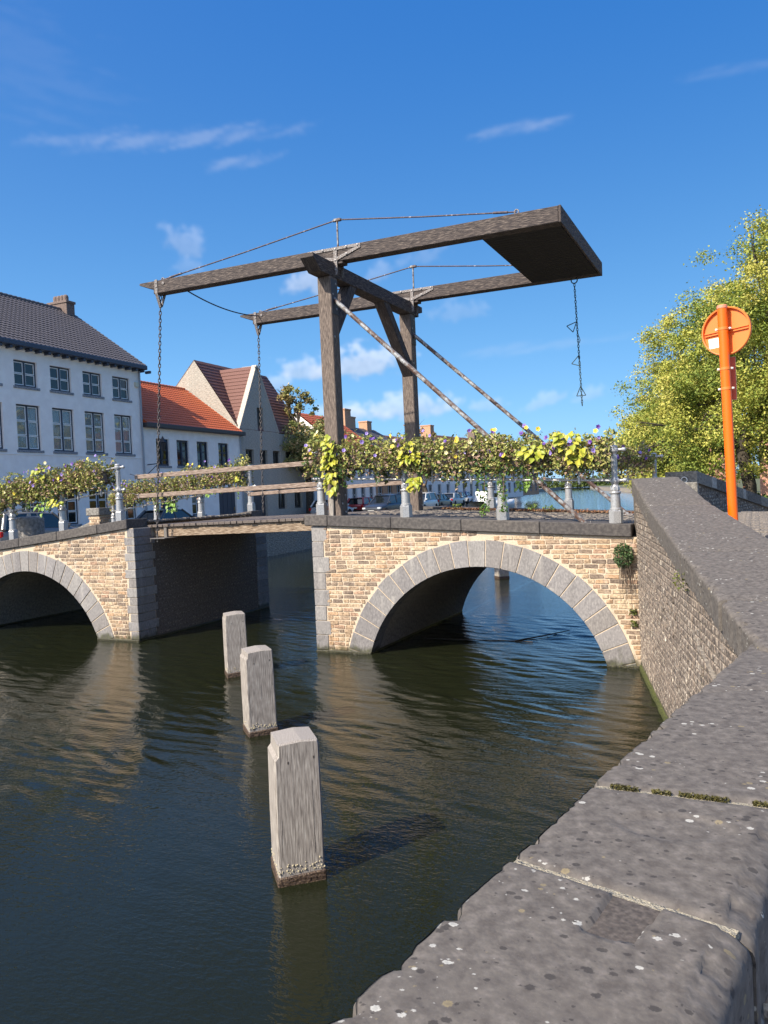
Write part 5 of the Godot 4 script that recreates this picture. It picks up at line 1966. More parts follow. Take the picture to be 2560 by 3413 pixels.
# ------------------------------------------------------------------ road sign seen from behind
func build_sign() -> void:
	var pos := Vector3(6.985, ground_right(6.985, 1.85), 1.85)
	var t := thing("road_sign", "bright orange round sign seen from behind on its orange pole, behind the wing wall", "road sign", pos)
	var gy := pos.y
	var om := plain("orange_paint", Color(0.93, 0.135, 0.0).linear_to_srgb(), 0.38)
	var ob := plain("orange_plate", Color(0.72, 0.185, 0.03).linear_to_srgb(), 0.5)
	var lean := Basis(Vector3.BACK, 0.016)
	var xf := Transform3D(lean, Vector3.ZERO)
	var mb := MB.new()
	mb.tube([xf * Vector3(0, -0.3, 0), xf * Vector3(0, 4.83 - gy, 0)], 0.056, 28)
	part("pole", mb.mesh(), om, t)
	mb = MB.new()
	mb.lathe([Vector2(0.060, -0.012), Vector2(0.060, 0.018), Vector2(0.054, 0.026), Vector2(0.0, 0.03)], 24, xf * at(Vector3(0, 4.83 - gy, 0)))
	part("pole_cap", mb.mesh(), plain("pale_orange", c8(226, 140, 110), 0.5), t)
	# the plate faces away: its axis lies along the view, turned a little
	var yaw := Basis(Vector3.UP, deg_to_rad(-20.0)) * Basis(Vector3.BACK, deg_to_rad(3.0))
	var back := yaw * Vector3(0, 0, 1)
	var cpos := Vector3(-0.038, 4.556 - gy, 0) - back * 0.095
	var axis := Transform3D(yaw * Basis(Vector3.RIGHT, PI / 2), cpos)
	mb = MB.new()
	mb.lathe([Vector2(0.0, -0.004), Vector2(0.283, -0.004)], 48, axis)
	mb.lathe([Vector2(0.283, -0.006), Vector2(0.283, 0.0), Vector2(0.0, 0.0)], 48, axis)
	var plate := part("plate", mb.mesh(), ob, t)
	mb = MB.new()
	mb.lathe([Vector2(0.278, -0.008), Vector2(0.289, -0.008), Vector2(0.291, 0.0), Vector2(0.291, 0.034), Vector2(0.284, 0.040), Vector2(0.272, 0.038), Vector2(0.272, 0.001)], 56, axis)
	part("rim", mb.mesh(), ob, t)
	var fr := Transform3D(yaw, cpos)
	for y in [0.008, -0.022]:
		mb = MB.new()
		mb.cbox(Vector3(-0.262, y, 0.0005), Vector3(0.262, y + 0.012, 0.024), 0.002, fr)
		part("stiffener", mb.mesh(), ob, t)
	mb = MB.new()
	mb.cbox(Vector3(-0.262, -0.011, 0.0005), Vector3(0.262, 0.009, 0.008), 0.002, fr)
	part("stiffener_channel", mb.mesh(), ob, t)
	# sticker with its small triangle mark
	mb = MB.new()
	mb.box(Vector3(-0.225, -0.17, 0.0005), Vector3(-0.105, -0.05, 0.002), fr)
	var stick := part("sticker", mb.mesh(), plain("white_sticker", c8(236, 234, 228), 0.6), t)
	mb = MB.new()
	var tp := [Vector3(-0.188, -0.082, 0.0022), Vector3(-0.142, -0.078, 0.0022), Vector3(-0.164, -0.118, 0.0022), Vector3(-0.188, -0.082, 0.0022)]
	for i in 3:
		mb.tube([fr * tp[i], fr * tp[i + 1]], 0.0022, 6)
	part("triangle_mark", mb.mesh(), plain("print_black", c8(36, 34, 34), 0.7), stick)
	# clamps
	var steel := plain("bright_bolt", c8(224, 214, 206), 0.4, 0.2)
	for y in [4.575 - gy, 4.099 - gy, 3.862 - gy]:
		mb = MB.new()
		mb.lathe([Vector2(0.0585, -0.017), Vector2(0.0605, -0.015), Vector2(0.0605, 0.015), Vector2(0.0585, 0.017)], 28, xf * at(Vector3(0, y, 0)))
		part("clamp", mb.mesh(), ob, t)
		mb = MB.new()
		for s in [-1.0, 1.0]:
			var c := xf * Vector3(0.074 * s, y, -0.01)
			mb.cbox(c - Vector3(0.016, 0.012, 0.02), c + Vector3(0.016, 0.012, 0.012), 0.003)
			mb.lathe([Vector2(0.011, 0), Vector2(0.011, 0.01), Vector2(0.0, 0.014)], 8, Transform3D(Basis(Vector3.RIGHT, PI / 2), c + Vector3(0, 0, 0.012)))
		part("clamp_bolts", mb.mesh(), steel, t)
	# smaller plate below, also seen from behind, turned to the right
	mb = MB.new()
	var y2 := Basis(Vector3.UP, deg_to_rad(4.0))
	mb.cbox(Vector3(-0.066, 3.73 - gy, -0.115), Vector3(0.088, 4.25 - gy, -0.108), 0.003, Transform3D(y2, Vector3.ZERO))
	part("lower_plate", mb.mesh(), plain("plate_edge", c8(214, 160, 140), 0.5), t)
	mb = MB.new()
	mb.cbox(Vector3(-0.061, 3.737 - gy, -0.107), Vector3(0.083, 4.243 - gy, -0.105), 0.001, Transform3D(y2, Vector3.ZERO))
	part("lower_plate_back", mb.mesh(), plain("plate_back", c8(196, 74, 40), 0.5), t)

# ------------------------------------------------------------------ houses on the left bank
const GY := 1.1
var fd := Vector3(-0.045, 0, -0.99899)
var fo := Vector3(0.99899, 0, -0.045)
var P1 := Vector3(-22.939, 0, -13.535)

# local frame: x along the street away from the viewer, y up from the street, z out to the canal
func house_at(called: String, label: String, s: float, bend := 0.0, off := 0.0) -> Node3D:
	var b := Basis(fd, Vector3.UP, fo) * Basis(Vector3.UP, bend)
	return thing(called, label, "house", P1 + fd * s + fo * off + Vector3(0, GY, 0), "", b)

# wall with rectangular openings (Rect2 in x, y); reveals go in by dep
func wall_mesh(outline: Rect2, holes: Array, z: float, dep: float, thick: float) -> ArrayMesh:
	var mb := MB.new()
	var xs := [outline.position.x, outline.end.x]
	var ys := [outline.position.y, outline.end.y]
	for h in holes:
		xs.append(h.position.x)
		xs.append(h.end.x)
		ys.append(h.position.y)
		ys.append(h.end.y)
	xs.sort()
	ys.sort()
	for i in xs.size() - 1:
		for j in ys.size() - 1:
			if xs[i + 1] - xs[i] < 0.001 or ys[j + 1] - ys[j] < 0.001:
				continue
			var c := Vector2((xs[i] + xs[i + 1]) / 2, (ys[j] + ys[j + 1]) / 2)
			var open := false
			for h in holes:
				if h.has_point(c):
					open = true
			if not open and outline.has_point(c):
				mb.quad(Vector3(xs[i], ys[j], z), Vector3(xs[i + 1], ys[j], z), Vector3(xs[i + 1], ys[j + 1], z), Vector3(xs[i], ys[j + 1], z))
	for h in holes:
		var a: Vector2 = h.position
		var b: Vector2 = h.end
		mb.quad(Vector3(a.x, a.y, z - dep), Vector3(b.x, a.y, z - dep), Vector3(b.x, a.y, z), Vector3(a.x, a.y, z))
		mb.quad(Vector3(a.x, b.y, z), Vector3(b.x, b.y, z), Vector3(b.x, b.y, z - dep), Vector3(a.x, b.y, z - dep))
		mb.quad(Vector3(a.x, a.y, z - dep), Vector3(a.x, a.y, z), Vector3(a.x, b.y, z), Vector3(a.x, b.y, z - dep))
		mb.quad(Vector3(b.x, a.y, z), Vector3(b.x, a.y, z - dep), Vector3(b.x, b.y, z - dep), Vector3(b.x, b.y, z))
	# ends and top of the wall slab
	var o := outline
	mb.quad(Vector3(o.position.x, o.position.y, z - thick), Vector3(o.position.x, o.position.y, z), Vector3(o.position.x, o.end.y, z), Vector3(o.position.x, o.end.y, z - thick))
	mb.quad(Vector3(o.end.x, o.position.y, z), Vector3(o.end.x, o.position.y, z - thick), Vector3(o.end.x, o.end.y, z - thick), Vector3(o.end.x, o.end.y, z))
	mb.quad(Vector3(o.position.x, o.end.y, z), Vector3(o.end.x, o.end.y, z), Vector3(o.end.x, o.end.y, z - thick), Vector3(o.position.x, o.end.y, z - thick))
	return mb.mesh()

func glass_mat() -> StandardMaterial3D:
	return plain("window_glass", c8(26, 31, 30), 0.04, 0.0, 0.6)

# casement window: frame, glazing bars, pane; rows of panes given by bars (heights as fractions)
func window(parent: Node3D, r: Rect2, z: float, dep: float, fm: Material, bm: Material, bars: Array, mullion := true, sill_m: Material = null, curtain := false, lip := 0.05) -> void:
	var mb := MB.new()
	var a := r.position
	var b := r.end
	var zb := z - dep
	var f := 0.075
	mb.box(Vector3(a.x, a.y, zb - 0.05), Vector3(a.x + f, b.y, zb + 0.02))
	mb.box(Vector3(b.x - f, a.y, zb - 0.05), Vector3(b.x, b.y, zb + 0.02))
	mb.box(Vector3(a.x + f, a.y, zb - 0.05), Vector3(b.x - f, a.y + f, zb + 0.018))
	mb.box(Vector3(a.x + f, b.y - f, zb - 0.05), Vector3(b.x - f, b.y, zb + 0.018))
	var cx := (a.x + b.x) / 2
	if mullion:
		mb.box(Vector3(cx - 0.05, a.y + f, zb - 0.05), Vector3(cx + 0.05, b.y - f, zb + 0.03))
	var w := part("window", mb.mesh(), fm, parent)
	var gb := MB.new()
	var cols := [[a.x + f, cx - 0.05], [cx + 0.05, b.x - f]] if mullion else [[a.x + f, b.x - f]]
	var ys := [a.y + f]
	for q in bars:
		ys.append(lerpf(a.y + f, b.y - f, q))
	ys.append(b.y - f)
	for c in cols:
		for j in ys.size() - 1:
			var y0: float = ys[j] + (0.012 if j else 0.0)
			var y1: float = ys[j + 1] - (0.012 if j < ys.size() - 2 else 0.0)
			gb.box(Vector3(c[0], y0, zb - 0.02), Vector3(c[0] + 0.034, y1, zb + 0.012))
			gb.box(Vector3(c[1] - 0.034, y0, zb - 0.02), Vector3(c[1], y1, zb + 0.012))
			gb.box(Vector3(c[0] + 0.034, y0, zb - 0.02), Vector3(c[1] - 0.034, y0 + 0.034, zb + 0.012))
			gb.box(Vector3(c[0] + 0.034, y1 - 0.034, zb - 0.02), Vector3(c[1] - 0.034, y1, zb + 0.012))
	part("glazing_bars", gb.mesh(), bm, w)
	var gl := MB.new()
	gl.box(Vector3(a.x + f * 0.5, a.y + f * 0.5, zb - 0.035), Vector3(b.x - f * 0.5, b.y - f * 0.5, zb - 0.022))
	if curtain:
		var pane := plain("clear_pane", Color(0.9, 0.95, 0.95, 0.12), 0.02)
		pane.transparency = BaseMaterial3D.TRANSPARENCY_ALPHA
		part("pane", gl.mesh(), pane, w)
		var cm := MB.new()
		var g := []
		for i in 2:
			var row := []
			for k in 41:
				row.append(Vector3(lerpf(a.x, b.x, k / 40.0), b.y if i else a.y, zb - 0.14 + 0.02 * sin(k * 1.9) + 0.01 * sin(k * 4.3)))
			g.append(row)
		cm.sheet(g)
		part("curtain", cm.mesh(), plain("net_curtain", c8(76, 83, 76), 0.9), w)
		cm = MB.new()
		cm.quad(Vector3(a.x, a.y, zb - 0.3), Vector3(b.x, a.y, zb - 0.3), Vector3(b.x, b.y, zb - 0.3), Vector3(a.x, b.y, zb - 0.3))
		part("dark_room", cm.mesh(), plain("room_shade", c8(26, 26, 26), 0.9), w)
	else:
		part("pane", gl.mesh(), glass_mat(), w)
	if sill_m:
		var sm := MB.new()
		sm.cbox(Vector3(a.x - 0.08, a.y - 0.12, z - dep), Vector3(b.x + 0.10, a.y - 0.002, z + lip), 0.012)
		part("sill", sm.mesh(), sill_m, parent)

# pantile slope: eave from e0 to e1, up the vector up_ (length of the slope); waves across, steps up
func pantiles(e0: Vector3, e1: Vector3, up_: Vector3, tile_w: float, tile_h: float, amp: float) -> ArrayMesh:
	var mb := MB.new()
	var along := (e1 - e0)
	var n := along.cross(up_).normalized()
	if n.y < 0:
		n = -n
	var nw := int(along.length() / tile_w)
	var nh := int(up_.length() / tile_h)
	var seg := 3
	for r in nh:
		var g := [[], []]
		for k in nw * seg + 1:
			var u := float(k) / (nw * seg)
			var ph := float(k % seg) / seg
			var wv := amp * (0.5 + 0.5 * cos(TAU * ph))
			var p0 := e0 + along * u + up_ * (float(r) / nh)
			var p1 := e0 + along * u + up_ * (float(r + 1) / nh)
			g[0].append(p0 + n * (wv + 0.034))
			g[1].append(p1 + n * (wv + 0.002))
		mb.sheet(g, along.cross(up_).y < 0)
		# butt edge of the course
		for k in nw * seg:
			var a: Vector3 = g[0][k]
			var b: Vector3 = g[0][k + 1]
			mb.quad(a - n * 0.03, b - n * 0.03, b, a)
	return mb.mesh()

func slab(a: Vector3, b: Vector3, c: Vector3, d: Vector3, th: float) -> ArrayMesh:
	# flat roof slope or wall patch a b c d counter-clockwise from outside, given thickness
	var mb := MB.new()
	var n := (b - a).cross(d - a).normalized() * th
	mb.hexa([a - n, b - n, d - n, c - n, a, b, d, c])
	return mb.mesh()

func chimney(parent: Node3D, lo: Vector3, hi: Vector3, m: Material, cap_m: Material, pots := 0) -> void:
	var mb := MB.new()
	mb.cbox(lo, hi, 0.02)
	var c := part("chimney", mb.mesh(), m, parent)
	mb = MB.new()
	mb.cbox(Vector3(lo.x - 0.05, hi.y - 0.12, lo.z - 0.05), Vector3(hi.x + 0.05, hi.y + 0.02, hi.z + 0.05), 0.015)
	part("chimney_cap", mb.mesh(), cap_m, c)
	for i in pots:
		mb = MB.new()
		var x := lerpf(lo.x + 0.2, hi.x - 0.2, (i + 0.5) / pots)
		var z := lerpf(lo.z + 0.2, hi.z - 0.2, (i + 0.5) / pots) if hi.z - lo.z > hi.x - lo.x else (lo.z + hi.z) / 2
		if hi.z - lo.z > hi.x - lo.x:
			x = (lo.x + hi.x) / 2
		mb.lathe([Vector2(0.15, hi.y), Vector2(0.15, hi.y + 0.30), Vector2(0.12, hi.y + 0.38), Vector2(0.06, hi.y + 0.42), Vector2(0.0, hi.y + 0.43)], 10, at(Vector3(x, 0, z)))
		part("chimney_pot", mb.mesh(), m, c)

func build_houses() -> void:
	var white := mat("white_render", [[0.25, c8(240, 233, 226)], [0.5, c8(244, 237, 230)], [0.75, c8(248, 242, 235)]], 0.012, 4, Vector3(0.25, 0.25, 0.25), 0.85, "", 0.0)
	var navy := plain("navy_frame", c8(44, 54, 70), 0.5)
	var barw := plain("white_bar", c8(236, 236, 232), 0.5)
	var grey_sill := plain_stone("grey_sill", 136, 138, 142)
	var slate := mat("dark_pantile", [[0.25, c8(70, 66, 66)], [0.5, c8(92, 86, 86)], [0.75, c8(112, 105, 103)]], 0.03, 4, Vector3(1.2, 1.2, 1.2), 0.6)
	var orange := mat("orange_pantile", [[0.2, c8(158, 78, 46)], [0.5, c8(188, 94, 54)], [0.8, c8(208, 116, 70)]], 0.03, 4, Vector3(1.2, 1.2, 1.2), 0.6)
	var brown := mat("brown_tile", [[0.2, c8(84, 56, 50)], [0.5, c8(112, 76, 67)], [0.8, c8(134, 94, 83)]], 0.03, 4, Vector3(1.0, 1.0, 1.0), 0.75)
	var gutter := plain("gutter_paint", c8(58, 66, 82), 0.5)
	var gutter2 := plain("gutter_dark", c8(62, 58, 58), 0.5)
	var chim := mat("chimney_brick", [[0.25, c8(88, 74, 70)], [0.5, c8(118, 101, 94)], [0.75, c8(148, 132, 122)]], 0.04, 3, Vector3(0.8, 3.0, 0.8), 0.9, "rough", 1.5)
	var lead := plain("lead_flashing", c8(150, 156, 164), 0.5, 0.2)
	# ---------------- tall white house
	var h := house_at("white_house", "tall white rendered house with dark tiled roof and blue-black windows, at far left", 0.0)
	var holes := []
	var ups := []
	var talls := []
	var grounds := []
	for i in 8:
		var x := -0.73 + 2.1 * (i - 4)
		ups.append(Rect2(x, 8.47 - GY, 1.32, 1.19))
		talls.append(Rect2(x, 5.55 - GY, 1.36, 2.09))
		grounds.append(Rect2(x, 1.98 - GY, 1.38, 1.75))
	holes = ups + talls + grounds
	part("wall", wall_mesh(Rect2(-9.6, 0, 17.35, 9.35), holes, 0.0, 0.16, 0.3), white, h)
	for r in ups:
		window(h, r, 0, 0.13, navy, barw, [0.5], true, grey_sill)
	for r in talls:
		window(h, r, 0, 0.13, navy, barw, [0.31, 0.655], true, grey_sill, true)
	for r in grounds:
		window(h, r, 0, 0.13, navy, barw, [0.36, 0.68], true, grey_sill)
	var mb := MB.new()
	mb.cbox(Vector3(-9.62, 9.0, -0.02), Vector3(7.77, 9.06, 0.035), 0.01)
	mb.cbox(Vector3(-9.62, 4.22, -0.02), Vector3(7.77, 4.27, 0.03), 0.01)
	part("string_course", mb.mesh(), white, h)
	mb = MB.new()
	mb.cbox(Vector3(-9.7, 9.12, -0.1), Vector3(7.95, 9.36, 0.42), 0.03)
	part("gutter", mb.mesh(), gutter, h)
	for i in 33:
		mb = MB.new()
		mb.cbox(Vector3(-9.4 + 0.55 * i, 8.98, -0.02), Vector3(-9.26 + 0.55 * i, 9.125, 0.34), 0.02)
		part("eave_bracket", mb.mesh(), gutter, h)
	# gables and slopes
	for x in [-9.58, 7.73]:
		mb = MB.new()
		mb.tri(Vector3(x, 9.3, 0), Vector3(x, 9.3, -9.8), Vector3(x, 12.9, -4.85))
		mb.quad(Vector3(x, 0, 0), Vector3(x, 0, -9.8), Vector3(x, 9.3, -9.8), Vector3(x, 9.3, 0))
		part("gable_wall", mb.mesh(), white, h)
	mb = MB.new()
	mb.quad(Vector3(7.7, 0, -9.8), Vector3(-9.6, 0, -9.8), Vector3(-9.6, 9.3, -9.8), Vector3(7.7, 9.3, -9.8))
	part("back_wall", mb.mesh(), white, h)
	var roof := part("roof", pantiles(Vector3(-9.75, 9.34, 0.32), Vector3(7.9, 9.34, 0.32), Vector3(0, 3.62, -5.17), 0.25, 0.31, 0.045), slate, h)
	part("back_slope", slab(Vector3(7.9, 9.3, -10.0), Vector3(-9.75, 9.3, -10.0), Vector3(-9.75, 12.98, -4.85), Vector3(7.9, 12.98, -4.85), 0.06), slate, roof)
	mb = MB.new()
	for i in 58:
		var x := -9.75 + 0.30 * i
		mb.tube([Vector3(x, 12.98, -4.85), Vector3(x + 0.31, 12.995, -4.85)], [0.10, 0.12], 8)
	part("ridge_tiles", mb.mesh(), slate, roof, Transform3D(), true)
	chimney(h, Vector3(7.1, 12.2, -5.75), Vector3(7.72, 13.45, -4.35), chim, chim, 4)
	mb = MB.new()
	mb.cbox(Vector3(7.26, 8.15, 0.0), Vector3(7.54, 8.42, 0.11), 0.02)
	part("alarm_box", mb.mesh(), plain("cream_plastic", c8(206, 200, 176), 0.5), h)
	mb = MB.new()
	mb.tube([Vector3(7.62, 9.05, 0.09), Vector3(7.62, 5.0, 0.09), Vector3(7.62, 0.1, 0.09)], 0.05, 8)
	part("drainpipe", mb.mesh(), plain("zinc", c8(150, 154, 160), 0.5, 0.3), h)
	# street lantern on the house corner
	var ln := thing("wall_lantern", "black wall lantern on a curved bracket between the two white houses", "street lantern", P1 + fd * 8.0 + Vector3(0, 5.0, 0) + fo * 0.0, "", Basis(fd, Vector3.UP, fo))
	mb = MB.new()
	mb.tube([Vector3(0, 0, 0), Vector3(0.05, 0.02, 0.6), Vector3(0.1, 0.25, 1.0), Vector3(0.1, 0.7, 1.05)], 0.03, 6)
	mb.tube([Vector3(0, -0.5, 0.02), Vector3(0.05, 0.0, 0.7)], 0.02, 6)
	part("bracket", mb.mesh(), plain("black_paint", c8(32, 34, 38), 0.5), ln)
	mb = MB.new()
	mb.lathe([Vector2(0.10, 0.7), Vector2(0.19, 1.15), Vector2(0.24, 1.18), Vector2(0.08, 1.4), Vector2(0.03, 1.5), Vector2(0.0, 1.55)], 6, at(Vector3(0.1, 0, 1.05)), true)
	part("lantern_head", mb.mesh(), plain("black_paint", c8(32, 34, 38), 0.5), ln)
	# ---------------- low white house with the orange roof
	h = house_at("low_white_house", "low white house with sunlit orange pantile roof, between tall white and grey brick houses", 7.77)
	holes = []
	for i in 4:
		holes.append(Rect2([1.06, 2.9, 4.85, 7.1][i], 4.96 - GY, 1.16, 1.55))
	var doors := [Rect2(1.2, 0.05, 1.5, 2.3), Rect2(4.1, 0.9, 1.3, 1.4), Rect2(6.9, 0.05, 2.0, 2.5)]
	part("wall", wall_mesh(Rect2(0, 0, 9.6, 6.2), holes + doors, 0.0, 0.16, 0.3), white, h)
	for r in holes:
		window(h, r, 0, 0.13, navy, navy, [0.2, 0.6], true, grey_sill)
	window(h, doors[1], 0, 0.13, navy, barw, [0.5], true, grey_sill)
	for r in [doors[0], doors[2]]:
		mb = MB.new()
		mb.cbox(Vector3(r.position.x, 0.02, -0.2), Vector3(r.end.x, r.end.y, -0.13), 0.01)
		for k in 4:
			var xx := lerpf(r.position.x, r.end.x, (k + 0.5) / 4.0)
			mb.cbox(Vector3(xx - 0.16, 0.2, -0.14), Vector3(xx + 0.16, r.end.y - 0.2, -0.11), 0.02)
		var dp := part("door", mb.mesh(), navy, h)
		mb = MB.new()
		mb.tube([Vector3(r.end.x - 0.2, 1.05, -0.08), Vector3(r.end.x - 0.2, 1.25, -0.08)], 0.02, 6)
		part("door_handle", mb.mesh(), plain("brass", c8(160, 130, 70), 0.3, 0.8), dp)
	mb = MB.new()
	mb.cbox(Vector3(-0.02, 5.98, -0.1), Vector3(9.85, 6.24, 0.36), 0.03)
	part("gutter", mb.mesh(), gutter2, h)
	mb = MB.new()
	mb.tube([Vector3(9.55, 5.95, 0.09), Vector3(9.55, 0.1, 0.09)], 0.045, 8)
	part("drainpipe", mb.mesh(), plain("zinc", c8(150, 154, 160), 0.5, 0.3), h)
	roof = part("roof", pantiles(Vector3(0.0, 6.2, 0.28), Vector3(9.5, 6.2, 0.28), Vector3(0, 3.2, -4.35), 0.23, 0.30, 0.045), orange, h)
	part("back_slope", slab(Vector3(9.5, 6.2, -8.4), Vector3(0, 6.2, -8.4), Vector3(0, 9.4, -4.07), Vector3(9.5, 9.4, -4.07), 0.05), orange, roof)
	mb = MB.new()
	for i in 30:
		mb.tube([Vector3(0.31 * i, 9.42, -4.07), Vector3(0.31 * i + 0.32, 9.435, -4.07)], [0.09, 0.11], 8)
	part("ridge_tiles", mb.mesh(), orange, roof, Transform3D(), true)
	part("flashing", slab(Vector3(9.42, 6.25, 0.2), Vector3(9.62, 6.25, 0.2), Vector3(9.62, 9.47, -4.1), Vector3(9.42, 9.47, -4.1), 0.03), lead, h)
	# ---------------- grey brick house with two gables
	var long_brick := mat("long_pale_brick", [[0.25, c8(142, 136, 126)], [0.45, c8(172, 165, 153)], [0.6, c8(183, 176, 164)], [0.8, c8(196, 189, 176)]], 0.03, 4, Vector3(0.22, 2.4, 0.22), 0.9, "rough", 2.0)
	var stone_edge := plain_stone("pale_edge", 184, 176, 164)
	h = house_at("grey_brick_house", "modern pale brick house with steep brown tiled roof and pointed street gable", 17.4)
	# main body: ridge parallel to the street, side gable towards the viewer
	mb = MB.new()
	var apex := Vector3(0, 11.4, -3.4)
	var pl := [Vector3(0, 0, 0), Vector3(0, 0, -8.2), Vector3(0, 6.4, -8.2), apex, Vector3(0, 6.4, -0.0)]
	mb.quad(pl[1], pl[0], pl[4], pl[2])
	mb.tri(pl[2], pl[4], pl[3])
	mb.quad(Vector3(0, 0, -8.2), Vector3(9.4, 0, -8.2), Vector3(9.4, 6.4, -8.2), Vector3(0, 6.4, -8.2))
	part("side_gable", mb.mesh(), long_brick, h)
	var win := [Rect2(0.63, 4.12, 1.02, 1.0), Rect2(2.42, 4.12, 1.0, 1.0), Rect2(4.17, 4.12, 1.0, 1.0), Rect2(5.97, 4.12, 1.0, 1.0), Rect2(1.0, 0.05, 2.1, 2.4), Rect2(4.6, 0.9, 1.2, 1.5), Rect2(7.0, 0.9, 1.2, 1.5), Rect2(7.75, 4.12, 1.0, 1.0)]
	part("street_wall", wall_mesh(Rect2(0, 0, 9.4, 6.4), win, 0.0, 0.22, 0.35), long_brick, h)
	for r in win:
		if r.position.y < 0.5:
			mb = MB.new()
			mb.cbox(Vector3(r.position.x, 0.02, -0.25), Vector3(r.end.x, r.end.y, -0.2), 0.01)
			for k in 6:
				var xx := lerpf(r.position.x, r.end.x, (k + 0.5) / 6.0)
				mb.cbox(Vector3(xx - 0.15, 0.05, -0.21), Vector3(xx + 0.15, r.end.y - 0.05, -0.185), 0.01)
			part("garage_door", mb.mesh(), plain("charcoal_door", c8(56, 58, 64), 0.5), h)
		else:
			window(h, r, 0, 0.2, plain("bronze_frame", c8(70, 66, 64), 0.5), plain("bronze_frame", c8(70, 66, 64), 0.5), [], true)
	# street gable: triangle above the wall, cut by one slit window
	mb = MB.new()
	var gl := 0.02
	var gr := 5.1
	var ga := Vector3(2.55, 11.0, 0.0)
	var slit := Rect2(2.3, 6.45, 0.8, 1.62)
	# left and right of the slit, below the rakes
	var lx := slit.position.x
	var rx := slit.end.x
	var ly := lerpf(6.4, ga.y, (lx - gl) / (ga.x - gl))
	var ry := lerpf(ga.y, 6.4, (rx - ga.x) / (gr - ga.x))
	mb.tri(Vector3(gl, 6.4, 0), Vector3(lx, 6.4, 0), Vector3(lx, ly, 0))
	mb.tri(Vector3(rx, 6.4, 0), Vector3(gr, 6.4, 0), Vector3(rx, ry, 0))
	mb.quad(Vector3(lx, slit.end.y, 0), Vector3(rx, slit.end.y, 0), Vector3(rx, ry, 0), Vector3(lx, ga.y, 0))
	mb.quad(Vector3(lx, 6.4, 0), Vector3(rx, 6.4, 0), Vector3(rx, 6.45, 0), Vector3(lx, 6.45, 0))
	for q in [[lx, 1.0], [rx, -1.0]]:
		mb.box(Vector3(minf(q[0], q[0] - 0.002 * q[1]), 6.45, -0.22), Vector3(maxf(q[0], q[0] - 0.002 * q[1]), slit.end.y, -0.001))
	part("street_gable", mb.mesh(), long_brick, h)
	window(h, slit, 0, 0.2, plain("bronze_frame", c8(70, 66, 64), 0.5), plain("bronze_frame", c8(70, 66, 64), 0.5), [], true)
	# pale copings on both rakes
	for q in [[Vector3(gl, 6.4, 0), ga], [Vector3(gr, 6.4, 0), ga]]:
		mb = MB.new()
		var a: Vector3 = q[0]
		var b: Vector3 = q[1]
		var up := (b - a).normalized()
		var nn := Vector3(-up.y, up.x, 0) if a.x < b.x else Vector3(up.y, -up.x, 0)
		mb.hexa([a - Vector3(0, 0, 0.34), a + nn * 0.09 - Vector3(0, 0, 0.34), b - Vector3(0, 0, 0.34), b + nn * 0.09 - Vector3(0, 0, 0.34), a + Vector3(0, 0, 0.03), a + nn * 0.09 + Vector3(0, 0, 0.03), b + Vector3(0, 0, 0.03), b + nn * 0.09 + Vector3(0, 0, 0.03)] if a.x > b.x else [a + nn * 0.09 - Vector3(0, 0, 0.34), a - Vector3(0, 0, 0.34), b + nn * 0.09 - Vector3(0, 0, 0.34), b - Vector3(0, 0, 0.34), a + nn * 0.09 + Vector3(0, 0, 0.03), a + Vector3(0, 0, 0.03), b + nn * 0.09 + Vector3(0, 0, 0.03), b + Vector3(0, 0, 0.03)])
		part("gable_coping", mb.mesh(), stone_edge, h)
	# main roof slope, street side, then the two slopes of the street gable
	roof = part("roof", pantiles(Vector3(0.02, 6.45, -0.02), Vector3(9.4, 6.45, -0.02), Vector3(0, 4.97, -3.38), 0.9, 0.30, 0.01), brown, h)
	part("back_slope", slab(Vector3(9.4, 6.4, -8.3), Vector3(0, 6.4, -8.3), Vector3(0, 11.4, -3.4), Vector3(9.4, 11.4, -3.4), 0.06), brown, roof)
	for q in [[gl, 1.0], [gr, -1.0]]:
		var e0 := Vector3(q[0], 6.45, -0.3)
		var inner := Vector3(q[0], 6.45, -0.4)
		# strip by strip: from the front gable to where the slope meets the main roof
		mb = MB.new()
		var steps := 17
		for k in steps:
			var t0 := float(k) / steps
			var t1 := float(k + 1) / steps
			var y0 := lerpf(6.45, ga.y - 0.02, t0)
			var y1 := lerpf(6.45, ga.y - 0.02, t1)
			var x0 := lerpf(q[0], ga.x, t0)
			var x1 := lerpf(q[0], ga.x, t1)
			var zb0 := -0.02 - (y0 - 6.45) * 3.38 / 4.97
			var zb1 := -0.02 - (y1 - 6.45) * 3.38 / 4.97
			var nn := Vector3(-0.87 * q[1], 0.5, 0)
			var pts := [Vector3(x0, y0, -0.3) + nn * 0.05, Vector3(x0, y0, minf(zb0, -0.31)) + nn * 0.05, Vector3(x1, y1, minf(zb1, -0.31)) + nn * 0.015, Vector3(x1, y1, -0.3) + nn * 0.015]
			if q[1] > 0:
				mb.quad(pts[1], pts[0], pts[3], pts[2])
				mb.quad(pts[0] - nn * 0.035, pts[0], pts[1], pts[1] - nn * 0.035)
			else:
				mb.quad(pts[0], pts[1], pts[2], pts[3])
				mb.quad(pts[0], pts[0] - nn * 0.035, pts[1] - nn * 0.035, pts[1])
		part("gable_slope", mb.mesh(), brown, roof)
	chimney(h, Vector3(7.6, 10.6, -4.4), Vector3(8.5, 12.0, -3.5), chim, lead)
	mb = MB.new()
	mb.quad(Vector3(9.4, 0, 0), Vector3(9.4, 0, -8.2), Vector3(9.4, 6.4, -8.2), Vector3(9.4, 6.4, 0))
	mb.tri(Vector3(9.4, 6.4, 0), Vector3(9.4, 6.4, -8.2), Vector3(9.4, 11.35, -3.4))
	part("far_gable", mb.mesh(), long_brick, h)
	build_far_houses(white, orange, brown, slate, chim, gutter, navy, barw)

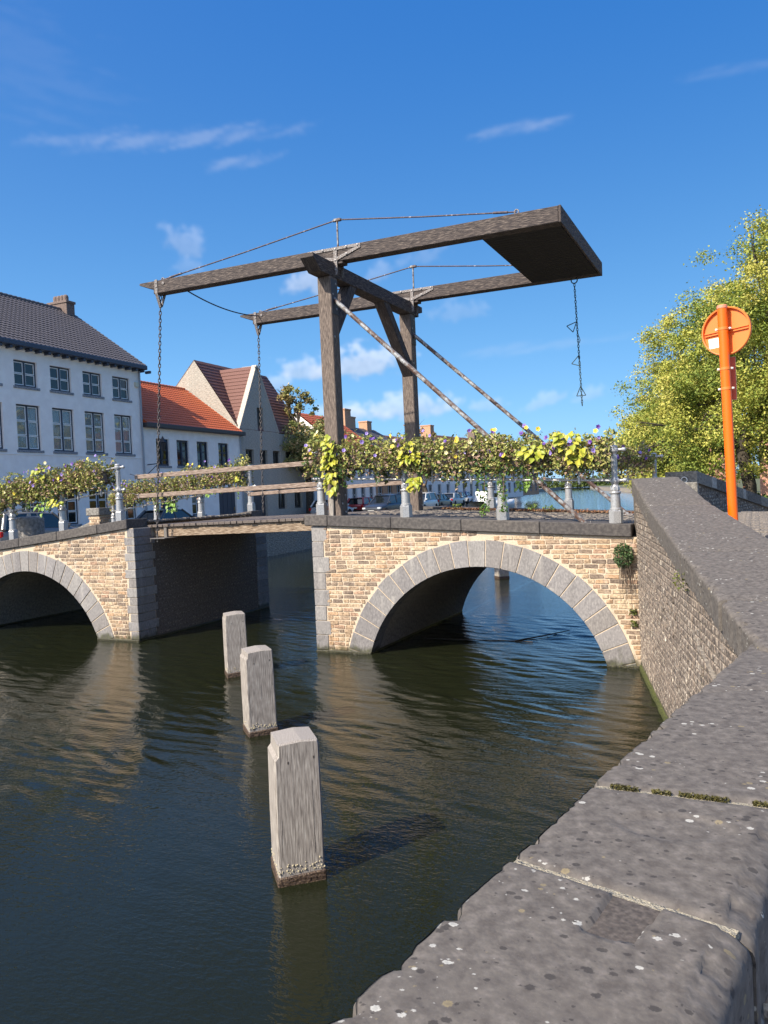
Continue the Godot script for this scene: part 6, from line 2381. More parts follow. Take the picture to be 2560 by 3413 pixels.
# a plain gabled street house further along; x0..x1 along the street
func row_house(label: String, called: String, s0: float, s1: float, eave: float, ridge: float, wall_m: Material, roof_m: Material, cols: int, rows: int, frame: Material, bars: Material, chims: Array, chim_m: Material, off := 0.0, bend := 0.0, stepped := false) -> void:
	var h := house_at(called, label, s0, bend, off)
	var w := s1 - s0
	var holes := []
	for r in rows:
		var y := 0.8 + r * (eave - 0.8) / rows
		var hh := minf(1.75, (eave - 0.8) / rows - 0.75)
		for i in cols:
			var cw := w / cols
			var ww := minf(1.15, cw * 0.55)
			holes.append(Rect2(cw * (i + 0.5) - ww / 2, y, ww, hh))
	part("wall", wall_mesh(Rect2(0, 0, w, eave), holes, 0.0, 0.18, 0.3), wall_m, h)
	for r in holes:
		window(h, r, 0, 0.15, frame, bars, [0.5], true)
	var dz := 4.2
	for x in [0.01, w - 0.01]:
		var mb := MB.new()
		mb.quad(Vector3(x, 0, -2 * dz), Vector3(x, 0, 0), Vector3(x, eave, 0), Vector3(x, eave, -2 * dz))
		mb.tri(Vector3(x, eave, -2 * dz), Vector3(x, eave, 0), Vector3(x, ridge, -dz))
		part("gable_wall", mb.mesh(), wall_m, h)
	var mb2 := MB.new()
	mb2.cbox(Vector3(-0.03, eave - 0.18, -0.1), Vector3(w + 0.03, eave + 0.02, 0.3), 0.03)
	part("gutter", mb2.mesh(), frame, h)
	var roof := part("roof", pantiles(Vector3(0, eave, 0.22), Vector3(w, eave, 0.22), Vector3(0, ridge - eave, -dz - 0.22), 0.5, 0.4, 0.05), roof_m, h)
	part("back_slope", slab(Vector3(w, eave, -2 * dz), Vector3(0, eave, -2 * dz), Vector3(0, ridge, -dz), Vector3(w, ridge, -dz), 0.06), roof_m, roof)
	if stepped:
		# brick parapet gable with steps on the near side
		mb2 = MB.new()
		for k in 6:
			var y := lerpf(eave, ridge + 0.8, k / 5.0)
			var zz := lerpf(0.0, dz - 0.5, k / 5.0)
			mb2.cbox(Vector3(-0.3, eave - 1.0, -2 * dz + zz), Vector3(0.02 + 0.004 * k, y, -zz), 0.01)
		part("stepped_gable", mb2.mesh(), chim_m, h)
	for c in chims:
		chimney(h, Vector3(c[0], ridge - 1.2, -dz - c[2] / 2 + c[3]), Vector3(c[0] + c[1], c[4], -dz + c[2] / 2 + c[3]), chim_m, chim_m)

func build_far_houses(white: Material, orange: Material, brown: Material, slate: Material, chim: Material, gutter: Material, navy: Material, barw: Material) -> void:
	var warm := mat("warm_brick", [[0.25, c8(166, 124, 96)], [0.5, c8(190, 148, 116)], [0.75, c8(208, 170, 138)]], 0.04, 3, Vector3(0.6, 2.4, 0.6), 0.9, "rough", 1.2)
	row_house("white terraced house with shallow bays, right after the grey brick house", "white_terrace_house", 26.9, 33.2, 5.2, 7.6, white, brown, 4, 2, navy, barw, [], chim, -0.3, -0.02)
	row_house("white house whose bright orange roof shows beside the near gate post", "orange_roofed_house", 33.4, 40.6, 5.9, 9.2, white, orange, 4, 2, navy, barw, [], chim, -0.5, -0.02)
	row_house("brick house with tall stepped chimney stack against the sky", "stepped_chimney_house", 41.6, 50.6, 5.9, 8.6, warm, slate, 4, 2, navy, barw, [[1.4, 1.3, 1.1, 0.0, 10.3], [2.7, 1.1, 1.0, 0.0, 9.6], [6.5, 1.1, 1.0, 0.0, 9.4]], warm, -0.8, -0.03)
	row_house("pale house with a low brown roof beyond the stepped chimney", "brown_gable_house", 51.0, 73.8, 5.6, 8.3, white, brown, 8, 2, navy, barw, [[16.5, 1.2, 1.4, 0.0, 10.2]], warm, -1.4, -0.05)
	row_house("long low house with brown tiled roof, far along the left bank", "brown_roofed_house", 74.2, 92.0, 6.0, 9.6, white, brown, 8, 2, navy, barw, [[16.0, 0.9, 1.2, 0.0, 11.0]], chim, -3.2, -0.12)
	row_house("distant white row house at the canal's left bend, beige gable", "distant_house", 92.5, 112.0, 6.5, 10.0, white, slate, 8, 2, navy, barw, [[10.0, 1.2, 1.0, 0.0, 11.6]], chim, -5.5, -0.16)
	row_house("most distant brick row house on the left bank by the canal bend", "distant_house", 113.0, 136.0, 6.5, 10.0, warm, brown, 9, 2, navy, barw, [], chim, -9.0, -0.20)
	# pale blocks of flats on the horizon
	for q in [[Vector3(-114.2, 0, -374), Vector3(7.5, 29.5, 9), "pale tower block on the horizon, the taller one above the flowers"], [Vector3(-108.6, 0, -379), Vector3(10, 25.0, 9), "pale low block of flats on the horizon beside the taller one"]]:
		var t := thing("tower_block", q[2], "apartment block", q[0] + Vector3(0, 1, 0))
		var sz: Vector3 = q[1]
		var holes := []
		for r in int(sz.y / 3.0):
			for i in int(sz.x / 2.5):
				holes.append(Rect2(-sz.x / 2 + 0.6 + 2.5 * i, 1.0 + 3.0 * r, 1.5, 1.4))
		part("wall", wall_mesh(Rect2(-sz.x / 2, 0, sz.x, sz.y), holes, 0.0, 0.3, sz.z), white, t)
		var mb := MB.new()
		for r in holes:
			mb.box(Vector3(r.position.x, r.position.y, -0.32), Vector3(r.end.x, r.end.y, -0.28))
		part("windows", mb.mesh(), glass_mat(), t, Transform3D(), true)
	# right bank: a brick house behind the trees
	var hb := thing("brick_house", "pinkish brick house glimpsed under the trees at the right edge", "house", Vector3(15.2, 1.1, -62.0))
	var pink := mat("pink_brick", [[0.25, c8(170, 118, 100)], [0.5, c8(196, 146, 126)], [0.75, c8(212, 168, 148)]], 0.04, 3, Vector3(0.6, 2.2, 0.6), 0.9, "rough", 1.0)
	var hr := []
	for i in 5:
		hr.append(Rect2(-6.0 + 3.2 * i, 1.0, 1.3, 1.8))
		hr.append(Rect2(-6.0 + 3.2 * i, 4.2, 1.3, 1.7))
	part("wall", wall_mesh(Rect2(-7.5, 0, 17, 7.0), hr, 0.0, 0.2, 8.0), pink, hb)
	for r in hr:
		window(hb, r, 0, 0.15, plain("white_frame", c8(220, 220, 216), 0.5), plain("white_frame", c8(220, 220, 216), 0.5), [0.5], true)
	part("roof", slab(Vector3(-7.8, 7.0, 0.3), Vector3(9.8, 7.0, 0.3), Vector3(9.8, 11.0, -4.0), Vector3(-7.8, 11.0, -4.0), 0.1), brown, hb)
	part("back_slope", slab(Vector3(9.8, 7.0, -8.3), Vector3(-7.8, 7.0, -8.3), Vector3(-7.8, 11.0, -4.0), Vector3(9.8, 11.0, -4.0), 0.1), brown, hb)

# ------------------------------------------------------------------ cars, street stones, trees, boat
func car(label: String, pos: Vector3, yaw: float, body: Color, kind: int, sc := 1.0) -> void:
	# local x forward, z to the right; kind 0 hatchback, 1 estate or off-roader, 2 saloon
	var t := thing("parked_car", label, "car", pos, "cars parked along the left bank", Basis(Vector3.UP, yaw) * Basis.from_scale(Vector3.ONE * sc))
	var paint := plain("car_paint_" + body.to_html(false), body, 0.25, 0.2, 0.6)
	paint.clearcoat_enabled = true
	paint.clearcoat = 0.6
	var black := plain("car_trim", c8(24, 25, 27), 0.5)
	var gl := plain("car_glass", c8(22, 27, 32), 0.05, 0.0, 0.7)
	var L: float = [1.95, 2.28, 2.25][kind]
	var belt: float = [0.92, 1.0, 0.9][kind]
	var rf: float = [1.46, 1.62, 1.42][kind]
	var W := 0.86
	# stations along the length: x, sill y, belt y, half width
	var st := [[-L, 0.42, belt - 0.22, W * 0.80], [-L + 0.08, 0.30, belt - 0.06, W * 0.93], [-L + 0.5, 0.22, belt, W], [-0.4, 0.2, belt - 0.01, W * 1.01], [L - 1.15, 0.2, belt - 0.05, W], [L - 0.45, 0.24, belt - 0.16, W * 0.96], [L - 0.1, 0.28, belt - 0.28, W * 0.86], [L, 0.40, belt - 0.42, W * 0.72]]
	var mb := MB.new()
	var g := []
	for s in st:
		var y0: float = s[1]
		var y1: float = s[2]
		var w: float = s[3]
		var row := []
		for q in [[-0.55, y0], [-0.93, y0 + 0.02], [-1.0, y0 + 0.14], [-1.0, lerpf(y0, y1, 0.62)], [-0.965, lerpf(y0, y1, 0.86)], [-0.86, y1], [-0.5, y1 + 0.025], [0.0, y1 + 0.035], [0.5, y1 + 0.025], [0.86, y1], [0.965, lerpf(y0, y1, 0.86)], [1.0, lerpf(y0, y1, 0.62)], [1.0, y0 + 0.14], [0.93, y0 + 0.02], [0.55, y0]]:
			row.append(Vector3(s[0], q[1], q[0] * w))
		g.append(row)
	mb.sheet(g, true)
	for e in [0, g.size() - 1]:
		var c := Vector3(st[e][0], (st[e][1] + st[e][2]) / 2, 0)
		for j in g[e].size() - 1:
			if e == 0:
				mb.tri(c, g[e][j], g[e][j + 1])
			else:
				mb.tri(c, g[e][j + 1], g[e][j])
	var bd := part("body", mb.mesh(), paint, t)
	# cabin: glass house with painted roof and pillars
	var x0: float = [-1.80, -2.12, -1.65][kind]
	var x1: float = [-1.42, -1.88, -1.05][kind]
	var x2: float = [0.32, 0.38, 0.30][kind]
	var x3: float = [1.05, 1.12, 1.10][kind]
	var wb := W * 0.90
	var wt := W * 0.72
	mb = MB.new()
	var b0 := [Vector3(x0, belt - 0.02, -wb), Vector3(x3, belt - 0.06, -wb), Vector3(x1, rf - 0.07, -wt), Vector3(x2, rf - 0.07, -wt), Vector3(x0, belt - 0.02, wb), Vector3(x3, belt - 0.06, wb), Vector3(x1, rf - 0.07, wt), Vector3(x2, rf - 0.07, wt)]
	mb.hexa(b0)
	part("windows", mb.mesh(), gl, t)
	mb = MB.new()
	g = []
	for i in 7:
		var u := i / 6.0
		var x := lerpf(x1 - 0.10, x2 + 0.10, u)
		var y := rf - 0.075 + 0.085 * sin(PI * clampf(u * 0.9 + 0.08, 0, 1))
		g.append([Vector3(x, y - 0.085, -wt - 0.035), Vector3(x, y - 0.03, -wt - 0.01), Vector3(x, y - 0.005, -wt * 0.6), Vector3(x, y, 0), Vector3(x, y - 0.005, wt * 0.6), Vector3(x, y - 0.03, wt + 0.01), Vector3(x, y - 0.085, wt + 0.035)])
	mb.sheet(g, true)
	for s in [-1.0, 1.0]:
		for q in [[b0[1], b0[3], 0.05], [b0[0], b0[2], 0.09], [Vector3(-0.35, belt, -wb), Vector3(-0.38, rf - 0.07, -wt), 0.045]]:
			var a: Vector3 = q[0] * Vector3(1, 1, -s)
			var b: Vector3 = q[1] * Vector3(1, 1, -s)
			mb.tube([a, b], q[2], 6)
	part("roof", mb.mesh(), paint, t)
	if kind == 1:
		mb = MB.new()
		for s in [-1.0, 1.0]:
			mb.tube([Vector3(x1, rf - 0.02, s * wt), Vector3(x1 + 0.1, rf + 0.05, s * wt), Vector3(x2 - 0.15, rf + 0.05, s * wt), Vector3(x2 - 0.05, rf - 0.02, s * wt)], 0.018, 6)
		part("roof_rail", mb.mesh(), plain("alloy", c8(150, 152, 154), 0.35, 0.7), t)
	for s in [-1.0, 1.0]:
		for x in [-L + 0.78, L - 0.82]:
			mb = MB.new()
			var xf := Transform3D(Basis(Vector3.RIGHT, PI / 2 * s), Vector3(x, 0.32, s * (W - 0.20)))
			mb.lathe([Vector2(0.20, 0.0), Vector2(0.30, 0.0), Vector2(0.325, 0.05), Vector2(0.325, 0.17), Vector2(0.30, 0.21), Vector2(0.22, 0.215)], 20, xf)
			var wh := part("wheel", mb.mesh(), plain("tyre", c8(30, 30, 31), 0.9), t)
			mb = MB.new()
			mb.lathe([Vector2(0.22, 0.19), Vector2(0.20, 0.2), Vector2(0.06, 0.21), Vector2(0.0, 0.215)], 14, xf)
			part("rim", mb.mesh(), plain("alloy", c8(150, 152, 154), 0.35, 0.7), wh)
		mb = MB.new()
		mb.cbox(Vector3(-L - 0.005, belt - 0.30, s * W * 0.86 - 0.14), Vector3(-L + 0.16, belt - 0.08, s * W * 0.86 + 0.10 - (0.04 if s > 0 else 0.0)), 0.03)
		part("tail_light", mb.mesh(), plain("red_lens", c8(168, 20, 24), 0.2), t)
		mb = MB.new()
		mb.cbox(Vector3(L - 0.25, belt - 0.42, s * W * 0.72 - 0.14), Vector3(L - 0.03, belt - 0.28, s * W * 0.72 + 0.14), 0.03)
		part("headlight", mb.mesh(), plain("clear_lens", c8(190, 196, 200), 0.1), t)
		mb = MB.new()
		mb.cbox(Vector3(x3 - 0.25, belt - 0.02, s * (W + 0.02) - 0.05), Vector3(x3 - 0.08, belt + 0.11, s * (W + 0.02) + 0.07), 0.025)
		part("door_mirror", mb.mesh(), paint, t)
	mb = MB.new()
	mb.cbox(Vector3(L - 0.06, 0.38, -0.5), Vector3(L + 0.02, 0.55, 0.5), 0.02)
	mb.cbox(Vector3(-L - 0.015, 0.30, -0.7), Vector3(-L + 0.1, 0.45, 0.7), 0.03)
	part("bumper_trim", mb.mesh(), black, t)
	mb = MB.new()
	mb.box(Vector3(-L - 0.02, 0.55, -0.26), Vector3(-L + 0.02, 0.66, 0.26))
	mb.box(Vector3(L - 0.02, 0.40, -0.26), Vector3(L + 0.035, 0.51, 0.26))
	part("number_plate", mb.mesh(), plain("plate_white", c8(214, 214, 208), 0.5), t)

func build_cars() -> void:
	# along: driving direction away from the viewer is yaw 90 degrees + a little
	var away := PI / 2 + 0.045
	var silver_c := c8(168, 172, 176)
	car("grey off-roader with red tail lights at the left edge, behind the stone bollard", Vector3(-18.9, GY, -10.0), away, c8(112, 110, 108), 1)
	car("dark blue-green estate car under the low far flower boxes", Vector3(-20.3, GY, -19.6), away, c8(34, 46, 54), 2)
	car("silver hatchback seen from behind under the wooden rails", Vector3(-22.0, GY, -40.0), away - 0.10, silver_c, 0)
	car("red hatchback behind the near gate post", Vector3(-22.6, GY, -46.5), away, c8(150, 20, 26), 0)
	car("dark grey off-roader with roof rails, facing the bridge", Vector3(-17.6, GY, -40.3), away + PI - 0.1, c8(52, 56, 64), 1)
	car("white van-like estate just behind the dark off-roader", Vector3(-18.6, GY, -49.5), away + PI, c8(206, 208, 208), 1)
	car("dark saloon farther along the quay, right of the far gate post", Vector3(-20.4, GY, -58.0), away, c8(44, 50, 52), 2)
	car("pale grey saloon with red lights, next along the quay", Vector3(-21.6, GY, -65.0), away, c8(160, 164, 168), 2)
	car("black hatchback in the distant row along the quay", Vector3(-23.4, GY, -72.0), away + 0.1, c8(40, 42, 46), 0)
	car("blue hatchback, last of the distant row along the quay", Vector3(-25.3, GY, -79.0), away + 0.1, c8(32, 66, 128), 0)

func build_street_things() -> void:
	var bst := plain_stone("bollard_stone", 138, 134, 130)
	var t := thing("stone_bollard", "thick round grey stone bollard on the bridge ramp at left", "bollard", Vector3(-8.20, 1.85, -0.85))
	var mb := MB.new()
	mb.lathe([Vector2(0.325, 0.0), Vector2(0.325, 0.72), Vector2(0.31, 0.76), Vector2(0.27, 0.785), Vector2(0.0, 0.80)], 28)
	part("shaft", mb.mesh(), bst, t)
	mb = MB.new()
	mb.lathe([Vector2(0.045, 0.79), Vector2(0.04, 0.86), Vector2(0.0, 0.87)], 10)
	part("iron_pin", mb.mesh(), silver(), t)
	# brick pier and sloping wall end at the far left corner of the bridge
	t = thing("brick_pier", "small brick pier with grey cap stone and a sloping coping to its left", "pier", Vector3(-9.95, 1.5, -4.75))
	mb = MB.new()
	mb.cbox(Vector3(-0.19, -0.6, -0.25), Vector3(0.20, 1.04, 0.22), 0.01)
	part("core", mb.mesh(), mats["lime_mortar"], t)
	for r in 12:
		var y := 0.14 + 0.075 * r
		for f in 2:
			var x := -0.2 + (0.0 if r % 2 else 0.1)
			while x < 0.16:
				var xf := Transform3D(Basis(), Vector3(x + 0.1, y, 0.232)) if f == 0 else Transform3D(Basis(Vector3.UP, PI / 2), Vector3(0.212, y, x + 0.08))
				part("brick", brick_meshes[(r + f) % 6] if x + 0.21 < 0.25 else half_meshes[r % 6], brick_mats[rng.randi() % 8], t, xf)
				x += 0.216
	mb = MB.new()
	mb.cbox(Vector3(-0.25, 1.045, -0.31), Vector3(0.26, 1.26, 0.28), 0.015)
	part("cap_stone", mb.mesh(), plain_stone("pier_cap", 122, 119, 114), t)
	mb = MB.new()
	mb.hexa([Vector3(-3.2, -0.5, -0.25), Vector3(-0.2, -0.5, -0.25), Vector3(-3.2, -0.1, -0.25), Vector3(-0.2, 0.86, -0.25), Vector3(-3.2, -0.5, 0.2), Vector3(-0.2, -0.5, 0.2), Vector3(-3.2, -0.1, 0.2), Vector3(-0.2, 0.86, 0.2)])
	part("sloping_coping", mb.mesh(), plain_stone("pier_cap", 122, 119, 114), t)
	# dry leaves along the far kerb of the bridge
	t = thing("fallen_leaves", "strip of fallen reddish-brown leaves along the bridge's far kerb", "leaves", Vector3(2.8, 2.3, -4.1))
	t.set_meta("kind", "stuff")
	var xfs := []
	var cols := []
	for i in 1500:
		var x := rr(0.9, 5.4)
		var z := -4.30 + absf(rng.randfn()) * 0.12
		xfs.append(Transform3D(Basis(Vector3.UP, rr(0, TAU)) * Basis(Vector3.RIGHT, rr(-0.9, 0.5)).scaled(Vector3.ONE * rr(0.018, 0.036)), Vector3(x - 2.8, deck_y(x) - 0.05 + absf(rng.randfn()) * 0.02 - 2.3 + 0.02, z + 4.1)))
		cols.append(Color(0.22, 0.085, 0.045).lerp(Color(0.36, 0.22, 0.12), rng.randf()))
	multi("leaves", leaf_mesh(), leaf_mat(), xfs, cols, t)
	for q in [[1.25, 0.10], [2.9, 0.14], [3.3, 0.12], [4.7, 0.10]]:
		var w := thing("weed_tuft", ["small weed tuft on the far kerb, leftmost", "larger green weed tuft among the fallen leaves, middle", "green weed tuft among the fallen leaves, right of the larger one", "small weed tuft on the far kerb by the right brace"][int([1.25, 2.9, 3.3, 4.7].find(q[0]))], "weed", Vector3(q[0], deck_y(q[0]) - 0.02, -4.22))
		xfs = []
		cols = []
		for i in 60:
			xfs.append(Transform3D(random_basis().scaled(Vector3.ONE * rr(0.018, 0.035)), Vector3(rr(-1, 1) * q[1], rr(0, 1) * q[1], rr(-0.05, 0.05))))
			cols.append(Color(0.07, 0.13, 0.03).lerp(Color(0.2, 0.26, 0.06), rng.randf()))
		multi("foliage", leaf_mesh(), leaf_mat(), xfs, cols, w)
	# white boat moored along the far left quay, and the quay's white rail beyond it
	t = thing("motor_boat", "white motor boat moored at the far left quay, beyond the parked cars", "boat", Vector3(-22.2, 0.0, -82.0), "", Basis(Vector3.UP, 1.25))
	mb = MB.new()
	var g := []
	for s in [[-4.0, 1.3, 0.8], [-3.9, 1.35, 0.1], [-1.0, 1.45, 0.0], [2.0, 1.2, 0.0], [3.4, 0.6, 0.15], [4.2, 0.03, 0.9]]:
		g.append([Vector3(s[0], 1.25, -s[1]), Vector3(s[0], 0.6, -s[1] * 0.95), Vector3(s[0], s[2] - 0.2, -s[1] * 0.6), Vector3(s[0], s[2] - 0.3, 0), Vector3(s[0], s[2] - 0.2, s[1] * 0.6), Vector3(s[0], 0.6, s[1] * 0.95), Vector3(s[0], 1.25, s[1]), Vector3(s[0], 1.3, 0), Vector3(s[0], 1.25, -s[1])])
	mb.sheet(g, false)
	var wm := plain("boat_white", c8(232, 234, 234), 0.4)
	part("hull", mb.mesh(), wm, t)
	mb = MB.new()
	mb.hexa([Vector3(-3.0, 1.25, -1.0), Vector3(1.6, 1.25, -1.0), Vector3(-2.8, 2.5, -0.85), Vector3(0.6, 2.5, -0.85), Vector3(-3.0, 1.25, 1.0), Vector3(1.6, 1.25, 1.0), Vector3(-2.8, 2.5, 0.85), Vector3(0.6, 2.5, 0.85)])
	var cab := part("cabin", mb.mesh(), wm, t)
	mb = MB.new()
	for s in [-1.0, 1.0]:
		for k in 3:
			mb.box(Vector3(-2.6 + 1.1 * k, 1.7, s * 0.96 - 0.03), Vector3(-1.8 + 1.1 * k, 2.2, s * 0.96 + 0.03))
	part("cabin_windows", mb.mesh(), glass_mat(), cab)
	t = thing("quay_fence", "white picket rail on the distant left quay, above the water", "fence", Vector3(-24.0, 1.3, -90.0))
	var wf := plain("fence_white", c8(214, 216, 218), 0.5)
	for i in 2:
		mb = MB.new()
		mb.tube([Vector3(1.0, 0.35 + 0.6 * i, 2.0), Vector3(-16.0, 0.35 + 0.6 * i, -49.0)], 0.05, 6)
		part("rail", mb.mesh(), wf, t)
	for i in 48:
		mb = MB.new()
		var f := i / 47.0
		var p := Vector3(1.0, 0, 2.0).lerp(Vector3(-16.0, 0, -49.0), f)
		mb.box(p + Vector3(-0.1, 0, -0.1), p + Vector3(0.1, 1.05, 0.1))
		part("picket", mb.mesh(), wf, t)

# ------------------------------------------------------------------ trees
# blobs: [centre, radii] of the crown; clumps of leaves are spread near their surfaces
func tree(called: String, label: String, group: String, pos: Vector3, trunk_r: float, fork_h: float, blobs: Array, n_clump: int, per: int, leaf: float, pal: Array, bark_m: Material, seed_: int, bare := 0.0) -> void:
	rng.seed = seed_
	var t := thing(called, label, "tree", pos, group)
	var tr := MB.new()
	var top := Vector3(rr(-0.3, 0.3), fork_h, rr(-0.3, 0.3))
	tr.tube([Vector3(0, -0.3, 0), Vector3(0, 0.15, 0), Vector3(0.03, fork_h * 0.4, 0.02), top], [trunk_r * 1.5, trunk_r * 1.1, trunk_r * 0.95, trunk_r * 0.8], 12, false)
	part("trunk", tr.mesh(), bark_m, t)
	var lm := MB.new()
	var ends := []
	for b in blobs:
		var c: Vector3 = b[0]
		var r: Vector3 = b[1]
		var mid := top.lerp(c, 0.55) + rv(0.4)
		lm.tube([top - Vector3(0, 0.2, 0), mid, c], [trunk_r * 0.55, trunk_r * 0.34, trunk_r * 0.2], 7, false)
		for i in int(5 + r.length()):
			var d := Vector3(rr(-1, 1), rr(-0.5, 1), rr(-1, 1)).normalized()
			var e := c + d * r * rr(0.4, 0.80)
			var s := mid.lerp(c, rr(0.2, 1.0))
			lm.tube([s, s.lerp(e, 0.5) + rv(0.25), e], [trunk_r * 0.18, trunk_r * 0.11, trunk_r * 0.04], 5, false)
			for k in 3:
				var e2 := e + (d + rv(0.8)) * rr(0.15, 0.55)
				lm.tube([s.lerp(e, 0.6), e.lerp(e2, 0.5), e2], [trunk_r * 0.08, trunk_r * 0.05, 0.008], 4, false)
	part("limbs", lm.mesh(), bark_m, t)
	var vol := 0.0
	for b in blobs:
		var r: Vector3 = b[1]
		vol += pow(r.x * r.y * r.z, 0.667)
	var xfs := []
	var cols := []
	for b in blobs:
		var c: Vector3 = b[0]
		var r: Vector3 = b[1]
		var n := int(n_clump * pow(r.x * r.y * r.z, 0.667) / vol)
		for i in n:
			var d := Vector3(rng.randfn(), rng.randfn(), rng.randfn()).normalized()
			var rad := pow(rng.randf(), 0.38)
			var p := c + d * r * rad * (1.0 + 0.22 * noise_a.get_noise_3dv((c + d * 2.0) * 40.0))
			if noise_a.get_noise_3dv(p * 26.0) < -0.13 + bare:
				continue
			var cr := rr(0.35, 0.75) * clampf(r.x / 3.0, 0.45, 1.0)
			var tone := rng.randf()
			var drop := Vector3(0, -cr * 0.35, 0)
			for k in per:
				var q := Vector3(rng.randfn(), rng.randfn() * 0.7, rng.randfn()) * cr * 0.55
				q += drop * q.length()
				xfs.append(Transform3D(random_basis().scaled(Vector3.ONE * leaf * rr(0.65, 1.25)), p + q))
				var f := clampf(tone * 0.85 + rng.randf() * 0.35 - 0.1, 0.0, 1.0) * (pal.size() - 1.001)
				cols.append(pal[int(f)].lerp(pal[int(f) + 1], f - int(f)))
	multi("crown", leaf_mesh(), leaf_mat(), xfs, cols, t)

func build_trees() -> void:
	var bark := mat("tree_bark", [[0.3, c8(52, 46, 40)], [0.6, c8(84, 76, 66)], [0.8, c8(110, 102, 88)]], 0.03, 4, Vector3(1.5, 0.4, 1.5), 0.95, "rough", 2.5)
	var lime := [Color(0.11, 0.165, 0.035), Color(0.23, 0.29, 0.055), Color(0.38, 0.40, 0.075), Color(0.50, 0.47, 0.10), Color(0.56, 0.50, 0.14)]
	var pale := [Color(0.20, 0.24, 0.07), Color(0.34, 0.35, 0.10), Color(0.47, 0.43, 0.14), Color(0.55, 0.48, 0.20)]
	var autumn := [Color(0.13, 0.17, 0.055), Color(0.26, 0.28, 0.10), Color(0.42, 0.36, 0.14), Color(0.54, 0.36, 0.19)]
	var dry := [Color(0.16, 0.09, 0.05), Color(0.26, 0.16, 0.09), Color(0.33, 0.22, 0.13)]
	var grp := "yellow-green trees on the right bank"
	tree("lime_tree", "large yellow-green tree at the right edge, its dark trunk right of the orange pole", grp, Vector3(7.0, 1.1, -27.0), 0.30, 3.2,
		[[Vector3(0.6, 5.6, 0.5), Vector3(4.6, 4.4, 4.4)], [Vector3(1.7, 9.0, 0), Vector3(4.4, 3.9, 4.2)], [Vector3(4.4, 11.3, -1), Vector3(4.2, 3.3, 3.8)], [Vector3(-2.4, 3.9, 1.5), Vector3(3.2, 2.7, 3.2)], [Vector3(4.5, 5.0, 2), Vector3(4.4, 4.4, 4.0)]], 1500, 185, 0.060, lime, bark, 101)
	tree("lime_tree", "middle yellow-green tree on the right bank, left of and behind the orange sign", grp, Vector3(5.0, 1.1, -36.0), 0.26, 3.0,
		[[Vector3(-0.6, 5.4, 0), Vector3(4.2, 4.0, 3.8)], [Vector3(0.6, 9.0, 0), Vector3(3.8, 3.4, 3.4)], [Vector3(-2.4, 3.4, 1.0), Vector3(3.0, 2.6, 2.6)]], 950, 160, 0.066, lime, bark, 102)
	tree("lime_tree", "leftmost and lowest yellow-green tree of the right bank, over the end of the flowers", grp, Vector3(3.0, 1.1, -46.0), 0.24, 2.6,
		[[Vector3(-0.6, 4.0, 0), Vector3(3.6, 3.2, 3.4)], [Vector3(0.9, 6.9, 0), Vector3(3.2, 2.8, 3.0)], [Vector3(-2.9, 3.0, 0), Vector3(2.5, 2.2, 2.2)]], 800, 150, 0.074, pale, bark, 103)
	tree("lime_tree", "yellow-green tree standing right behind the near wall, mostly off the right edge", grp, Vector3(15.0, 1.1, -22.0), 0.32, 3.4,
		[[Vector3(-0.5, 7.0, 0), Vector3(4.6, 4.4, 4.4)], [Vector3(0, 11.5, 0), Vector3(4.2, 3.8, 4.0)]], 300, 55, 0.14, lime, bark, 104)
	for i in 5:
		var z := -60.0 - 16.0 * i
		tree("lime_tree", ["farther tree of the right bank row, first beyond the leftmost near tree", "farther tree of the right bank row, second beyond the leftmost near tree", "farther tree of the right bank row, third in the distance", "distant tree of the right bank row, next to last", "most distant tree of the right bank row"][i], grp, Vector3(4.5 - 0.11 * (-z - 60) * 1.6, 1.1, z), 0.24, 2.6,
			[[Vector3(0, 4.4, 0), Vector3(3.6, 3.4, 3.6)], [Vector3(0.4, 7.4, 0), Vector3(2.8, 2.6, 2.8)]], 120, 40, 0.19, lime, bark, 110 + i)
	tree("street_tree", "left bank tree with orange-tinged leaves, left of the near gate post", "street trees on the left bank", Vector3(-23.5, 1.1, -39.2), 0.30, 3.6,
		[[Vector3(-0.5, 5.4, 0.2), Vector3(2.5, 2.3, 2.5)], [Vector3(-0.7, 8.9, 0.2), Vector3(1.4, 1.6, 1.4)], [Vector3(-1.9, 6.9, 0.7), Vector3(1.5, 1.4, 1.5)], [Vector3(1.6, 5.6, -0.6), Vector3(1.8, 1.9, 1.8)], [Vector3(-2.5, 4.2, 1.0), Vector3(1.4, 1.0, 1.3)], [Vector3(-3.3, 6.0, 1.2), Vector3(0.9, 0.4, 0.9)]], 820, 70, 0.10, autumn, bark, 120, 0.03)
	tree("street_tree", "half-bare brownish tree between the gate posts, on the left bank", "street trees on the left bank", Vector3(-21.5, 1.1, -57.0), 0.24, 3.4,
		[[Vector3(0.2, 5.6, 0), Vector3(2.0, 1.6, 2.0)], [Vector3(-0.6, 7.6, 0), Vector3(1.0, 1.3, 1.0)], [Vector3(1.4, 6.0, 0), Vector3(1.3, 1.2, 1.2)]], 170, 44, 0.12, dry, bark, 121, 0.0)
	tree("street_tree", "small dry brown tree behind the far gate post, by the quay", "street trees on the left bank", Vector3(-18.3, 1.1, -50.5), 0.2, 2.2,
		[[Vector3(0, 3.0, 0), Vector3(1.4, 1.0, 1.4)]], 50, 40, 0.10, dry, bark, 122, 0.0)
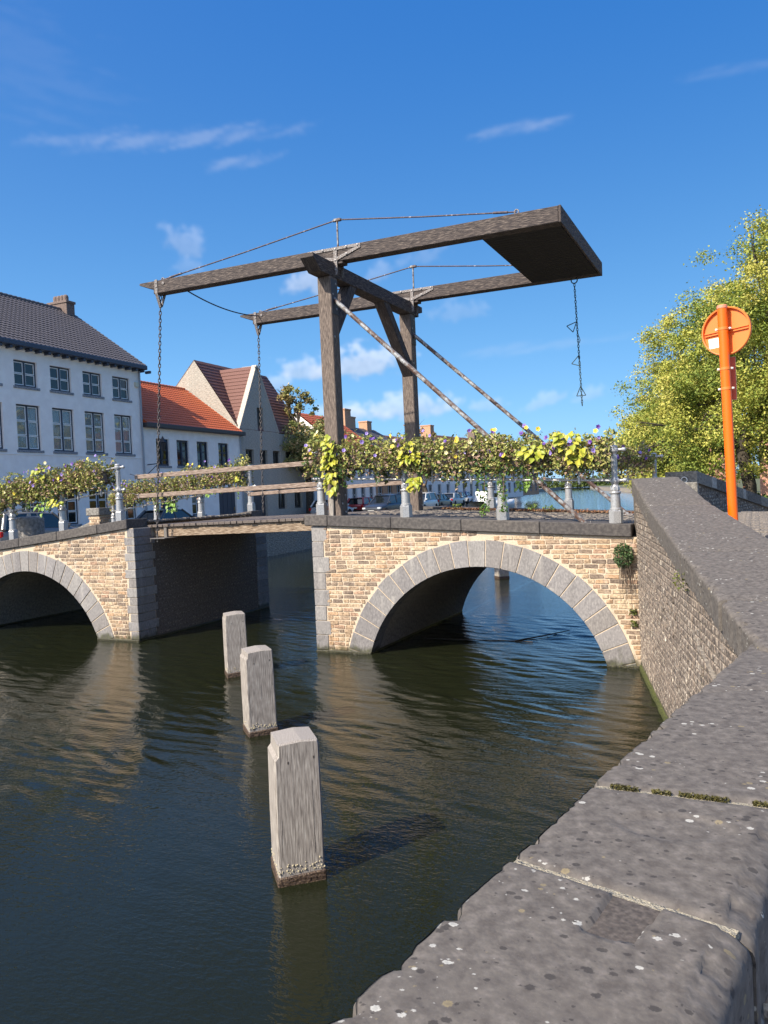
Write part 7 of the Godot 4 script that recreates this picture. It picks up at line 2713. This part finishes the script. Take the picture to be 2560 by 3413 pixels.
	# tall trees farther back on the right bank, which the windows opposite and the water mirror
	for i in 6:
		tree("tall_tree", "tall tree behind the right bank row, %s counted from the bridge" % ["first", "second", "third", "fourth", "fifth", "sixth"][i], "tall trees behind the right bank row", Vector3([17.0, 20.0, 23.0, 21.0, 24.0, 22.0][i], 1.1, -30.0 - 13.0 * i), 0.35, 4.0,
			[[Vector3(0, 7.0, 0), Vector3(5.5, 5.0, 5.5)], [Vector3(0.5, 12.5, 0), Vector3(4.8, 4.6, 4.8)]], 90, 46, 0.26, lime, bark, 150 + i)
	# hedge of distant trees that closes the canal
	var far := thing("distant_trees", "far-off dark mass of trees closing the canal at its bend", "trees")
	far.set_meta("kind", "stuff")
	var xfs := []
	var cols := []
	rng.seed = 140
	for i in 9000:
		var f := rng.randf()
		var p := Vector3(lerpf(-150.0, 60.0, f), 1.0 + 9.0 * pow(rng.randf(), 1.4) * (0.7 + 0.5 * noise_a.get_noise_2d(f * 900.0, 0.0)), -575.0 + rr(-8, 8))
		xfs.append(Transform3D(random_basis().scaled(Vector3.ONE * rr(0.7, 1.3)), p))
		cols.append(Color(0.05, 0.085, 0.02).lerp(Color(0.13, 0.16, 0.04), rng.randf()))
	multi("crowns", leaf_mesh(), leaf_mat(), xfs, cols, far)
	# dark hedge on the right bank below the trees
	var hd := thing("hedge", "low dark hedge along the right bank under the trees", "hedge")
	hd.set_meta("kind", "stuff")
	xfs = []
	cols = []
	for i in 9000:
		var z := rr(-85.0, -14.0)
		var x := lerpf(7.6, 0.6, clampf((-z - 14.0) / 66.0, 0, 1)) + rr(0, 1.6)
		xfs.append(Transform3D(random_basis().scaled(Vector3.ONE * rr(0.06, 0.12)), Vector3(x, 1.2 + rr(0.0, 0.75), z)))
		cols.append(Color(0.04, 0.08, 0.02).lerp(Color(0.10, 0.14, 0.035), rng.randf()))
	multi("foliage", leaf_mesh(), leaf_mat(), xfs, cols, hd)
	var sh := thing("dry_shrub", "withered reddish-brown shrub showing over the far wing wall", "shrub", Vector3(6.4, 1.9, -13.5))
	xfs = []
	cols = []
	for i in 500:
		xfs.append(Transform3D(random_basis().scaled(Vector3.ONE * rr(0.03, 0.06)), Vector3(rng.randfn() * 0.2, absf(rng.randfn()) * 0.5 + 0.4, rng.randfn() * 0.2)))
		cols.append(Color(0.28, 0.13, 0.08).lerp(Color(0.36, 0.2, 0.13), rng.randf()))
	multi("foliage", leaf_mesh(), leaf_mat(), xfs, cols, sh)

# ------------------------------------------------------------------ the scene
func _ready() -> void:
	rng.seed = 12345
	noise_a.seed = 3
	noise_a.frequency = 0.01
	noise_a.fractal_octaves = 3
	# camera
	var cam := Camera3D.new()
	cam.name = "camera"
	add_child(cam)
	cam.position = Vector3(7.222, 2.8, 12.069)
	cam.rotation_degrees = Vector3(-1.377, 25.523, -2.645)
	cam.fov = 66.72
	cam.near = 0.05
	cam.far = 3000.0
	cam.current = true
	# sky
	var env := Environment.new()
	env.background_mode = Environment.BG_SKY
	var sky := Sky.new()
	var sm := PanoramaSkyMaterial.new()
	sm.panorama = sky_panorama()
	sky.sky_material = sm
	env.sky = sky
	env.background_energy_multiplier = 0.80
	env.tonemap_mode = Environment.TONE_MAPPER_LINEAR
	env.tonemap_exposure = 1.5
	env.sdfgi_enabled = true
	env.ssao_enabled = true
	env.ssil_enabled = true
	var we := WorldEnvironment.new()
	we.name = "world"
	we.environment = env
	add_child(we)
	# sun
	var sun := DirectionalLight3D.new()
	sun.name = "sun"
	add_child(sun)
	var st := sun_towards()
	sun.look_at_from_position(st * 50.0, Vector3.ZERO, Vector3.UP)
	sun.light_color = Color(1.0, 0.955, 0.88)
	sun.light_energy = 1.55
	sun.light_angular_distance = 0.5
	sun.shadow_enabled = true
	# structure, then things, then small things
	build_water()
	build_ground()
	build_quays()
	build_bridge()
	build_near_walls()
	build_houses()
	build_mooring_posts()
	build_drawbridge()
	build_railings()
	build_flowers()
	build_sign()
	build_cars()
	build_street_things()
	build_trees()
